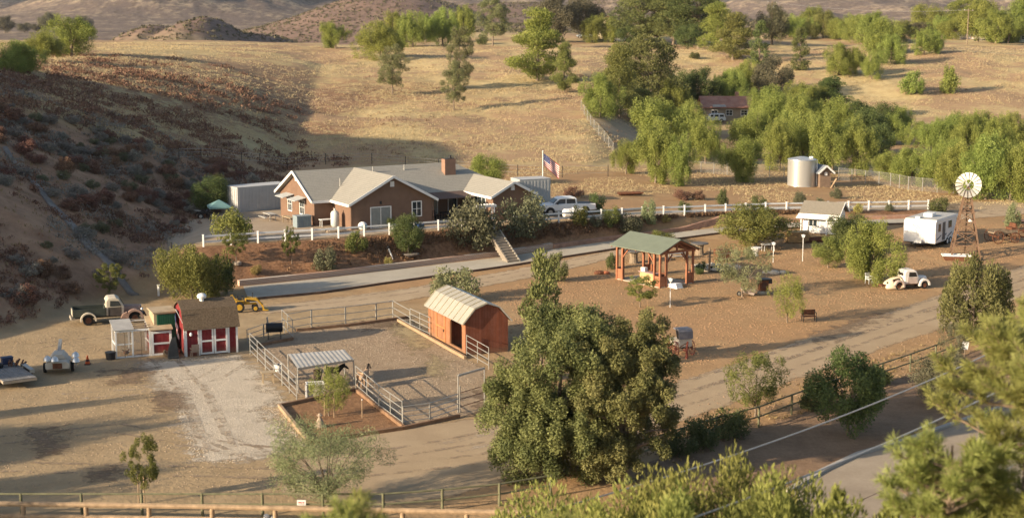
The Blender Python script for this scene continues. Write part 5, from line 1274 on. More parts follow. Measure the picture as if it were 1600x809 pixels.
# ------------------------------------------------------------------ trailers at the left edge
pA = G(6, 611); pB = G(58, 604); rz, W = house_frame(pA, pB)
o = thing('flatbed_trailer', 'grey planked flatbed trailer with junk at its front, cut by the frame', 'trailer', pA, rz); Wd = W; Ld = 5.2
pl = MB()
for k in range(9): pl.box((Wd * (k + .5) / 9, Ld / 2, .62), (Wd / 9 - .025, Ld, .05))
part(pl, 'deck', mat('deck_plank', (.21, .20, .19), .3, 2, .9), o)
part(MB().box((Wd/2, .05, .52), (Wd + .05, .1, .16)).box((Wd/2, Ld - .05, .52), (Wd, .1, .16)).box((.05, Ld/2, .52), (.1, Ld - .2, .16)).box((Wd - .05, Ld/2, .52), (.1, Ld - .2, .16)), 'frame', mat('pale_frame', (.42, .35, .26), .2, 3, .8), o)
part(MB().beam((Wd * .2, Ld, .5), (Wd/2, Ld + 1.5, .45), .1).beam((Wd * .8, Ld, .5), (Wd/2, Ld + 1.5, .45), .1), 'drawbar', BLACK, o)
for x in (-.18, Wd + .18):
    for y in (Ld * .42, Ld * .58): wheel(o, (x, y, .36), .36, .22, 'x')
    part(MB().box((x, Ld * .5, .78), (.3, 2.1, .05)).box((x, Ld * .5 - 1.05, .68), (.3, .05, .2)).box((x, Ld * .5 + 1.05, .68), (.3, .05, .2)), 'mudguard', STEEL, o)
TLt = LF(pA, rz)
block('spare_tyre', 'loose black tyre lying on the flatbed trailer deck', 'tyre', TLt(.7, 3.9, .65), 0, [('tyre', RUBBER, MB().lathe([(.2, 0), (.36, .02), (.4, .12), (.36, .22), (.2, .24)], n=18)), ('rim', STEEL, MB().lathe([(.05, .1), (.2, .08), (.2, .16)], n=14))])
block('spare_tyre', 'black tyre standing upright at the front of the flatbed trailer', 'tyre', TLt(.35, Ld + .1, .62), 0, [('tyre', RUBBER, MB().wheel((0, 0, .42), .42, .24, 18)), ('rim', STEEL, MB().cyl((0, -.13, .42), (0, .13, .42), .22))])
tote('dark blue toolbox on the front of the flatbed trailer', TLt(1.55, 4.7, .65), rz, mat('dark_blue', (.03, .045, .1), .2, 3, .5), (.7, .5, .42))
logpile('scrap_pile', 'brown scrap timber heap on the right front of the flatbed trailer', TLt(1.9, 3.9, .65), rz + 1.2, 9, .8, RUST, .07)
pc = G(92, 581); o = thing('light_trailer', 'small pale tow trailer with shiny lamp heads beside the flatbed', 'trailer', pc, math.radians(12))
PALE = mat('pale_trailer_paint', (.46, .42, .35), .12, 2, .6)
part(MB().prism([(-.75, .4), (.75, .4), (.78, .75), (.55, .9), (-.55, .9), (-.78, .75)], -.9, 1.1), 'body', PALE, o, bevel=.05); part(MB().box((.0, -.92, .62), (.6, .05, .36)), 'rusty_panel', RUST, o)
part(MB().prism([(-.6, .9), (.6, .9), (.3, 1.25), (-.3, 1.25)], -.2, 1.2), 'hood', PALE, o, bevel=.05)
part(MB().beam((0, .8, 1.1), (.05, 1.9, 1.75), .22, .22), 'mast', STEEL, o); part(MB().beam((-.4, 1.1, .5), (0, 2.6, .5), .08).beam((.4, 1.1, .5), (0, 2.6, .5), .08).cyl((0, 2.5, 0), (0, 2.5, .6), .05), 'drawbar', STEEL, o)
for x, y, z in ((-.62, -.75, 1.0), (-.15, -.95, .98), (1.15, -.35, .75), (1.1, .1, 1.0)): part(MB().lathe([(.03, .32), (.2, .2), (.27, 0), (.24, -.03)], (x, y, z), 12), 'lamp_head', CHROME, o, smooth=True)
part(MB().beam((.7, -.2, .85), (1.15, -.1, .9), .07).beam((1.15, -.4, .45), (1.15, .1, 1.1), .06), 'lamp_arm', STEEL, o)
for s in (-.88, .88): wheel(o, (s, .1, .33), .33, .2, 'x')
# ------------------------------------------------------------------ corral
def corral_panel(label, pa, pb, H=1.5, rails=5, posts=3, group=None):
    d = pb - pa; L = math.hypot(d.x, d.y); rz = math.atan2(d.y, d.x); o = thing('corral_panel', label, 'panel', pa, rz, group)
    for k in range(posts):
        x = .03 + (L - .06) * k / (posts - 1); part(MB().cyl((x, 0, 0), (x, 0, H), .03, n=8), 'upright', STEEL, o, smooth=True)
    for k in range(rails):
        z = .28 + (H - .3) * k / (rails - 1); part(MB().cyl((0, 0, z), (L, 0, z), .026, n=8), 'rail', STEEL, o, smooth=True)
    return o
def panels(pxs, labs, **kw):
    P = [G(*q) for q in pxs]
    for a, b, l in zip(P, P[1:], labs): corral_panel(l, a, b, **kw)
panels([(391, 553), (415, 578), (441, 602), (464, 626)], ['left side corral panel farthest from the camera, by the red shed', 'left side corral panel, middle of three', 'left side corral panel nearest the soil bed'], rails=4)
panels([(556, 607), (592, 639), (629, 666)], ['corral panel along the soil bed behind the tan pony', 'corral panel along the soil bed ending at the front corner post'], rails=4)
panels([(641, 512), (672, 527)], ['short corral panel left of the orange barn'], rails=4)
panels([(729, 556), (764, 577)], ['corral panel right of the orange barn opening'], rails=4)
panels([(449, 518), (487, 511), (540, 506), (588, 500), (614, 496), (641, 512)], ['back corral panel at the left rear corner', 'back corral panel, second from the left rear corner', 'back corral panel in the middle of the rear side', 'back corral panel right of the middle', 'back corral panel turning to the barn'], rails=3, posts=2, H=1.35)
panels([(441, 514), (458, 531)], ['short bright panel beside the black grill pen'], rails=3, posts=2)
panels([(386, 536), (412, 527), (445, 520)], ['low pen panel beside the red shed', 'low pen panel behind the black grill'], rails=3, posts=2, H=1.0)
panels([(629, 666), (672, 660), (716, 645)], ['front wire panel with mid post near the front corner', 'front wire panel ending at the gate frame'], rails=4, posts=2, H=1.2)
pa = G(716, 645); pb = G(757, 632); rz, L = house_frame(pa, pb); o = thing('gate_frame', 'tall thin pipe gate frame with pale top bar at the corral front', 'gate', pa, rz)
for x in (0, .16, L): part(MB().cyl((x, 0, -.1), (x, 0, 2.3 if x != .16 else 1.6), .035), 'gate_post', STEEL, o)
part(MB().beam((0, 0, 2.28), (L, 0, 2.28), .08, .12), 'top_bar', STEEL, o)
for z in (.35, .8, 1.2): part(MB().cyl((.16, 0, z), (L, 0, z), .022), 'gate_rail', RUST, o)
SLEEP = mat('sleeper_timber', (.22, .13, .075), .3, 2, .9)
def sleeper(label, pxs, m=SLEEP, h=.22, w=.2):
    P = [G(*q) for q in pxs]; o = None
    for i, (a, b) in enumerate(zip(P, P[1:])):
        rz, L = house_frame(a, b); t = thing('timber_edging', label[i], 'timber', a, rz)
        part(MB().box((L/2, 0, h/2 - .04), (L - .02, w, h + .08)), 'timber', m, t, bevel=.02); part(MB().cyl((.3, 0, h - .05), (.3, 0, h + .012), .03).cyl((L - .3, 0, h - .05), (L - .3, 0, h + .012), .03), 'spike', RUST, t)
sleeper(['edging timber between corral and soil bed at its back', 'edging timber under the rails beside the soil bed'], [(437, 636), (556, 611), (630, 669)])
sleeper(['front edging timber left of the corner, half under wispy tree', 'front edging timber under the wire panels', ], [(480, 693), (630, 671), (718, 652)])
sleeper(['pale edging timber on the left side of the soil bed'], [(437, 636), (481, 691)], mat('pale_timber', (.34, .24, .15), .2, 2, .9))
sleeper(['dark timber at the rear corral foot, left half', 'dark timber at the rear corral foot, right half'], [(463, 518), (545, 510), (640, 497)])
sleeper(['long pale timber at the foot of the orange barn'], [(622, 502), (727, 561)], mat('barn_sill', (.33, .23, .14), .2, 2, .9))
sleeper(['dark timber in front of the black grill'], [(400, 542), (458, 531)])
# black grill
p = G(429, 529); o = thing('barbecue_grill', 'black barrel barbecue grill in the small pen beside the red shed', 'grill', p, .15)
part(MB().cyl((-.6, 0, .85), (.6, 0, .85), .34, n=16), 'barrel', BLACK, o, smooth=True); part(MB().cyl((-.45, .1, 1.1), (-.5, .1, 1.6), .06), 'chimney', STEEL, o)
for sx in (-.45, .45):
    for sy in (-.25, .25): part(MB().cyl((sx, sy, 0), (sx, sy, .65), .03), 'leg', BLACK, o)
part(MB().box((0, -.45, .62), (1.2, .25, .04)), 'shelf', BLACK, o)
# shade shelter
pa = G(464, 622); c0 = pa; SH = LF(pa, 0)
q = [G(463, 613), G(552, 596), G(535, 582), G(452, 596)]
cor = [(465, 575), (552.5, 561), (538, 546), (450, 553)]
zt = top_z(q[0], 574)
Q = [Vector((at_z(px, py, zt + dz)[0], at_z(px, py, zt + dz)[1], zt + dz)) for (px, py), dz in zip(cor, (0, 0, .25, .25))]
o = thing('shade_shelter', 'open shade shelter with pale corrugated roof in the corral', 'shelter', (Q[0].x, Q[0].y, 0), 0)
Ql = [v - Vector((Q[0].x, Q[0].y, 0)) for v in Q]
n = 26; m = MB(); vs = []
for j in (0, 1):
    for i in range(n + 1):
        a = Ql[0].lerp(Ql[1], i / n) if j == 0 else Ql[3].lerp(Ql[2], i / n); vs.append(a + Vector((0, 0, .022 if i % 2 else 0)))
fs = [(i, i + 1, n + 2 + i, n + 1 + i) for i in range(n)]
m.add(vs + [v - Vector((0, 0, .02)) for v in vs], fs + [tuple(2*n + 2 + k for k in f[::-1]) for f in fs]); part(m, 'roof_sheet', CORRM, o)
for v in Ql: part(MB().cyl((v.x, v.y, 0), (v.x, v.y, v.z), .045), 'post', STEEL, o)
part(MB().beam(Ql[0] - Vector((0, 0, .08)), Ql[1] - Vector((0, 0, .08)), .06, .1).beam(Ql[3] - Vector((0, 0, .08)), Ql[2] - Vector((0, 0, .08)), .06, .1), 'purlin', STEEL, o)
p = G(480, 622); block('feed_trough', 'pale boxed feed trough under the shade shelter', 'trough', p, .25, [('box', mat('pale_boards', (.40, .36, .31), .15, 3, .8, stretch=(1, 1, 6)), MB().box((.55, .35, .42), (1.1, .7, .84)).box((.55, -.01, .42), (1.14, .04, .06))), ('rim', WHITEP, MB().box((.55, .02, .86), (1.16, .06, .06)).box((.55, .68, .86), (1.16, .06, .06)).box((.02, .35, .86), (.06, .6, .06)).box((1.08, .35, .86), (.06, .6, .06))), ('white_leg', WHITEP, MB().box((-.06, -.06, .45), (.1, .1, .9)))])
# ponies
def pony(label, p, rz, s, coat, mane, head_down=0.0):
    o = thing('pony', label, 'pony', p, rz)
    me = bpy.data.meshes.new('body'); V = []; E = []; R = []
    def ch(pts, start=None):
        i0 = start
        for (v, r) in pts:
            V.append(v); R.append(r); k = len(V) - 1
            if i0 is not None: E.append((i0, k))
            i0 = k
        return i0
    ch([((-.55, 0, .92), (.20, .22))]); ch([((-.25, 0, .90), (.23, .27)), ((.1, 0, .88), (.23, .28)), ((.42, 0, .92), (.20, .25))], 0)
    hz_ = 1.32 - head_down * .75; hx = .82 + head_down * .1
    nk = ch([((.62, 0, 1.08 - head_down * .2), (.13, .17)), ((hx - .05, 0, hz_), (.10, .13)), ((hx + .1, 0, hz_ + .02), (.095, .12)), ((hx + .3, 0, hz_ - .16), (.065, .075)), ((hx + .38, 0, hz_ - .22), (.055, .06))], 3)
    for sy in (-.14, .14):
        ch([((.42, sy, .68), (.10, .11)), ((.44, sy, .42), (.055, .055)), ((.43, sy, .16), (.042, .042)), ((.46, sy, .02), (.055, .06))], 3)
        ch([((-.52, sy, .70), (.13, .14)), ((-.46, sy, .52), (.08, .08)), ((-.62, sy, .36), (.05, .055)), ((-.58, sy, .14), (.04, .04)), ((-.54, sy, .02), (.055, .06))], 0)
    me.from_pydata(V, E, []); b = bpy.data.objects.new('body', me); COL.objects.link(b); b.parent = o
    b.modifiers.new('skin', 'SKIN'); b.modifiers.new('sub', 'SUBSURF').levels = 1; b.modifiers['sub'].render_levels = 1
    for i, sv in enumerate(me.skin_vertices[0].data): sv.radius = R[i]; sv.use_root = (i == 1)
    me.materials.append(coat)
    m = MB(); m.tube([(.5, 0, 1.2 - head_down * .15), (.66, 0, 1.3 - head_down * .3), (hx, 0, hz_ + .16), (hx + .12, 0, hz_ + .12)], [.04, .07, .07, .03], 6); part(m, 'mane', mane, o, smooth=True)
    part(MB().tube([(-.74, 0, 1.0), (-.86, 0, .8), (-.86, 0, .42)], [.04, .07, .03], 6), 'tail', mane, o, smooth=True)
    for sy in (-.06, .06): part(MB().cyl((hx + .04, sy, hz_ + .08), (hx + .04, sy * 1.3, hz_ + .24), .04, .008, 6), 'ear', coat, o)
    o.scale = (s, s, s); return o
pony('tan pony with dark mane standing behind the rails by the soil bed', G(568, 606), math.radians(70), .95, mat('tan_coat', (.42, .28, .18), .15, 3, .85), DARK)
pony('dark brown pony under the shade shelter facing the trough', G(496, 606), math.radians(-80), .95, mat('dark_coat', (.04, .025, .02), .2, 3, .8), DARK, .4)
pony('black pony in the shelter shade half behind the feathery tree', G(520, 596), math.radians(10), .85, mat('black_coat', (.018, .015, .014), .2, 3, .8), DARK, .2)
table('small_table', 'small dark legged table with tan top outside the left corral rails', G(419, 598), .3, .9, .6, .75, TAN)
p = G(433, 590); block('feed_bucket', 'white bucket hung on the left corral rails', 'bucket', p + Vector((.1, 0, .45)), 0, [('bucket', WHITEP, MB().lathe([(.2, 0), (.27, .45), (.24, .45), (.18, .05)], n=14)), ('dark_inside', DARK, MB().lathe([(.01, .42), (.235, .42)], n=14))])
p = G(500, 667); o = thing('stone_statue', 'pale stone garden statue half hidden in the soil bed', 'statue', p, .2); o.scale = (.58, .58, .6); ST = mat('pale_stone', (.34, .26, .19), .15, 4, .9)
part(MB().lathe([(.5, -.05), (.55, .1), (.42, .3), (.3, .7), (.22, .85), (.15, .95)], n=14), 'body', ST, o, smooth=True); part(MB().ell((0, -.02, 1.08), (.19, .18, .2), 12, 8, -.99), 'head', ST, o, smooth=True); part(MB().lathe([(.3, 1.16), (.3, 1.2), (.17, 1.24), (.15, 1.36), (.02, 1.38)], n=14), 'hat', ST, o)
for px, py, l in ((507, 650, 'left stake of the feathery young tree'), (522, 652, 'right stake of the feathery young tree')): block('tree_stake', l, 'stake', G(px, py), 0, [('stake', LOG, MB().cyl((0, 0, -.2), (.03, 0, 1.5), .035)), ('tie', BLACK, MB().cyl((.02, 0, 1.2), (.03, 0, 1.26), .05))])
for px, l in ((566, 'thin pale stake standing in the soil bed by the rails'), ): block('tree_stake', l, 'stake', G(566, 653), 0, [('stake', LOG, MB().cyl((0, 0, -.2), (0, 0, 1.1), .03)), ('tip', WHITEP, MB().cyl((0, 0, 1.1), (0, 0, 1.16), .04))])
# ------------------------------------------------------------------ orange barn
pa = G(670, 524); pb = G(727, 555); rz, L = house_frame(pa, pb); BL = LF(pa, rz)
o = thing('horse_barn', 'orange timber horse barn with cream gambrel roof and dark doorway', 'barn', pa, rz); Wb = 3.2; EHb = top_z(pb, 501) - .1
# long side = local x from 0..L facing -y ; doorway at right part
dx0, dx1, dh = L * .60, L * .915, EHb - .12
w = MB(); w.box((dx0/2, .06, EHb/2), (dx0, .12, EHb)); w.box(((dx1 + L)/2, .06, EHb/2), (L - dx1, .12, EHb)); w.box(((dx0 + dx1)/2, .06, (dh + EHb)/2), (dx1 - dx0, .118, EHb - dh)); w.box(((dx0 + dx1)/2, .06, .14), (dx1 - dx0, .117, .28))
for x, s in ((dx0, 1), (dx1, -1)): w.add([(x, .0, dh), (x + s * .35, .0, dh), (x, .0, dh - .35), (x, .115, dh), (x + s * .35, .115, dh), (x, .115, dh - .35)], [(0,1,2),(5,4,3),(0,3,4,1),(1,4,5,2),(2,5,3,0)])
w.box((L/2, Wb - .06, EHb/2), (L, .12, EHb)); part(w, 'side_wall', BARNWOOD, o)
gam = [(0, 0), (Wb, 0), (Wb, EHb), (Wb - .7, EHb + .82), (Wb/2, EHb + 1.15), (.7, EHb + .82), (0, EHb)]
part(MB().prism(gam, L + .003, L + .09, 'x'), 'end_wall', BARNDARK, o); part(MB().prism(gam, -.09, -.003, 'x'), 'end_wall', BARNWOOD, o)
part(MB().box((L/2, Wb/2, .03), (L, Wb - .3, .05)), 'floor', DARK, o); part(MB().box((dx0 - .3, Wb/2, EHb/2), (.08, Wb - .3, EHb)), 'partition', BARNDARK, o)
xb = MB(); xc = (dx0 + dx1)/2; xw = dx1 - dx0 - .1
for z in (.55, 1.2): xb.box((xc, 1.4, z), (xw, .08, .12))
xb.beam((xc - .5, 1.38, .6), (xc + .5, 1.38, 1.15), .08).beam((xc - .5, 1.36, 1.15), (xc + .5, 1.36, .6), .08)
for x in (xc - .55, xc + .55): xb.box((x, 1.4, .65), (.1, .1, 1.3))
part(xb, 'stall_gate', BARNWOOD, o)
f = MB(); x0, x1 = L * .24, L * .47
for x in (x0, x1): f.box((x, -.02, EHb * .5), (.1, .05, EHb * .86))
for z in (EHb * .1, EHb * .5, EHb * .92): f.box(((x0 + x1)/2, -.021, z), (x1 - x0 - .1, .045, .1))
sd = part(f, 'side_door', mat('door_boards', (.44, .18, .07), .2, 2, .7), o); part(MB().box((x1 - .15, -.07, 1.0), (.05, .06, .2)), 'handle', BLACK, sd)
pr = [(-.24, EHb - .16), (.67, EHb + .87), (Wb/2, EHb + 1.21)]
r = roofstrip(pr, -.25, L + .25, .06); rf = part(r, 'roof', CREAMROOF, o); r = roofstrip([(Wb/2, EHb + 1.21), (Wb - .67, EHb + .87), (Wb + .24, EHb - .16)], -.25, L + .25, .06); part(r, 'roof', mat('grey_metal_roof', (.40, .39, .36), .08, 1, .45, .4), o)
rb = MB()
for k in range(9):
    x = -.2 + (L + .4) * k / 8
    for (y0, z0), (y1, z1) in zip(pr, pr[1:]): rb.beam((x, y0 - .03, z0 + .085), (x, y1 - .03, z1 + .085), .05, .05)
part(rb, 'roof_rib', mat('roof_rib', (.40, .35, .25), .1, 2, .5), rf)
# ------------------------------------------------------------------ pavilion
pa = G(964, 436); pb = G(1031, 450); rz, L = house_frame(pa, pb); o = thing('pavilion', 'open redwood pavilion with green gable roof on the lawn', 'pavilion', pa, rz); Wp = 3.9; PL = LF(pa, rz)
EHp = top_z(pa, 386) - pa.z; RHp = EHp + .95; pw = .17
for (cx_, sx) in ((0, 1), (L, -1)):
    for (cy_, sy) in ((0, 1), (Wp, -1)):
        ps = [(cx_, cy_), (cx_ + sx * .72, cy_), (cx_, cy_ + sy * .72)]
        for (x, y) in ps: part(MB().box((x, y, EHp/2), (pw, pw, EHp)), 'post', REDWOOD, o)
        part(MB().box((cx_ + sx * .36, cy_, .5), (.54, .06, .95)).box((cx_, cy_ + sy * .36, .5), (.06, .54, .95)), 'panel', REDWOOD, o)
        part(MB().beam((cx_ + sx * .8, cy_, EHp - .75), (cx_ + sx * 1.4, cy_, EHp - .1), .1).beam((cx_, cy_ + sy * .8, EHp - .75), (cx_, cy_ + sy * 1.4, EHp - .1), .1), 'brace', REDWOOD, o)
bm_ = MB()
for y in (0, Wp): bm_.box((L/2, y, EHp + .1), (L + .5, .14, .2))
for x in (0, L): bm_.box((x, Wp/2, EHp + .1), (.14, Wp - .16, .2)); bm_.beam((x, Wp/2, EHp + .2), (x, Wp/2, RHp), .13); bm_.beam((x, Wp * .2, EHp + .2), (x, Wp/2, RHp - .1), .1).beam((x, Wp * .8, EHp + .2), (x, Wp/2, RHp - .1), .1)
part(bm_, 'beam', REDWOOD, o); rf = MB()
for k in range(9):
    x = -.35 + (L + .7) * k / 8
    rf.beam((x, -.4, EHp + .07), (x, Wp/2, RHp + .1), .06, .14).beam((x, Wp + .4, EHp + .07), (x, Wp/2, RHp + .1), .06, .14)
part(rf, 'rafter', REDWOOD, o)
def gable_roof(x0, x1, y0, ym, y1, ze, zr, t=.07):
    m = MB()
    for ya in (y0, y1): m.add([(x0, ya, ze), (x1, ya, ze), (x1, ym, zr), (x0, ym, zr), (x0, ya, ze + t), (x1, ya, ze + t), (x1, ym, zr + t), (x0, ym, zr + t)], [(0,1,2,3),(7,6,5,4),(0,4,5,1),(1,5,6,2),(2,6,7,3),(3,7,4,0)])
    return m
part(gable_roof(-.5, L + .5, -.5, Wp/2, Wp + .5, EHp + .13, RHp + .2), 'roof', GREENROOF, o)
fl = thing('concrete_slab', 'grey concrete slab under the green roofed pavilion', 'slab', PL(0, 0), rz); part(MB().box((L/2, Wp/2, .03), (L + .1, Wp + .1, .08)), 'slab', CONC2, fl)
ct = thing('bar_counter', 'wooden bar counter with pinkish top inside the pavilion', 'counter', PL(L * .68, .45, .07), rz)
part(MB().box((0, 0, .5), (2.0, .5, .95)), 'counter_front', AMBER, ct); part(MB().box((0, 0, 1.0), (2.2, .7, .06)), 'counter_top', mat('pink_top', (.40, .26, .24), .1, 3, .5), ct)
for i in range(3): chair('bar_stool', ('dark stool at the left end of the bar counter', 'dark stool in the middle of the bar counter', 'dark stool at the right end of the bar counter')[i], PL(L * .5 + i * .75, 1.25, .07), rz, RUST)
block('ice_chest', 'small white chest sitting on the bar counter', 'chest', PL(L * .55, .45, 1.1), rz, [('chest', WHITEP, MB().box((0, 0, .14), (.5, .35, .28))), ('lid', WHITE, MB().box((0, 0, .3), (.52, .37, .05)))])
block('white_tub', 'pale upturned tub on the slab at the right side of the pavilion', 'tub', PL(L + .55, 1.2), rz, [('tub', WHITEP, MB().prism([(-.7, 0), (.7, 0), (.5, .42), (-.5, .32)], -.35, .35)), ('rim', WHITEP, MB().box((0, 0, .03), (1.45, .8, .05)))])
# pedestal tables, lantern posts, etc.
def spool(label, p, r, H): return block('round_table', label, 'table', p, 0, [('pedestal', GREYW, MB().lathe([(.5, 0), (.42, .1), (.36, H * .5), (.42, H - .08)], n=12)), ('table_top', mat('dark_slab', (.12, .11, .10), .25, 3, .7), MB().lathe([(r, H - .08), (r, H), (r * .95, H + .02)], n=20))])
spool('round dark topped pedestal table left of the pavilion', G(990, 411), .95, 1.2); spool('round dark topped pedestal table right behind the pavilion', G(1093, 398), .85, 1.15)
def lantern(label, px, py, top):
    p = G(px, py); H = top_z(p, top) - p.z; block('lantern_post', label, 'lamp post', p, 0, [('post', WHITEP, MB().cyl((0, 0, -.1), (0, 0, H - .3), .03)), ('lantern', WHITE, MB().prism([(-.1, H - .28), (.1, H - .28), (.15, H - .1), (-.15, H - .1)], -.1, .1).add([(-.19, -.15, H - .09), (.19, -.15, H - .09), (.19, .15, H - .09), (-.19, .15, H - .09), (0, 0, H)], [(0,1,4),(1,2,4),(2,3,4),(3,0,4),(3,2,1,0)]))])
lantern('white lantern post before the right side of the pavilion', 1047, 480, 434); lantern('white lantern post in front of the lumber stack', 1254, 408, 366); lantern('white bird feeder post behind the wheelbarrow tree', 1208, 410, 378)
p = G(1108, 426); block('totem_post', 'rough wooden post with short cross arms right of the pavilion', 'post', p, 0, [('post', GREYW, MB().tube([(0, 0, -.2), (.03, 0, 1.0), (0, 0, 2.3)], [.11, .1, .08], 8)), ('cross_arm', GREYW, MB().beam((-.3, 0, 1.9), (.35, 0, 2.0), .1).beam((-.2, 0, 1.5), (.3, 0, 1.45), .08))])
STN = mat('pond_stone', (.46, .41, .34), .2, 4, .9); p = G(1120, 420); o = thing('stone_pond', 'ring of pale stones with dark centre right of the pavilion', 'pond', p, 0); rr = random.Random(4)
for k in range(18):
    a = k * 2 * PI / 18; part(MB().ell((2.0 * math.cos(a), 1.3 * math.sin(a), .12), (rr.uniform(.25, .4), rr.uniform(.2, .32), rr.uniform(.18, .3)), 8, 5, -.9), 'stone', STN, o, smooth=True)
part(MB().lathe([(.02, .06), (1.7, .06)], n=18), 'water', mat('dark_water', (.03, .035, .03), .2, 2, .1, .6), o)
block('wooden_crate', 'brown boxy wooden crate behind the stone pond', 'crate', G(1128, 408), .3, [('crate', RUST, MB().box((0, 0, .55), (1.3, 1.0, 1.1))), ('slat', GREYW, MB().box((0, -.52, .3), (1.3, .04, .12)).box((0, -.52, .8), (1.3, .04, .12)))])
table('garden_bench', 'grey garden table with benches seen through the pavilion', G(1058, 405), .3, 1.8, .7, .72, mat('bench_grey', (.33, .33, .32), .15, 3, .7), bench=True)
table('white_table', 'white round edged table behind the grey green lawn tree', G(1200, 392), .3, 1.3, .8, .7, WHITEP)
block('white_planter', 'white urn planter behind the grey green lawn tree', 'planter', G(1181, 400), 0, [('urn', WHITEP, MB().lathe([(.25, 0), (.2, .3), (.45, .7), (.5, .85), (.4, .85)], n=14)), ('soil', DARK, MB().lathe([(.02, .8), (.4, .8)], n=12))])
block('rock', 'scattered pale rock cluster in the shade of the lawn tree', 'rocks', G(1210, 428), 0, [('rock', STN, MB().ell((0, 0, .1), (.5, .35, .28), 9, 6, -.9)), ('rock', STN, MB().ell((.8, .2, .08), (.35, .3, .22), 9, 6, -.9)), ('rock', STN, MB().ell((-.7, .3, .08), (.4, .25, .2), 9, 6, -.9))])
block('orange_rock', 'reddish rock pile beside the sapling left of the pavilion', 'rocks', G(936, 428), 0, [('rock', RUST, MB().ell((0, 0, .1), (.5, .3, .25), 9, 6, -.9)), ('rock', mat('orange_stone', (.34, .12, .06), .2, 4, .9), MB().ell((.6, .1, .08), (.4, .3, .2), 9, 6, -.9))])
# wheelbarrow, iron stove, iron bench
p = G(1163, 462); o = thing('wheelbarrow', 'tipped wheelbarrow with pale tray beside the bare tree trunk', 'wheelbarrow', p, .1)
part(MB().add([(-.1, -.3, .3), (.7, -.35, .1), (.7, .35, .1), (-.1, .3, .3), (-.3, -.4, .62), (.95, -.45, .5), (.95, .45, .5), (-.3, .4, .62)], [(0,1,2,3),(0,4,5,1),(1,5,6,2),(2,6,7,3),(3,7,4,0)]), 'tray', mat('tray_pale', (.46, .38, .33), .2, 3, .7), o)
wheel(o, (-.45, 0, .2), .2, .08); part(MB().beam((-.5, -.12, .22), (1.2, -.3, .45), .04).beam((-.5, .12, .22), (1.2, .3, .45), .04), 'handle', BLACK, o); part(MB().cyl((.5, -.3, 0), (.45, -.3, .3), .025).cyl((.5, .3, 0), (.45, .3, .3), .025), 'stand', BLACK, o)
p = G(1192, 459); o = thing('iron_stove', 'rusty old iron stove on stone feet on the lawn', 'stove', p, .2)
part(MB().box((0, 0, .75), (.75, .65, .9)), 'body', RUST, o, bevel=.04); part(MB().box((0, -.34, .8), (.4, .04, .45)), 'stove_door', mat('stove_door', (.08, .04, .03), .3, 3, .8), o); part(MB().box((.05, 0, 1.26), (1.0, .8, .1)).box((.5, .0, 1.1), (.35, .6, .4)), 'hood', BLACK, o); part(MB().ell((-.2, -.1, .12), (.35, .3, .22), 9, 6, -.9).ell((.3, .1, .12), (.35, .3, .22), 9, 6, -.9), 'foot', STN, o)
p = G(1264, 502); o = thing('iron_bench', 'small rusty iron bench with scrolled arms on the lawn', 'bench', p, .1)
part(MB().box((0, 0, .42), (1.0, .45, .05)), 'seat', RUST, o); part(MB().box((0, .24, .68), (1.0, .05, .42)), 'backrest', RUST, o)
for s in (-.5, .5):
    part(MB().tube([(s, -.25, 0), (s, -.28, .4), (s, -.2, .7), (s, .1, .72), (s, .24, .62)], .035, 6), 'arm', BLACK, o); part(MB().cyl((s, .24, 0), (s, .24, .9), .035), 'leg', BLACK, o)
# old carriage beside the oak
p = G(1063, 552); o = thing('old_carriage', 'antique horse carriage with grey hood and red spoked wheels beside the oak', 'carriage', p, math.radians(110)); o.scale = (.8, .8, .8)
CREAMC = mat('carriage_cream', (.52, .46, .38), .15, 3, .7); REDW = mat('wheel_red', (.22, .06, .04), .25, 3, .7)
def spoked(parent, c, r, axis='y', m=REDW, n=12, name='wheel'):
    c = Vector(c); b = MB(); ring = []
    for i in range(21):
        a = 2 * PI * i / 20; ring.append(c + (Vector((r * math.cos(a), 0, r * math.sin(a))) if axis == 'y' else Vector((0, r * math.cos(a), r * math.sin(a)))))
    b.tube(ring, .045, 6); w_ = part(b, name, m, parent); s = MB()
    for i in range(n):
        a = 2 * PI * i / n; s.cyl(c, c + (Vector((r * math.cos(a), 0, r * math.sin(a))) if axis == 'y' else Vector((0, r * math.cos(a), r * math.sin(a)))), .022, n=5)
    s.ell(c, (.11, .11, .11), 8, 6, -.99); part(s, 'spoke', m, w_); return w_
part(MB().prism([(-1.0, .8), (.9, .8), (1.0, 1.25), (.5, 1.3), (.4, 1.05), (-.4, 1.05), (-.5, 1.5), (-1.0, 1.5)], -.6, .6), 'body', CREAMC, o); part(MB().box((-.55, 0, 1.1), (.45, 1.1, .2)).box((-.8, 0, 1.4), (.14, 1.1, .5)), 'seat', BLACK, o)
part(MB().prism([(-1.1, 1.5), (-1.05, 2.15), (-.8, 2.35), (.1, 2.35), (.15, 2.25), (-.75, 2.2), (-.92, 2.05), (-.95, 1.5)], -.66, .66), 'hood', mat('grey_leather', (.16, .155, .17), .2, 3, .6), o)
for s in (-.62, .62): part(MB().prism([(-1.05, 1.5), (-1.0, 2.1), (-.2, 2.28), (-.6, 1.5)], s - .015, s + .015), 'hood_side', BLACK, o)
for s in (-.78, .78): spoked(o, (-.65, s, .62), .62); spoked(o, (.8, s, .5), .5)
part(MB().beam((1.0, -.3, .55), (2.6, -.3, .35), .05).beam((1.0, .3, .55), (2.6, .3, .35), .05), 'shaft', REDW, o); part(MB().cyl((-.65, -.78, .62), (-.65, .78, .62), .04).cyl((.8, -.78, .5), (.8, .78, .5), .04).beam((-.7, 0, .66), (.8, 0, .62), .1), 'axle', BLACK, o)
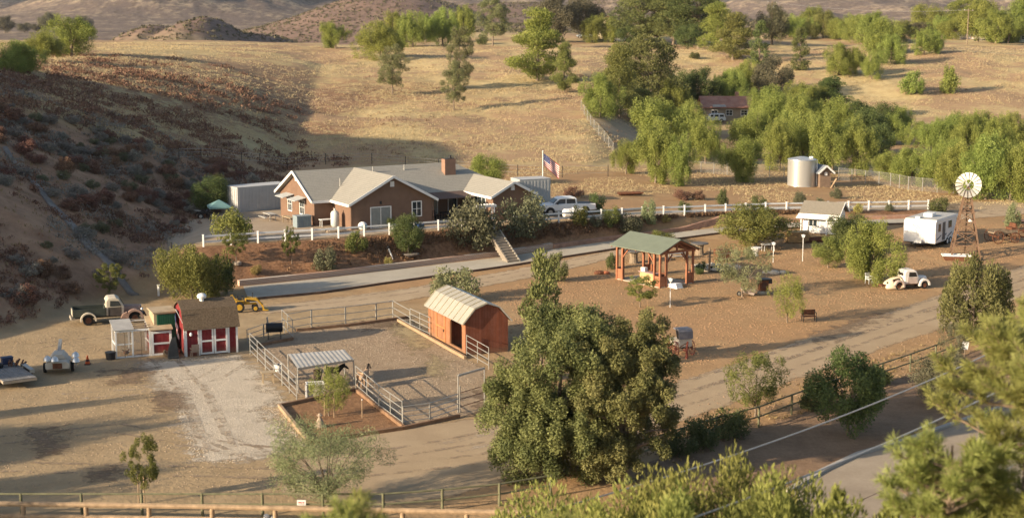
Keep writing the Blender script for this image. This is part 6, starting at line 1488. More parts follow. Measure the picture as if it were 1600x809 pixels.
p = G(1073, 560); block('red_pump', 'slim rusty red hand pump standing beside the old carriage', 'pump', p, 0, [('pump_body', REDW, MB().tube([(0, 0, -.1), (0, 0, .9), (.05, 0, 1.2)], [.1, .08, .06], 8)), ('pump_handle', RUST, MB().beam((0, 0, 1.1), (-.5, 0, .8), .05))])
# ------------------------------------------------------------------ right side
# white cottage
pa = G(1254, 363); pb = G(1300, 367); rz, L = house_frame(pa, pb); rz = math.radians(-14) if abs(rz) > .8 else rz
CT = thing('white_cottage', 'tiny white cottage with grey gable roof behind the lawn trees', 'cottage', pa, rz); Wq = 3.0; EQ = 2.0; L = max(L, 3.6)
part(MB().box((L/2, Wq/2, EQ/2), (L, Wq, EQ)).prism([(.01, EQ - .005), (Wq - .01, EQ - .005), (Wq/2, EQ + .95)], .004, L - .004, 'x'), 'wall', WHITEP, CT)
part(gable_roof(-.35, L + .35, -.35, Wq/2, Wq + .35, EQ - .05, EQ + 1.05, .1), 'roof', mat('cottage_shingle', (.215, .19, .15), .15, 6, .9), CT)
part(MB().box((L/2, -.38, EQ - .06), (L + .75, .05, .16)).beam((L + .38, -.38, EQ), (L + .38, Wq/2, EQ + 1.1), .05, .16).beam((L + .38, Wq + .38, EQ), (L + .38, Wq/2, EQ + 1.1), .05, .16), 'fascia', WHITE, CT)
part(MB().add([(-.5, -.9, EQ - .42), (L * .8, -.9, EQ - .42), (L * .8, 0, EQ - .15), (-.5, 0, EQ - .15), (-.5, -.9, EQ - .36), (L * .8, -.9, EQ - .36), (L * .8, 0, EQ - .09), (-.5, 0, EQ - .09)], [(0,1,2,3),(7,6,5,4),(0,4,5,1),(1,5,6,2),(2,6,7,3),(3,7,4,0)]), 'porch_roof', WHITE, CT)
window(CT, (L * .30, 0, 1.05), 1.0, .8, 'x', -1, mull=(1, 0)); d_ = part(MB().box((L * .62, -.02, .8), (.75, .06, 1.55)), 'door', mat('door_grey', (.50, .50, .50), .08, 3, .6), CT); part(MB().box((L * .62 + .28, -.07, .8), (.05, .06, .12)), 'handle', BLACK, d_)
part(MB().box((.05, -.85, .75), (.1, .1, 1.5)).box((L * .75, -.85, .75), (.1, .1, 1.5)), 'porch_post', WHITE, CT)
# lumber stack
p = G(1246, 378); o = thing('lumber_stack', 'stack of raw lumber planks left below the white cottage', 'lumber', p, .12); rr = random.Random(9)
for k in range(8):
    for j in range(4): part(MB().box((rr.uniform(-.1, .1), -.5 + j * .34, .12 + k * .13), (2.3 + rr.uniform(-.3, .3), .28, .08)), 'plank', AMBER, o)
for x in (-.8, .8): part(MB().box((x, 0, .04), (.12, 1.3, .08)), 'bearer', GREYW, o)
logpile('brush_heap', 'brown heap of branches right of the lumber stack', G(1274, 378), .2, 16, 1.9, RUST, .08)
block('water_trough', 'low dark trough in front of the lumber stack', 'trough', G(1228, 372), .1, [('trough', STEEL, MB().prism([(-.9, 0), (.9, 0), (1.0, .4), (-1.0, .4)], -.3, .3)), ('inside', DARK, MB().box((0, 0, .395), (1.8, .5, .02)))])
# travel trailer
pa = G(1411, 384); pb = G(1461, 390); rz, Wt = house_frame(pa, pb); RT = thing('travel_trailer', 'white boxy travel trailer parked on the lawn by the windmill', 'trailer', pa, rz); Ht = top_z(pa, 341) - pa.z; Lt = 6.6; TLn = LF(pa, rz)
SHELL = mat('trailer_shell', (.76, .75, .73), .04, 1, .4)
part(MB().prism([(0, .5), (Lt, .5), (Lt, Ht - .25), (Lt - .3, Ht), (.35, Ht), (.0, Ht - .2), (-.12, 1.5)], 0, Wt, 'x') if False else MB().prism([(0.0, .48), (Lt, .48), (Lt, Ht - .2), (Lt - .25, Ht), (.25, Ht), (-.05, Ht - .25), (-.08, 1.4)], .0, Wt, 'x'), 'shell', SHELL, RT, bevel=.06) if False else None
b_ = MB(); pr_ = [(0.0, .48), (Lt, .48), (Lt, Ht - .2), (Lt - .25, Ht), (.25, Ht), (-.05, Ht - .25), (-.08, 1.4)]
b_.prism(pr_, 0, Wt, 'x'); part(b_, 'shell', SHELL, RT, bevel=.06)
part(MB().box((Wt/2, Lt/2, Ht + .015), (Wt - .1, Lt - .5, .05)), 'roof_sheet', mat('trailer_roof', (.42, .41, .38), .1, 1, .7), RT); part(MB().box((Wt * .5, 2.6, Ht + .2), (.9, 1.1, .36)), 'roof_unit', WHITE, RT, bevel=.05); part(MB().box((Wt * .35, .8, Ht + .1), (.45, .45, .18)), 'roof_hatch', WHITEP, RT)
part(MB().box((Wt/2, Lt/2 - .1, .46), (Wt - .06, Lt - .3, .12)), 'underframe', BLACK, RT)
wn = lambda y, z, w, h: part(MB().box((Wt + .012, y, z), (.04, w, h)), 'window', GLASS, RT)
wn(1.0, 1.95, .6, .75); wn(3.9, 2.0, .9, .7); wn(6.2, 2.1, .8, .6); dr_ = part(MB().box((Wt + .015, 2.2, 1.5), (.04, .72, 1.75)), 'door', mat('trailer_door', (.10, .10, .11), .1, 2, .4), RT); part(MB().box((Wt + .05, 2.45, 1.4), (.04, .06, .14)), 'handle', STEEL, dr_)
st = MB()
for k in range(4): st.beam((Wt + .012, .3 + k * 1.5, .8 + .08 * (k % 2)), (Wt + .012, 1.5 + k * 1.5, 1.15), .015, .12)
part(st, 'side_stripe', mat('stripe_grey', (.10, .10, .12), .1, 2, .5), RT)
lg = MB()     # swoosh emblem on the blank end
lg.tube([(.75, -.07, 2.0), (1.0, -.075, 2.22), (1.15, -.07, 2.02), (1.35, -.075, 2.2), (1.55, -.07, 2.0), (1.8, -.07, 1.98)], [.01, .035, .03, .035, .03, .008], 6).tube([(.7, -.075, 1.93), (1.3, -.08, 1.90), (1.95, -.08, 1.95)], [.008, .028, .008], 6); part(lg, 'emblem', mat('emblem_grey', (.12, .13, .14), .1, 3, .5), RT)
for x in (.06, Wt - .06):
    for y in (3.3, 4.15): wheel(RT, (x, y, .36), .36, .22, 'x', WHITEP)
part(MB().beam((Wt * .2, -.05, .45), (Wt/2, -1.2, .45), .1).beam((Wt * .8, -.05, .45), (Wt/2, -1.2, .45), .1).cyl((Wt/2, -1.1, .05), (Wt/2, -1.1, .6), .05), 'tow_hitch', BLACK, RT)
part(MB().box((Wt * .5, -.35, .65), (.7, .3, .3)), 'gas_box', WHITE, RT)
# windmill
p = G(1507, 402); WMt = thing('windmill', 'farm windmill with pale bladed wheel on a brown lattice tower', 'windmill', p, math.radians(-12)); Hh = top_z(p, 288) - p.z; s0, s1 = 1.35, .22; TW = mat('weathered_iron', (.155, .095, .06), .35, 4, .85)
Ht_ = Hh - .55
cs = [(-1, -1), (1, -1), (1, 1), (-1, 1)]
for c in cs: part(MB().beam((c[0] * s0, c[1] * s0, -.1), (c[0] * s1, c[1] * s1, Ht_), .16), 'tower_leg', TW, WMt)
lv = [0, .2, .38, .54, .68, .80, .90, .98]
for i, t in enumerate(lv):
    k = s0 + (s1 - s0) * t; k2 = s0 + (s1 - s0) * (lv[i + 1] if i + 1 < len(lv) else 1); z = Ht_ * t; z2 = Ht_ * (lv[i + 1] if i + 1 < len(lv) else 1); m = MB()
    for a, b in zip(cs, cs[1:] + cs[:1]):
        if i: m.beam((a[0] * k, a[1] * k, z), (b[0] * k, b[1] * k, z), .09)
        if i < len(lv) - 1: m.beam((a[0] * k, a[1] * k, z), (b[0] * k2, b[1] * k2, z2), .06).beam((b[0] * k, b[1] * k, z), (a[0] * k2, a[1] * k2, z2), .06)
    part(m, 'lattice', TW, WMt)
part(MB().box((0, 0, Ht_ * .72), (1.0, 1.0, .07)), 'platform', TW, WMt); part(MB().cyl((0, 0, 0), (0, 0, Ht_), .05), 'pump_rod', TW, WMt)
part(MB().box((.05, 0, Ht_ + .35), (.3, .9, .4)), 'gearbox', TW, WMt)
R_ = (338 - 300) * 0.5 * 0 + 19.5 * mpp(p) * 1.0
wc = Vector((0, -.62, Hh)); BLD = mat('blade_white', (.62, .60, .55), .12, 4, .6); m = MB()
for i in range(18):
    a = 2 * PI * i / 18; ca, sa = math.cos(a), math.sin(a); r = Vector((ca, 0, sa)); tn = Vector((-sa, 0, ca)); v = []
    for rad, hw in ((R_ * .42, .06 * R_), (R_, .145 * R_)):
        for s, dy in ((-1, -.07), (1, .07)): v.append(wc + r * rad + tn * hw * s + Vector((0, dy, 0)))
    b = MB().add(v + [q_ + Vector((0, .015, 0)) for q_ in v], [(0,1,3,2),(4,6,7,5),(0,4,5,1),(1,5,7,3),(3,7,6,2),(2,6,4,0)]); part(b, 'blade', BLD, WMt)
for rad in (R_ * .45, R_ * .82):
    part(MB().tube([wc + Vector((rad * math.cos(2*PI*i/24), .1, rad * math.sin(2*PI*i/24))) for i in range(25)], .025, 5), 'hoop', STEEL, WMt)
m = MB()
for i in range(6): a = 2 * PI * i / 6; m.cyl(wc + Vector((0, .1, 0)), wc + Vector((R_ * .82 * math.cos(a), .1, R_ * .82 * math.sin(a))), .03, n=5)
m.ell(wc, (.16, .2, .16), 10, 6, -.99); part(m, 'hub', STEEL, WMt)
part(MB().beam((0, .3, Hh), (0, 1.9, Hh + .05), .06).box((0, 2.2, Hh + .1), (.03, 1.1, .7)), 'tail_vane', BLD, WMt)
part(MB().ell((.35, -.5, Ht_ * .55), (.2, .14, .24), 8, 6, -.99), 'white_sign', WHITEP, WMt)
p = G(1503, 405); block('bath_tub', 'old white rimmed tub with brown side at the windmill foot', 'tub', p + Vector((-.6, -.3, 0)), -.15, [('tub', RUST, MB().prism([(-1.1, 0), (1.1, 0), (1.3, .42), (-1.3, .42)], -.5, .5)), ('rim', WHITE, MB().box((0, .52, .45), (2.75, .12, .09)).box((0, -.52, .45), (2.75, .12, .09)).box((1.31, 0, .45), (.12, .92, .09)).box((-1.31, 0, .45), (.12, .92, .09))), ('inside', WHITEP, MB().box((0, 0, .43), (2.5, .9, .03)))])
# old truck cab wreck
p = G(1412, 450); o = thing('rusty_truck', 'derelict old truck with white cab and cream fender shell on the lawn', 'truck', p, math.radians(14)); o.scale = (.86, .86, .9)
CRM = mat('cream_rust', (.62, .50, .36), .12, 2, .7, c2=(.36, .15, .08), cover=.25); WCAB = mat('chalk_white', (.66, .62, .57), .1, 2, .7, c2=(.34, .20, .13), cover=.22)
part(MB().prism([(-.35, .5), (1.15, .5), (1.2, 1.2), (.95, 1.75), (.7, 1.85), (-.15, 1.85), (-.35, 1.65)], -.78, .78), 'cab', WCAB, o, bevel=.1)
part(MB().box((-.37, .0, 1.42), (.04, 1.0, .24)), 'rear_window', DARK, o); part(MB().prism([(.1, 1.2), (1.0, 1.2), (.82, 1.62), (.12, 1.65)], -.80, -.78), 'side_window', DARK, o); part(MB().box((.5, -.80, .85), (1.0, .03, .6)), 'door', mat('door_grey_rust', (.42, .34, .30), .2, 3, .7), o)
part(MB().prism([(-.5, .5), (.5, .5), (.5, 1.0), (.28, 1.2), (-.28, 1.2), (-.5, 1.0)], 1.15, 2.3, 'x', .8), 'hood', WCAB, o, bevel=.06)
for s in (-.78, .78): part(arch(1.8, s, .40, .42, .58, .4, -.1, PI + .2), 'front_fender', WCAB, o); wheel(o, (1.8, s, .36), .36, .2, rim=RUST); wheel(o, (-1.0, s * 1.05, .36), .36, .2, rim=RUST)
sh_ = MB(); nu, nv = 14, 9; vs = []
for j in range(nv + 1):
    for i in range(nu + 1):
        a = PI * i / nu; t = j / nv; x = -.5 - 1.7 * t; rad = math.sqrt(max(1 - (t * .98) ** 2.2, 0)); vs.append((x, -.95 * math.cos(a) * (.35 + .65 * rad), .12 + 1.05 * math.sin(a) ** .8 * rad))
fs = [(j * (nu + 1) + i, j * (nu + 1) + i + 1, (j + 1) * (nu + 1) + i + 1, (j + 1) * (nu + 1) + i) for j in range(nv) for i in range(nu) if not (1 <= i <= 4 and 1 <= j <= 4)]
so = part(sh_.add(vs, fs), 'rear_shell', CRM, o, smooth=True); md = so.modifiers.new('thick', 'SOLIDIFY'); md.thickness = .05
part(MB().ell((-1.15, 0, .15), (.75, .75, .7), 12, 6, 0.0), 'rusty_inside', mat('orange_rust', (.27, .09, .045), .3, 4, .9), o); part(MB().cyl((-2.02, -.3, .62), (-1.9, -.3, .62), .12), 'lamp_hole', DARK, o)
part(arch(-1.0, -.92, .40, .42, .56, .4, -.3, PI - .2), 'rear_fender', mat('fender_grey', (.42, .33, .29), .25, 3, .7), o, smooth=True); part(MB().box((-.4, 0, .4), (4.4, .7, .14)), 'chassis', RUST, o)
chair('plastic_chair', 'white plastic chair beside the weeping pepper tree, left one', G(1358, 443), .5, WHITE); chair('plastic_chair', 'white plastic chair beside the weeping pepper tree, right one', G(1367, 443), -.4, WHITE)
# hay wagon at right
p = G(1566, 378); o = thing('farm_wagon', 'old farm wagon with spoked iron wheels at the right edge', 'wagon', p, .25)
part(MB().box((0, 0, 1.0), (2.6, 1.2, .12)).box((0, -.6, 1.15), (2.6, .05, .25)).box((0, .6, 1.15), (2.6, .05, .25)), 'bed', GREYW, o); part(MB().box((.9, 0, 1.35), (.5, 1.1, .25)).box((1.1, 0, 1.65), (.08, 1.1, .5)), 'seat', RUST, o)
for x, r in ((-.95, .62), (.95, .5)):
    for s in (-.78, .78): spoked(o, (x, s, r), r, m=RUST)
part(MB().cyl((-.95, -.78, .62), (-.95, .78, .62), .05).cyl((.95, -.78, .5), (.95, .78, .5), .05).beam((1.2, 0, .55), (3.2, 0, .3), .08), 'axle', RUST, o)
o = thing('hay_rake', 'dark iron hay rake behind the old farm wagon', 'rake', G(1590, 368), .4); spoked(o, (0, -.8, .6), .6, m=RUST); spoked(o, (0, .8, .6), .6, m=RUST); part(MB().cyl((0, -.8, .6), (0, .8, .6), .04), 'axle', RUST, o); m = MB()
for k in range(9): m.tube([(0, -.7 + k * .175, .6), (-.5, -.7 + k * .175, .5), (-.55, -.7 + k * .175, .05)], .018, 5)
part(m, 'tine', RUST, o)
logpile('brush_heap', 'purplish pile of dead branches at the far right', G(1588, 350), .1, 12, 2.4, mat('dead_branch', (.15, .10, .09), .3, 4, .9), .07)
# steel water tank and hut
p = G(1252, 290); r = 21.5 * mpp(p); H = top_z(p, 249) - p.z; o = thing('water_tank', 'big corrugated steel water tank beside the little brown hut', 'tank', p, 0); pr = []
for k in range(33): pr.append((r + (.035 if k % 2 else 0), H * k / 32 - .3 * (k == 0)))
TANKM = mat('tank_steel', (.52, .51, .48), .12, .6, .35, .5, .55, stretch=(1, 1, .15))
part(MB().lathe(pr, n=40), 'tank_wall', TANKM, o, smooth=True); part(MB().lathe([(r + .08, H - .01), (r + .06, H + .05), (.4, H + .35), (.02, H + .37)], n=40), 'tank_roof', TANKM, o); part(MB().box((r * .6, -.5, H + .3), (.4, .4, .22)), 'hatch', WHITE, o); part(MB().cyl((r + .05, -.6, 0), (r + .05, -.6, H), .06), 'fill_pipe', WHITEP, o)
p = G(1281, 293); o = thing('pump_hut', 'little brown hut with white trimmed roof beside the steel tank', 'hut', p, math.radians(12)); a = 18 * mpp(p); HB = mat('hut_boards', (.20, .14, .10), .2, 2, .8); e = top_z(p, 270) - p.z
part(MB().box((a/2, 1.2, e/2 - .1), (a, 2.4, e + .2)).prism([(0.005, e - .005), (a - .005, e - .005), (a/2, e + .7)], .005, 2.395, 'y'), 'wall', HB, o)
m = MB()
for s, x0 in ((-1, -.35), (1, a + .35)): m.add([(x0, -.3, e - .15), (x0, 2.7, e - .15), (a/2, 2.7, e + .8), (a/2, -.3, e + .8), (x0, -.3, e - .05), (x0, 2.7, e - .05), (a/2, 2.7, e + .9), (a/2, -.3, e + .9)], [(0,1,2,3),(7,6,5,4),(0,4,5,1),(1,5,6,2),(2,6,7,3),(3,7,4,0)])
part(m, 'roof', mat('hut_roof', (.16, .18, .21), .1, 2, .6), o); part(MB().beam((-.38, -.33, e - .1), (a/2, -.33, e + .86), .06, .2).beam((a/2, -.33, e + .86), (a + .38, -.33, e - .1), .06, .2), 'barge_board', WHITE, o); part(MB().box((a * .5, -.06, e - .15), (.35, .1, .4)), 'vent_box', WHITEP, o)
block('leaning_board', 'pale board leaning by the little brown hut', 'board', G(1301, 294), 0, [('board', LOG, MB().beam((-.3, 0, -.1), (.5, .2, 1.2), .3, .06)), ('batten', LOG, MB().beam((-.05, -.05, .4), (.25, .05, .55), .1, .05))])
# parked white pickup behind the fence
def crew_pickup(label, p, rz, s=1.0, m=CARW, bed_dark=True, name='parked_pickup'):
    o = thing(name, label, 'pickup', p, rz)
    part(MB().prism([(-3.0, .5), (2.95, .5), (3.0, .85), (2.9, 1.12), (1.55, 1.2), (-3.0, 1.15)], -.95, .95), 'body', m, o, bevel=.06)
    part(MB().prism([(-1.05, 1.15), (1.65, 1.18), (.95, 1.78), (.7, 1.85), (-.75, 1.85), (-.95, 1.75)], -.82, .82), 'cabin', m, o, bevel=.07)
    for s_ in (-1, 1):
        part(MB().prism([(.28, 1.24), (1.42, 1.24), (.92, 1.68), (.28, 1.7)], s_ * .83 - .012, s_ * .83 + .012), 'side_window', GLASS, o); part(MB().prism([(-.82, 1.24), (.16, 1.24), (.16, 1.7), (-.72, 1.7)], s_ * .83 - .012, s_ * .83 + .012), 'side_window', GLASS, o)
        part(MB().box((3.0, s_ * .72, .92), (.06, .35, .22)), 'headlight', CHROME, o); part(MB().box((-3.01, s_ * .82, .9), (.05, .16, .4)), 'tail_light', mat('tail_red', (.3, .02, .02), .1, 3, .4), o); part(MB().box((1.2, s_ * 1.05, 1.3), (.12, .22, .2)), 'mirror', BLACK, o)
    part(MB().box((1.36, 0, 1.5), (.03, 1.45, .6), ry=-.86), 'windscreen', GLASS, o); part(MB().box((-.99, 0, 1.5), (.03, 1.3, .4)), 'rear_window', GLASS, o)
    if bed_dark: part(MB().box((-2.0, 0, 1.165), (1.85, 1.6, .03)), 'bed_liner', BLACK, o)
    part(MB().box((3.02, 0, .86), (.05, 1.05, .3)), 'grille', BLACK, o); part(MB().box((3.05, 0, .55), (.12, 1.9, .22)), 'bumper', CHROME, o); part(MB().box((-3.05, 0, .6), (.1, 1.8, .18)), 'bumper', CHROME, o)
    for x in (-1.85, 1.95):
        for s_ in (-.86, .86): part(MB().cyl((x, s_ * 1.04, .42), (x, s_ * 1.115, .42), .5, n=18), 'wheel_arch', BLACK, o); wheel(o, (x, s_ * 1.02, .4), .4, .26)
    o.scale = (s, s, s); return o
pc = G(884, 336); crew_pickup('white crew cab pickup parked behind the white fence', pc + Vector((0, .6, 0)), math.radians(196), 1.0)
p = G(897, 345); o = thing('propane_tank', 'white horizontal propane tank behind the fence below the pickup', 'tank', p + Vector((0, 1.2, 0)), .2); part(MB().cyl((-.9, 0, .65), (.9, 0, .65), .45, n=18).ell((-.9, 0, .65), (.3, .45, .45), 12, 8, -.99).ell((.9, 0, .65), (.3, .45, .45), 12, 8, -.99), 'shell', WHITE, o, smooth=True); part(MB().ell((0, 0, 1.1), (.2, .2, .14), 10, 6), 'valve_dome', WHITEP, o)
for s in (-.5, .5): part(MB().box((s, 0, .12), (.15, .6, .3)), 'foot', CONC, o)
logpile('brush_heap', 'dark rusty heap of scrap on the bank beyond the upper road', G(985, 306), .1, 12, 2.6, RUST, .12)
# red roofed house and vehicles in the grove, houses on the crest
def simple_house(label, p, rz, L, W, E, Rr, wallm, roofm, name='house', chim=True, wins=3):
    o = thing(name, label, 'house', p, rz)
    part(MB().box((L/2, W/2, E/2 - .2), (L, W, E + .4)).prism([(.01, E - .01), (W - .01, E - .01), (W/2, E + Rr)], .01, L - .01, 'x'), 'wall', wallm, o); rf = part(gable_roof(-.6, L + .6, -.7, W/2, W + .7, E - .25, E + Rr + .1, .16), 'roof', roofm, o)
    if chim: part(MB().box((L * .72, W * .55, E + Rr + .3), (.7, .6, 1.5)), 'chimney', mat('chimney_block', (.36, .2, .14), .2, 3, .9), rf)
    for k in range(wins): window(o, (L * (k + .7) / (wins + .3), 0, E * .55), 1.3, 1.1, 'x', -1)
    return o
p = G(1100, 188); RT_ = NT('red_tile_roof'); _c = RT_.n('ShaderNodeTexCoord').outputs['Object']; _n = RT_.noise(_c, .9, 4); _n2 = RT_.noise(_c, 6, 3)
RTILE = RT_.done(RT_.bsdf(RT_.mix(RT_.ramp(_n2, [(.3, 0), (.7, .35)]), RT_.ramp(_n, [(.35, (.33, .13, .085)), (.65, (.44, .22, .15))]), (.42, .25, .17)), .85))
hR = simple_house('low house with red tiled roof among the grove trees', p, -.02, 76 * mpp(p), 8, 2.6, 1.5, mat('house_tan', (.33, .27, .2), .1, 2, .9), RTILE)
part(MB().add([(1.6, -.72, 2.55), (4.2, -.72, 2.55), (3.3, 3.9, 4.18), (1.6, 3.9, 4.18)], [(0,1,2,3)]), 'roof_patch', mat('patch_grey', (.42, .36, .3), .1, 2, .9), hR)
p = G(1114, 191); o = thing('parked_car', 'white parked car in front of the red roofed house', 'car', p, math.radians(185)); 
part(MB().prism([(-2.3, .35), (2.3, .35), (2.3, .8), (1.2, .95), (-2.3, .95)], -.85, .85), 'body', CARW, o, bevel=.06); part(MB().prism([(-2.2, .95), (1.1, .95), (.5, 1.6), (-2.0, 1.62)], -.75, .75), 'cabin', CARW, o, bevel=.06)
for s in (-1, 1):
    for x in (-1.5, -.5, .35): part(MB().box((x, s * .765, 1.25), (.75 if x < 0 else .5, .03, .4)), 'side_window', GLASS, o)
    for x in (-1.45, 1.4): wheel(o, (x, s * .78, .34), .34, .2)
p = G(955, 62); simple_house('cream gabled house between the crest pines', p + Vector((3, 8, 0)), math.radians(75), 9, 7, 4.2, 2.6, mat('cream_wall', (.55, .47, .3), .08, 1, .8), mat('brown_roof', (.28, .17, .1), .15, 2, .9), chim=False)
p = G(968, 66); crew_pickup('pale pickup parked among crest trees by the cream house', p, .2, 1.0)
p = G(1490, 62); simple_house('small pale building behind the right utility pole', p, .05, 9, 5, 2.6, 1.0, mat('grey_wall', (.42, .36, .32), .1, 1, .9), mat('rust_roof', (.3, .2, .15), .2, 1, .9), chim=False)
p = G(1535, 64); crew_pickup('pale vehicle parked right of the right utility pole', p, .1, 1.0, mat('pale_gold_paint', (.5, .45, .36), .05, 1, .4))
p = G(1590, 66); simple_house('white sided building at the far right crest', p, .05, 8, 5, 2.4, 1.0, WHITEP, mat('grey_roof', (.3, .29, .27), .1, 1, .8), chim=False)
p = G(915, 60); o = crew_pickup('pale blue vehicle parked under the crest trees left', p, math.radians(170), .9, mat('blue_grey_paint', (.32, .38, .44), .05, 1, .4))
# utility poles with wires
def upole(label, px, py, top, arm=1.3):
    p = G(px, py); H = top_z(p, top) - p.z; o = thing('utility_pole', label, 'utility pole', p, .1)
    part(MB().cyl((0, 0, -.4), (0, 0, H), .17, .12, 8), 'pole', GREYW, o); part(MB().box((0, 0, H - .5), (2 * arm, .12, .14)), 'cross_arm', GREYW, o)
    for s in (-1, 0, 1): part(MB().lathe([(.05, 0), (.07, .08), (.04, .2)], (s * arm * .9, 0, H - .43), 8), 'insulator', WHITEP, o)
    return p, H, o
p1, H1, u1 = upole('left utility pole with transformer on the crest', 1205, 70, 2)
part(MB().cyl((.35, -.1, H1 - 2.2), (.35, -.1, H1 - 1.2), .28, n=12), 'transformer', mat('transformer_grey', (.55, .55, .52), .1, 2, .5), u1)
p2, H2, _ = upole('right utility pole standing before the crest trees', 1511, 70, 14)
def wire(name, label, a, b, sag, r, m, group=None):
    a = Vector(a); b = Vector(b); pts = [a.lerp(b, i / 24) - Vector((0, 0, sag * 4 * (i / 24) * (1 - i / 24))) for i in range(25)]
    return tag(MB().tube(pts, r, 5).obj(name, m, None, smooth=True), label, 'wire', group)
WIREM = mat('cable_grey', (.40, .39, .37), .1, 3, .5)
wire('power_line', 'thin overhead line between the two crest utility poles', p1 + Vector((0, 0, H1 - .3)), p2 + Vector((0, 0, H2 - .3)), 1.2, .03, WIREM)
# overhead cables in the foreground
wire('power_line', 'upper overhead cable crossing the lower right corner to the fence', at_d(700, 838, 52), at_d(1560, 545, 76), .7, .035, WIREM)
wire('power_line', 'lower overhead cable crossing before the paved road', at_d(900, 870, 46), at_d(1660, 560, 66), .5, .038, WIREM)
wire('power_line', 'third thin cable in the lower right corner over the paved road', at_d(1300, 905, 46), at_d(1760, 590, 66), .4, .018, WIREM)
# field fences
def wire_fence(label, pxs, n, H, wires, postm, name='wire_fence', mesh=False, r=.045):
    P = [G(*q) for q in pxs]; L = [0]
    for a, b in zip(P, P[1:]): L.append(L[-1] + (b - a).length)
    qs = np.linspace(0, L[-1], n); W = []
    for q in qs:
        x = float(np.interp(q, L, [p.x for p in P])); y = float(np.interp(q, L, [p.y for p in P])); W.append(on(x, y))
    base = W[0].copy(); o = thing(name, label, 'fence', base, 0)
    for w_ in W: q = w_ - base; part(MB().cyl(q - Vector((0, 0, .3)), q + Vector((0, 0, H)), r, n=7), 'post', postm, o)
    for z in wires: part(MB().tube([w_ - base + Vector((0, 0, z)) for w_ in W], .014, 4), 'wire', STEEL, o)
    if mesh:
        m = MB()
        for a, b in zip(W, W[1:]):
            a = a - base; b = b - base; m.add([a + Vector((0, 0, .02)), b + Vector((0, 0, .02)), b + Vector((0, 0, H - .05)), a + Vector((0, 0, H - .05))], [(0, 1, 2, 3)])
        part(m, 'wire_mesh', WIRE, o)
    return o
wire_fence('thin dark post wire fence at the foot of the golden field', [(280, 252), (420, 258), (500, 257), (590, 256), (700, 268), (840, 278), (900, 277), (950, 276)], 14, 1.5, (.5, 1.0, 1.4), BLACK)
wire_fence('pale mesh fence beside the bending dirt lane', [(908, 172), (918, 188), (930, 206), (945, 222), (958, 240)], 9, 1.6, (1.55,), STEEL, mesh=True)
wire_fence('chain link fence along the foot of the grove', [(1075, 268), (1160, 276), (1225, 278)], 8, 1.5, (1.45,), STEEL, mesh=True)
wire_fence('chain link fence between brown hut and windmill', [(1310, 282), (1385, 290), (1420, 297), (1460, 301), (1500, 303), (1540, 304)], 12, 1.7, (1.65,), STEEL, mesh=True)
wire_fence('thin field fence on the crest before the small red hill', [(150, 84), (250, 80), (350, 79), (450, 78)], 14, 1.4, (.6, 1.2), GREYW)
wire_fence('thin field fence along the top of the dry right hillside', [(1470, 82), (1540, 86), (1640, 90)], 10, 1.4, (.6, 1.2), GREYW)
# ------------------------------------------------------------------ foreground fences
rail_fence('green post and rail fence along the front of the dirt road', [(-60, 806), (60, 806), (148, 806), (238, 806), (327, 806), (422, 806), (518, 806), (613, 806), (704, 798), (797, 788), (860, 776)], 11, 1.15, GREENPOST, rails=(.52, .96), pw=.15, rh=.1, round_rail=True)
rail_fence('dark post and rail fence from the oak to the juniper', [(990, 728), (1100, 690), (1196, 664), (1245, 644), (1300, 624), (1400, 588), (1436, 576), (1482, 558), (1530, 538)], 12, 1.25, GREENPOST, rails=(.5, .97), pw=.14, rh=.1, round_rail=True)
lf = [at_z(-60, 820, 0), at_z(100, 822, 0), at_z(300, 825, 0), at_z(520, 830, 0), at_z(830, 836, 0)]
rail_fence('thick brown log rail fence nearest the camera at the bottom left', None, 10, 1.15, LOG, rails=(.4, .93), pw=.24, rh=.26, round_rail=True, pts=[Vector((a, b, 0)) for a, b in lf])
p = G(472, 806); o = thing('warning_sign', 'small white sign with red marks on the front fence rail', 'sign', p + Vector((0, -.12, .72)), 0); o.scale = (.8, 1, .75); part(MB().box((0, 0, 0), (.52, .03, .34)), 'plate', WHITEP, o); part(MB().box((-.08, -.02, .02), (.2, .012, .06)).box((.12, -.02, .02), (.1, .012, .06)).box((0, -.02, -.08), (.36, .012, .035)), 'red_marks', mat('sign_red', (.5, .03, .02), .1, 3, .5), o)
block('white_stone', 'small white stone lying at the foot of a front fence post', 'stone', G(418, 806) + Vector((0, -.3, 0)), 0, [('stone', WHITEP, MB().ell((0, 0, .1), (.15, .12, .12), 9, 6, -.9)), ('chip', WHITEP, MB().ell((.3, 0, .05), (.1, .1, .08), 8, 5, -.9))])
block('sign_board', 'small tilted white board on a post beside the juniper', 'sign', G(1507, 556), 0, [('board', WHITEP, MB().box((0, -.05, .75), (.45, .05, .55), ry=.15)), ('post', GREYW, MB().cyl((0, 0, -.2), (0, 0, .9), .04))])
for px, l in ((217, 'left stake of the lone young tree'), (226, 'right stake of the lone young tree')): block('tree_stake', l, 'stake', G(px, 787), 0, [('stake', LOG, MB().cyl((0, 0, -.2), (0, 0, 1.5), .03)), ('tie', BLACK, MB().cyl((0, 0, 1.2), (0, 0, 1.26), .045))])
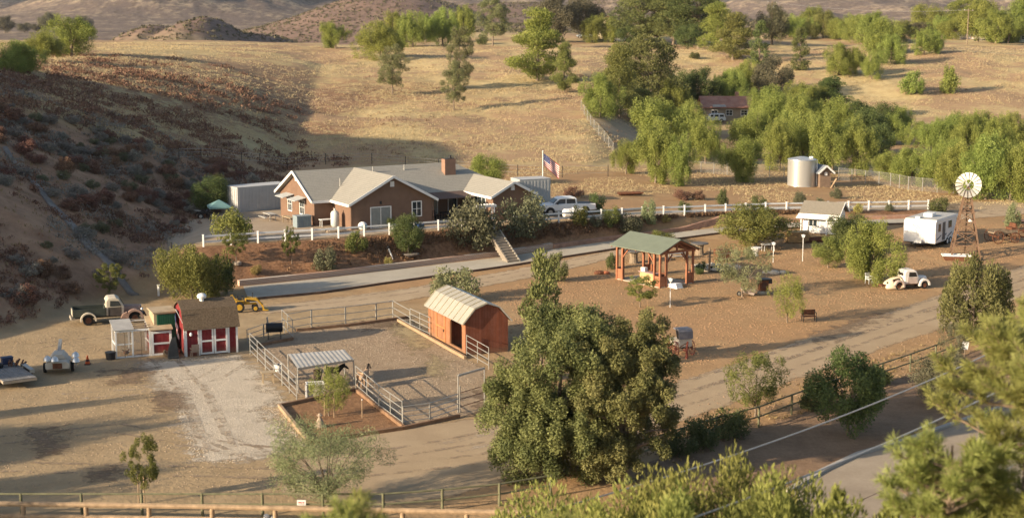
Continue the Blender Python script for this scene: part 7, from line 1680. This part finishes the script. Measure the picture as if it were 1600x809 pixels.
# ------------------------------------------------------------------ big oak and foreground trees
def special(name, shape, p, W, H, n, leaf, r0, zs, lm, label, seed, limbs=16, straight=False, lean=0, bark=None):
    me, C, R = crown_mesh('crown', shape, seed, W, H, n, leaf)
    me.materials.append(LM[lm]); o = thing(name, label, 'tree', p, 0)
    tb = trunk_mesh('trunk', C, R, W, H, r0, seed, limbs, zs, lean, straight)
    tb.obj('trunk', bark or BARK, o, smooth=True); link('crown', me, None, o); return o
def width(p, px): return px * mpp(p)
p = G(868, 742); special('oak_tree', 'lobed', p, width(p, 200), top_z(p, 494), 190000, (.135, .07), .38, .22, 'oak', 'huge dense oak with sunlit crown in front of the corral', 21, 24)
p = G(975, 752); special('oak_tree', 'lobed', p, width(p, 150), top_z(p, 502), 125000, (.135, .07), .32, .25, 'oak', 'darker oak joined to the right side of the huge sunlit oak', 33, 20)
# foreground acacias below the camera: crowns of upright shoots
for i, (px, d, top, w, lab) in enumerate([(890, 54, 800, 270, 'bright feathery tree under the huge oak, cut by the bottom edge'), (1030, 50, 796, 290, 'bright feathery tree below the darker oak'),
        (1150, 52, 760, 290, 'tall bright feathery tree bottom centre right'), (1255, 49, 772, 240, 'bright feathery tree left of the paved road'), (1340, 44, 800, 150, 'pale soft tree top right beside the paved road'),
        (965, 51, 806, 240, 'low feathery tree between the two bright trees under the oaks'), (1418, 45, 812, 190, 'low feathery tree in front of the paved road'),
        (1090, 47, 800, 260, 'front feathery tree under the tall one, bottom centre')]):
    q = at_d(px, 700, d); zt = top_z(Vector((0, d, 0)), top); special('feathery_tree', 'bushy', on(q.x, q.y), w * d / F * 1.12, zt + .2, 30000, (.27, .07), .2, .3, 'bushy', lab, 50 + i, 14)
p = G(300, 468); special('large_shrub', 'bushy', p, width(p, 96), top_z(p, 388), 16000, (.22, .075), .12, .2, 'bushy', 'large dense yellow green bush behind the red shed', 61, 12)
p = G(336, 462); special('large_shrub', 'bushy', p, width(p, 56), top_z(p, 402) , 9000, (.22, .075), .1, .2, 'round', 'darker dense bush joined to the right of the large bush', 62, 10)
p = G(1521, 528); special('juniper_tree', 'bushy', p, width(p, 104), top_z(p, 408), 17000, (.24, .085), .14, .25, 'oak', 'dense rounded juniper beside the dirt road', 63, 12)
p = G(512, 790); special('palo_verde_tree', 'sparse', p, width(p, 168), top_z(p, 660), 17000, (.19, .028), .09, .12, 'sparse', 'wispy grey green tree behind the front rail fence', 64, 26)
# long needled pines close to the camera
BARK3 = mat('pine_bark', (0.21, 0.155, 0.11), 0.3, 5, 0.95, 0.1)
NEEDLE = leaf_mat('long_pine_needle', (0.24, 0.26, 0.055), (0.38, 0.39, 0.12), .5)
def needle_pine(label, p, H, W, seed, n_br, zmin, tips_only=False, lean=0):
    r = random.Random(seed); rg = np.random.default_rng(seed)
    o = thing('pine_tree', label, 'tree', p, 0)
    b = MB(); b.tube([(0, 0, -.3), (lean * .3, 0, H * .35), (lean * .7, .1, H * .7), (lean, 0, H)], [H * .014, H * .011, H * .007, .03], 9); part(b, 'trunk', BARK3, o, smooth=True)
    br = MB(); tips = []
    for k in range(n_br):
        t = r.uniform(zmin, .98); z = H * t; th = k * 2.39996 + r.uniform(-.3, .3); L = W / 2 * (1.12 - t) ** .6 * r.uniform(.65, 1.08) + .35
        d = Vector((math.cos(th), math.sin(th), r.uniform(.15, .55))); s = Vector((lean * t, 0, z)); e = s + d * L; m = s.lerp(e, .5) + Vector((0, 0, -.06 * L))
        br.tube([s, m, e], [.05 + .008 * L, .035, .012], 5)
        for j in range(int(4 + L * 5)):
            f = r.uniform(.3, 1.0); q = s.lerp(m, f * 2) if f < .5 else m.lerp(e, f * 2 - 1)
            dd = (d * .6 + Vector((r.gauss(0, .6), r.gauss(0, .6), r.uniform(.1, .9)))).normalized(); e2 = q + dd * r.uniform(.35, .9) * (1.15 - f * .45)
            br.tube([q, e2], [.014, .007], 4); tips.append((e2, dd)); tips.append((q.lerp(e2, .6), dd))
        tips.append((e, d.normalized()))
    part(br, 'branch', BARK3, o)
    c = np.array([t[0] for t in tips]); ax = np.array([t[1] for t in tips]); k = 34; c = np.repeat(c, k, 0); ax = np.repeat(ax, k, 0); n = len(c)
    dirs = unit(ax * .85 + rdir(rg, n) * .8); L = rg.uniform(.20, .38, n); cc = c + dirs * (L / 2)[:, None] - ax * rg.uniform(0, .16, n)[:, None]
    v, q, t = quads(cc, dirs, rdir(rg, n), L, np.full(n, .024), np.clip(np.repeat(rg.uniform(.2, .9, len(tips)), k) + rg.normal(0, .15, n), 0, 1))
    me = np_mesh('crown', v, q, t); me.materials.append(NEEDLE); link('crown', me, None, o)
q = at_d(1608, 700, 42); needle_pine('large blurred pine filling the lower right corner', on(q.x, q.y), 15.0, 9.8, 5, 92, .18)
q = at_d(1680, 700, 40); needle_pine('second blurred pine at the right edge behind the corner pine', on(q.x, q.y), 16.3, 8.5, 8, 60, .35)
q = at_d(1488, 700, 41); needle_pine('thin stemmed blurred pine left of the corner pine', on(q.x, q.y), 12.0, 5.6, 15, 70, .2)
q = at_d(508, 700, 38); needle_pine('blurred pine tip at the bottom edge under the wispy tree', on(q.x, q.y), 10.7, 1.8, 12, 20, .74)
q = at_d(545, 700, 39); needle_pine('second blurred pine tip at the bottom edge right of the first', on(q.x, q.y), 10.6, 1.8, 14, 20, .74)
q = at_d(606, 700, 39); needle_pine('low blurred pine tip at the bottom edge, rightmost of three', on(q.x, q.y), 10.0, 1.4, 17, 12, .75)
q = at_d(860, 700, 40); needle_pine('small blurred pine tip before the front fence', on(q.x, q.y), 10.2, 1.1, 18, 10, .8)
# trees just outside the left edge whose shadows cross the yard
for i, (x, y, w, h) in enumerate([(-46, 72, 8, 8.5), (-55, 66, 8, 9), (-40, 64, 6, 7.5), (-36, 60.5, 5, 6), (-47, 57, 7, 8), (-45, 80, 1.8, 7.6), (-46, 89.5, 4.5, 9.0), (-51, 87, 4.5, 9.0)]):
    tree('pepper_tree', 'pepper', on(x, y), w, h, 'pepper tree standing just beyond the left edge of the yard', group='pepper trees beyond the left edge')
# ------------------------------------------------------------------ ground cover
def scatter_leaves(name, P, rad, hgt, per, leaf, mat_, seed, tint=None, up=.5):
    """low tufts: P (N,3) bases"""
    r = np.random.default_rng(seed); n = len(P); c = np.repeat(P, per, 0); N = n * per; R = np.repeat(rad, per); H = np.repeat(hgt, per)
    d = rdir(r, N); d[:, 2] = np.abs(d[:, 2]); c = c + d * np.stack([R, R, H], 1) * (r.uniform(.3, 1, N) ** .5)[:, None]
    ax = unit(rdir(r, N) * (1 - up) + np.array([0, 0, up * 1.6])); s = leaf[0] * r.uniform(.6, 1.4, N) * np.repeat(np.clip(rad / rad.mean(), .5, 1.6), per)
    t = np.clip(np.repeat(r.uniform(.1, .9, n) if tint is None else tint, per) + r.normal(0, .15, N), 0, 1)
    v, q, tt = quads(c, ax, unit(d + rdir(r, N) * .6), s, s * leaf[1], t); me = np_mesh(name, v, q, tt); return tag(link(name, me, mat_), kind='stuff')
GRASSM = leaf_mat('dry_grass_blade', (0.40, 0.305, 0.16), (0.57, 0.455, 0.25), .3, 0)
rg = np.random.default_rng(77)
# golden grass of the field and the right hillside
n = 115000; y = rg.uniform(170, 400, n); x = rg.uniform(-.36, .36, n) * y
m = (height(x, y) > 2.6) & (y + .81 * np.maximum(-28 - x, 0) > np.where(x < -28, 186, 204)) & (fbm(x / 9, y / 7, 4) + .12 * rg.normal(size=n) > -.02)
m &= (x > -26 - 40 * fbm(x / 14, y / 14, 3)) | (rg.random(n) < .7)
x, y = x[m], y[m]; P = np.stack([x, y, height(x, y)], 1); k = len(x)
scatter_leaves('dry_grass', P, rg.uniform(.2, .55, k), rg.uniform(.08, .3, k), 6, (.25, .2), GRASSM, 1, up=.65)
n = 14000; y = rg.uniform(172, 206, n); x = rg.uniform(-.05, .36, n) * y; m = fbm(x / 6, y / 6, 4) > -.02; x, y = x[m], y[m]
scatter_leaves('dry_grass', np.stack([x, y, height(x, y)], 1), rg.uniform(.12, .34, len(x)), rg.uniform(.06, .22, len(x)), 6, (.16, .22), GRASSM, 2, up=.6)
# low scrub of the far hills
n = 34000; y = rg.uniform(560, 1500, n); x = rg.uniform(-.37, .37, n) * y; z = height(x, y); m = (z > 5.5) & (fbm(x / 60, y / 60, 3) > -.12); x, y, z = x[m], y[m], z[m]
scatter_leaves('hill_scrub', np.stack([x, y, z], 1), rg.uniform(.5, 1.3, len(x)), rg.uniform(.3, .8, len(x)), 7, (.8, .7), leaf_mat('scrub_leaf', (.06, .055, .03), (.15, .12, .07), .1, 0), 12, up=.4)
# red brown brush in the left half of the field and on the hill
n = 9000; y = rg.uniform(160, 290, n); x = rg.uniform(-.36, -.06, n) * y; m = (fbm(x / 24, y / 13, 2) * .6 + fbm(x / 4.5, y / 4, 3) > .04) & (x < -31 - 40 * fbm(x / 30, y / 30, 3)) & (y + .81 * (-28 - x) > 184); x, y = x[m], y[m]
scatter_leaves('brown_brush', np.stack([x, y, height(x, y)], 1), rg.uniform(.5, 1.1, len(x)), rg.uniform(.35, .8, len(x)), 16, (.34, .4), LM['maroon'], 3, up=.4)
n = 13000; y = rg.uniform(100, 186, n); x = np.interp(y, HILLX_Y, HILLX_X) - rg.uniform(.5, 44, n); m = fbm(x / 6, y / 6, 4) > .03; x, y = x[m], y[m]
scatter_leaves('brown_brush', np.stack([x, y, height(x, y)], 1), rg.uniform(.25, .6, len(x)), rg.uniform(.2, .5, len(x)), 18, (.22, .4), LM['maroon'], 4, up=.4)
n = 5200; y = rg.uniform(100, 182, n); x = np.interp(y, HILLX_Y, HILLX_X) - rg.uniform(1, 44, n)
scatter_leaves('dry_grass', np.stack([x, y, height(x, y)], 1), rg.uniform(.15, .35, n), rg.uniform(.1, .25, n), 5, (.24, .2), leaf_mat('hill_grass', (.16, .10, .05), (.30, .2, .1), .2, 0), 5, up=.6)
n = 7000; y = rg.uniform(108, 188, n); x = np.interp(y, HILLX_Y, HILLX_X) - rg.uniform(.5, 40, n); m = fbm(x / 9 + 40, y / 7, 4) > .05; x, y = x[m], y[m]
scatter_leaves('sage_brush', np.stack([x, y, height(x, y)], 1), rg.uniform(.3, .8, len(x)), rg.uniform(.25, .6, len(x)), 16, (.24, .35), LM['grey'], 15, up=.4)
n = 9000; y = rg.uniform(206, 330, n); x = rg.uniform(-.1, .36, n) * y; m = (fbm(x / 16 + 9, y / 8, 3) > .10) & (height(x, y) > 2.8); x, y = x[m], y[m]
scatter_leaves('brown_brush', np.stack([x, y, height(x, y)], 1), rg.uniform(.2, .5, len(x)), rg.uniform(.1, .3, len(x)), 7, (.22, .35), leaf_mat('field_weed', (.16, .095, .05), (.32, .21, .12), .2, 0), 16, up=.5)
# weeds on the bank below the house
n = 5200; t = rg.uniform(0, 1, n) ** .7; x = rg.uniform(-27, 34, n); ye = np.interp(x, EDGE[:, 0], EDGE[:, 1]); yf = np.interp(x, FOOT[:, 0], FOOT[:, 1]) + .6; y = yf + (ye - yf) * t
m = (fbm(x / 3, y / 3, 3) > -.02 - .12 * (t > .5)) & (x > -14 + 5 * rg.normal(size=n)); x, y = x[m], y[m]
scatter_leaves('bank_weeds', np.stack([x, y, height(x, y)], 1), rg.uniform(.15, .4, len(x)), rg.uniform(.1, .4, len(x)), 10, (.2, .35), leaf_mat('bank_weed', (.10, .055, .025), (.26, .165, .075), .2, 0), 6, up=.5)
# stones and clods
def stones(name, x, y, size, m, seed):
    r = np.random.default_rng(seed); n = len(x); base = np.array([[1,0,0],[-1,0,0],[0,1,0],[0,-1,0],[0,0,1],[0,0,-.5]], float); tri = np.array([[0,2,4],[2,1,4],[1,3,4],[3,0,4],[2,0,5],[1,2,5],[3,1,5],[0,3,5]])
    th = r.uniform(0, 6.28, n); s = size * r.uniform(.5, 1.6, n); sc = np.stack([s * r.uniform(.7, 1.3, n), s * r.uniform(.7, 1.3, n), s * r.uniform(.4, .9, n)], 1)
    v = base[None] * sc[:, None]; c, q = np.cos(th)[:, None], np.sin(th)[:, None]; v = np.stack([v[..., 0] * c - v[..., 1] * q, v[..., 0] * q + v[..., 1] * c, v[..., 2]], -1) + np.stack([x, y, height(x, y)], 1)[:, None]
    me = np_mesh(name, v.reshape(-1, 3), (tri[None] + 6 * np.arange(n)[:, None, None]).reshape(-1, 3)); return tag(link(name, me, m), kind='stuff')
def inpoly(poly, n, seed):
    P = np.array([G(a, b)[:2] for a, b in poly]); r = np.random.default_rng(seed); x = r.uniform(P[:, 0].min(), P[:, 0].max(), n); y = r.uniform(P[:, 1].min(), P[:, 1].max(), n); ins = np.zeros(n, bool)
    for i in range(len(P)):
        a, b = P[i], P[(i + 1) % len(P)]; ins ^= ((a[1] > y) != (b[1] > y)) & (x < (b[0] - a[0]) * (y - a[1]) / (b[1] - a[1] + 1e-12) + a[0])
    return x[ins], y[ins]
x, y = inpoly([(230, 562), (372, 554), (440, 620), (480, 692), (360, 724), (300, 720), (280, 650)], 26000, 1); stones('gravel_stones', x, y, .036, mat('gravel_stone', (.46, .39, .305), .2, .5, .9), 1)
x, y = inpoly([(395, 552), (470, 515), (640, 498), (760, 580), (715, 650), (630, 664), (556, 604), (464, 620)], 9000, 2); stones('dirt_clods', x, y, .05, mat('corral_clod', (.36, .28, .2), .2, .5, .95), 2)
x, y = inpoly([(660, 475), (1000, 400), (1560, 350), (1600, 400), (1400, 470), (1100, 570), (900, 590)], 30000, 3); stones('dirt_clods', x, y, .055, mat('lawn_clod', (.33, .20, .11), .25, .5, .95), 3)
x, y = inpoly([(0, 500), (280, 560), (430, 760), (0, 770)], 4500, 4); stones('dirt_clods', x, y, .04, mat('yard_clod', (.38, .28, .19), .2, .5, .95), 4)
x, y = inpoly([(1000, 660), (1600, 470), (1600, 560), (1400, 600), (1000, 760)], 7000, 5); stones('dirt_clods', x, y, .06, mat('shoulder_clod', (.28, .19, .12), .25, .5, .95), 5)
# fallen leaves and weeds along the roadside fence
x, y = inpoly([(1000, 680), (1250, 600), (1500, 520), (1560, 520), (1400, 592), (1200, 665), (1020, 740)], 2600, 6)
scatter_leaves('roadside_weeds', np.stack([x, y, height(x, y)], 1), rg.uniform(.1, .3, len(x)), rg.uniform(.06, .22, len(x)), 8, (.16, .3), leaf_mat('roadside_weed', (.16, .10, .045), (.34, .23, .11), .2, 0), 8, up=.5)
# brush shrubs on the hillside, each a shrub of its own
def hill_shrubs(n, leafm, label, group, seed, size, xr=(1.5, 36), yr=(104, 182)):
    r = np.random.default_rng(seed); k = 0; tries = 0
    while k < n and tries < n * 30:
        tries += 1; y = r.uniform(*yr); x = float(np.interp(y, HILLX_Y, HILLX_X)) - r.uniform(*xr)
        if x / y < -.345 or y + .81 * (-28 - x) > 188 or fbm(np.array([x / 7.]), np.array([y / 7. + seed]), 3)[0] < -.06: continue
        s = r.uniform(*size); tree('shrub', 'shrub', on(x, y, -.08), s, s * r.uniform(.5, .75), label, cat='shrub', leafm=leafm, group=group); k += 1
hill_shrubs(85, 'grey', 'round grey sage shrub on the shaded left hillside', 'grey sage shrubs on the hillside', 3, (.7, 1.9), (1.5, 26), (112, 180))
hill_shrubs(70, 'maroon', 'dark reddish dry shrub on the shaded left hillside', 'reddish shrubs on the hillside', 4, (.8, 2.2))
hill_shrubs(24, 'olive', 'dull olive shrub on the shaded left hillside', 'olive shrubs on the hillside', 6, (.9, 1.8))
# ------------------------------------------------------------------ light, sky, camera
W_ = bpy.data.worlds.new('World'); scene.world = W_; W_.use_nodes = True; nt = W_.node_tree; nt.nodes.clear()
sky = nt.nodes.new('ShaderNodeTexSky'); sky.sky_type = 'NISHITA'; sky.sun_disc = False; sky.sun_elevation = SUN_EL; sky.sun_rotation = math.radians(240); sky.air_density = 1.0; sky.dust_density = 2.0; sky.ozone_density = 1.0
bg = nt.nodes.new('ShaderNodeBackground'); bg.inputs['Strength'].default_value = 0.10; wo = nt.nodes.new('ShaderNodeOutputWorld'); nt.links.new(sky.outputs[0], bg.inputs[0]); nt.links.new(bg.outputs[0], wo.inputs[0])
sl_ = bpy.data.lights.new('sun', 'SUN'); sl_.energy = 5.0; sl_.angle = math.radians(.6); sl_.color = (1.0, .82, .59); so_ = bpy.data.objects.new('sun', sl_); COL.objects.link(so_); so_.location = (-120, -60, 90)
so_.rotation_euler = Vector((math.cos(SUN_EL) * SD[0], math.cos(SUN_EL) * SD[1], -math.sin(SUN_EL))).to_track_quat('-Z', 'Y').to_euler()
cam = bpy.data.cameras.new('camera'); co = bpy.data.objects.new('camera', cam); COL.objects.link(co); co.location = (0, 0, CAMZ); co.rotation_euler = (PI / 2 - PITCH, 0, 0)
cam.sensor_fit = 'HORIZONTAL'; cam.sensor_width = 36; cam.lens = F / 1600 * 36; cam.clip_start = .5; cam.clip_end = 12000; cam.dof.use_dof = True; cam.dof.focus_distance = 125; cam.dof.aperture_fstop = .5
scene.camera = co
# thin warm air between the camera and the far hills
hm = bpy.data.materials.new('air'); hm.use_nodes = True; hm.node_tree.nodes.clear(); ho = hm.node_tree.nodes.new('ShaderNodeOutputMaterial'); hv = hm.node_tree.nodes.new('ShaderNodeVolumePrincipled')
hv.inputs['Color'].default_value = (.78, .84, .95, 1); hv.inputs['Density'].default_value = HAZE; hv.inputs['Anisotropy'].default_value = .2; hm.node_tree.links.new(hv.outputs[0], ho.inputs['Volume'])
if HAZE: tag(MB().box((0, 2250, 147), (10600, 4900, 306)).obj('haze', hm), kind='stuff')
v = scene.view_settings; v.view_transform = 'Standard'; v.look = 'None'; v.exposure = 0.95; v.gamma = 1.0; v.use_curve_mapping = False
scene.cycles.max_bounces = 5; scene.cycles.transparent_max_bounces = 12; scene.cycles.diffuse_bounces = 3; scene.cycles.glossy_bounces = 2; scene.cycles.transmission_bounces = 3
scene.cycles.use_denoising = True
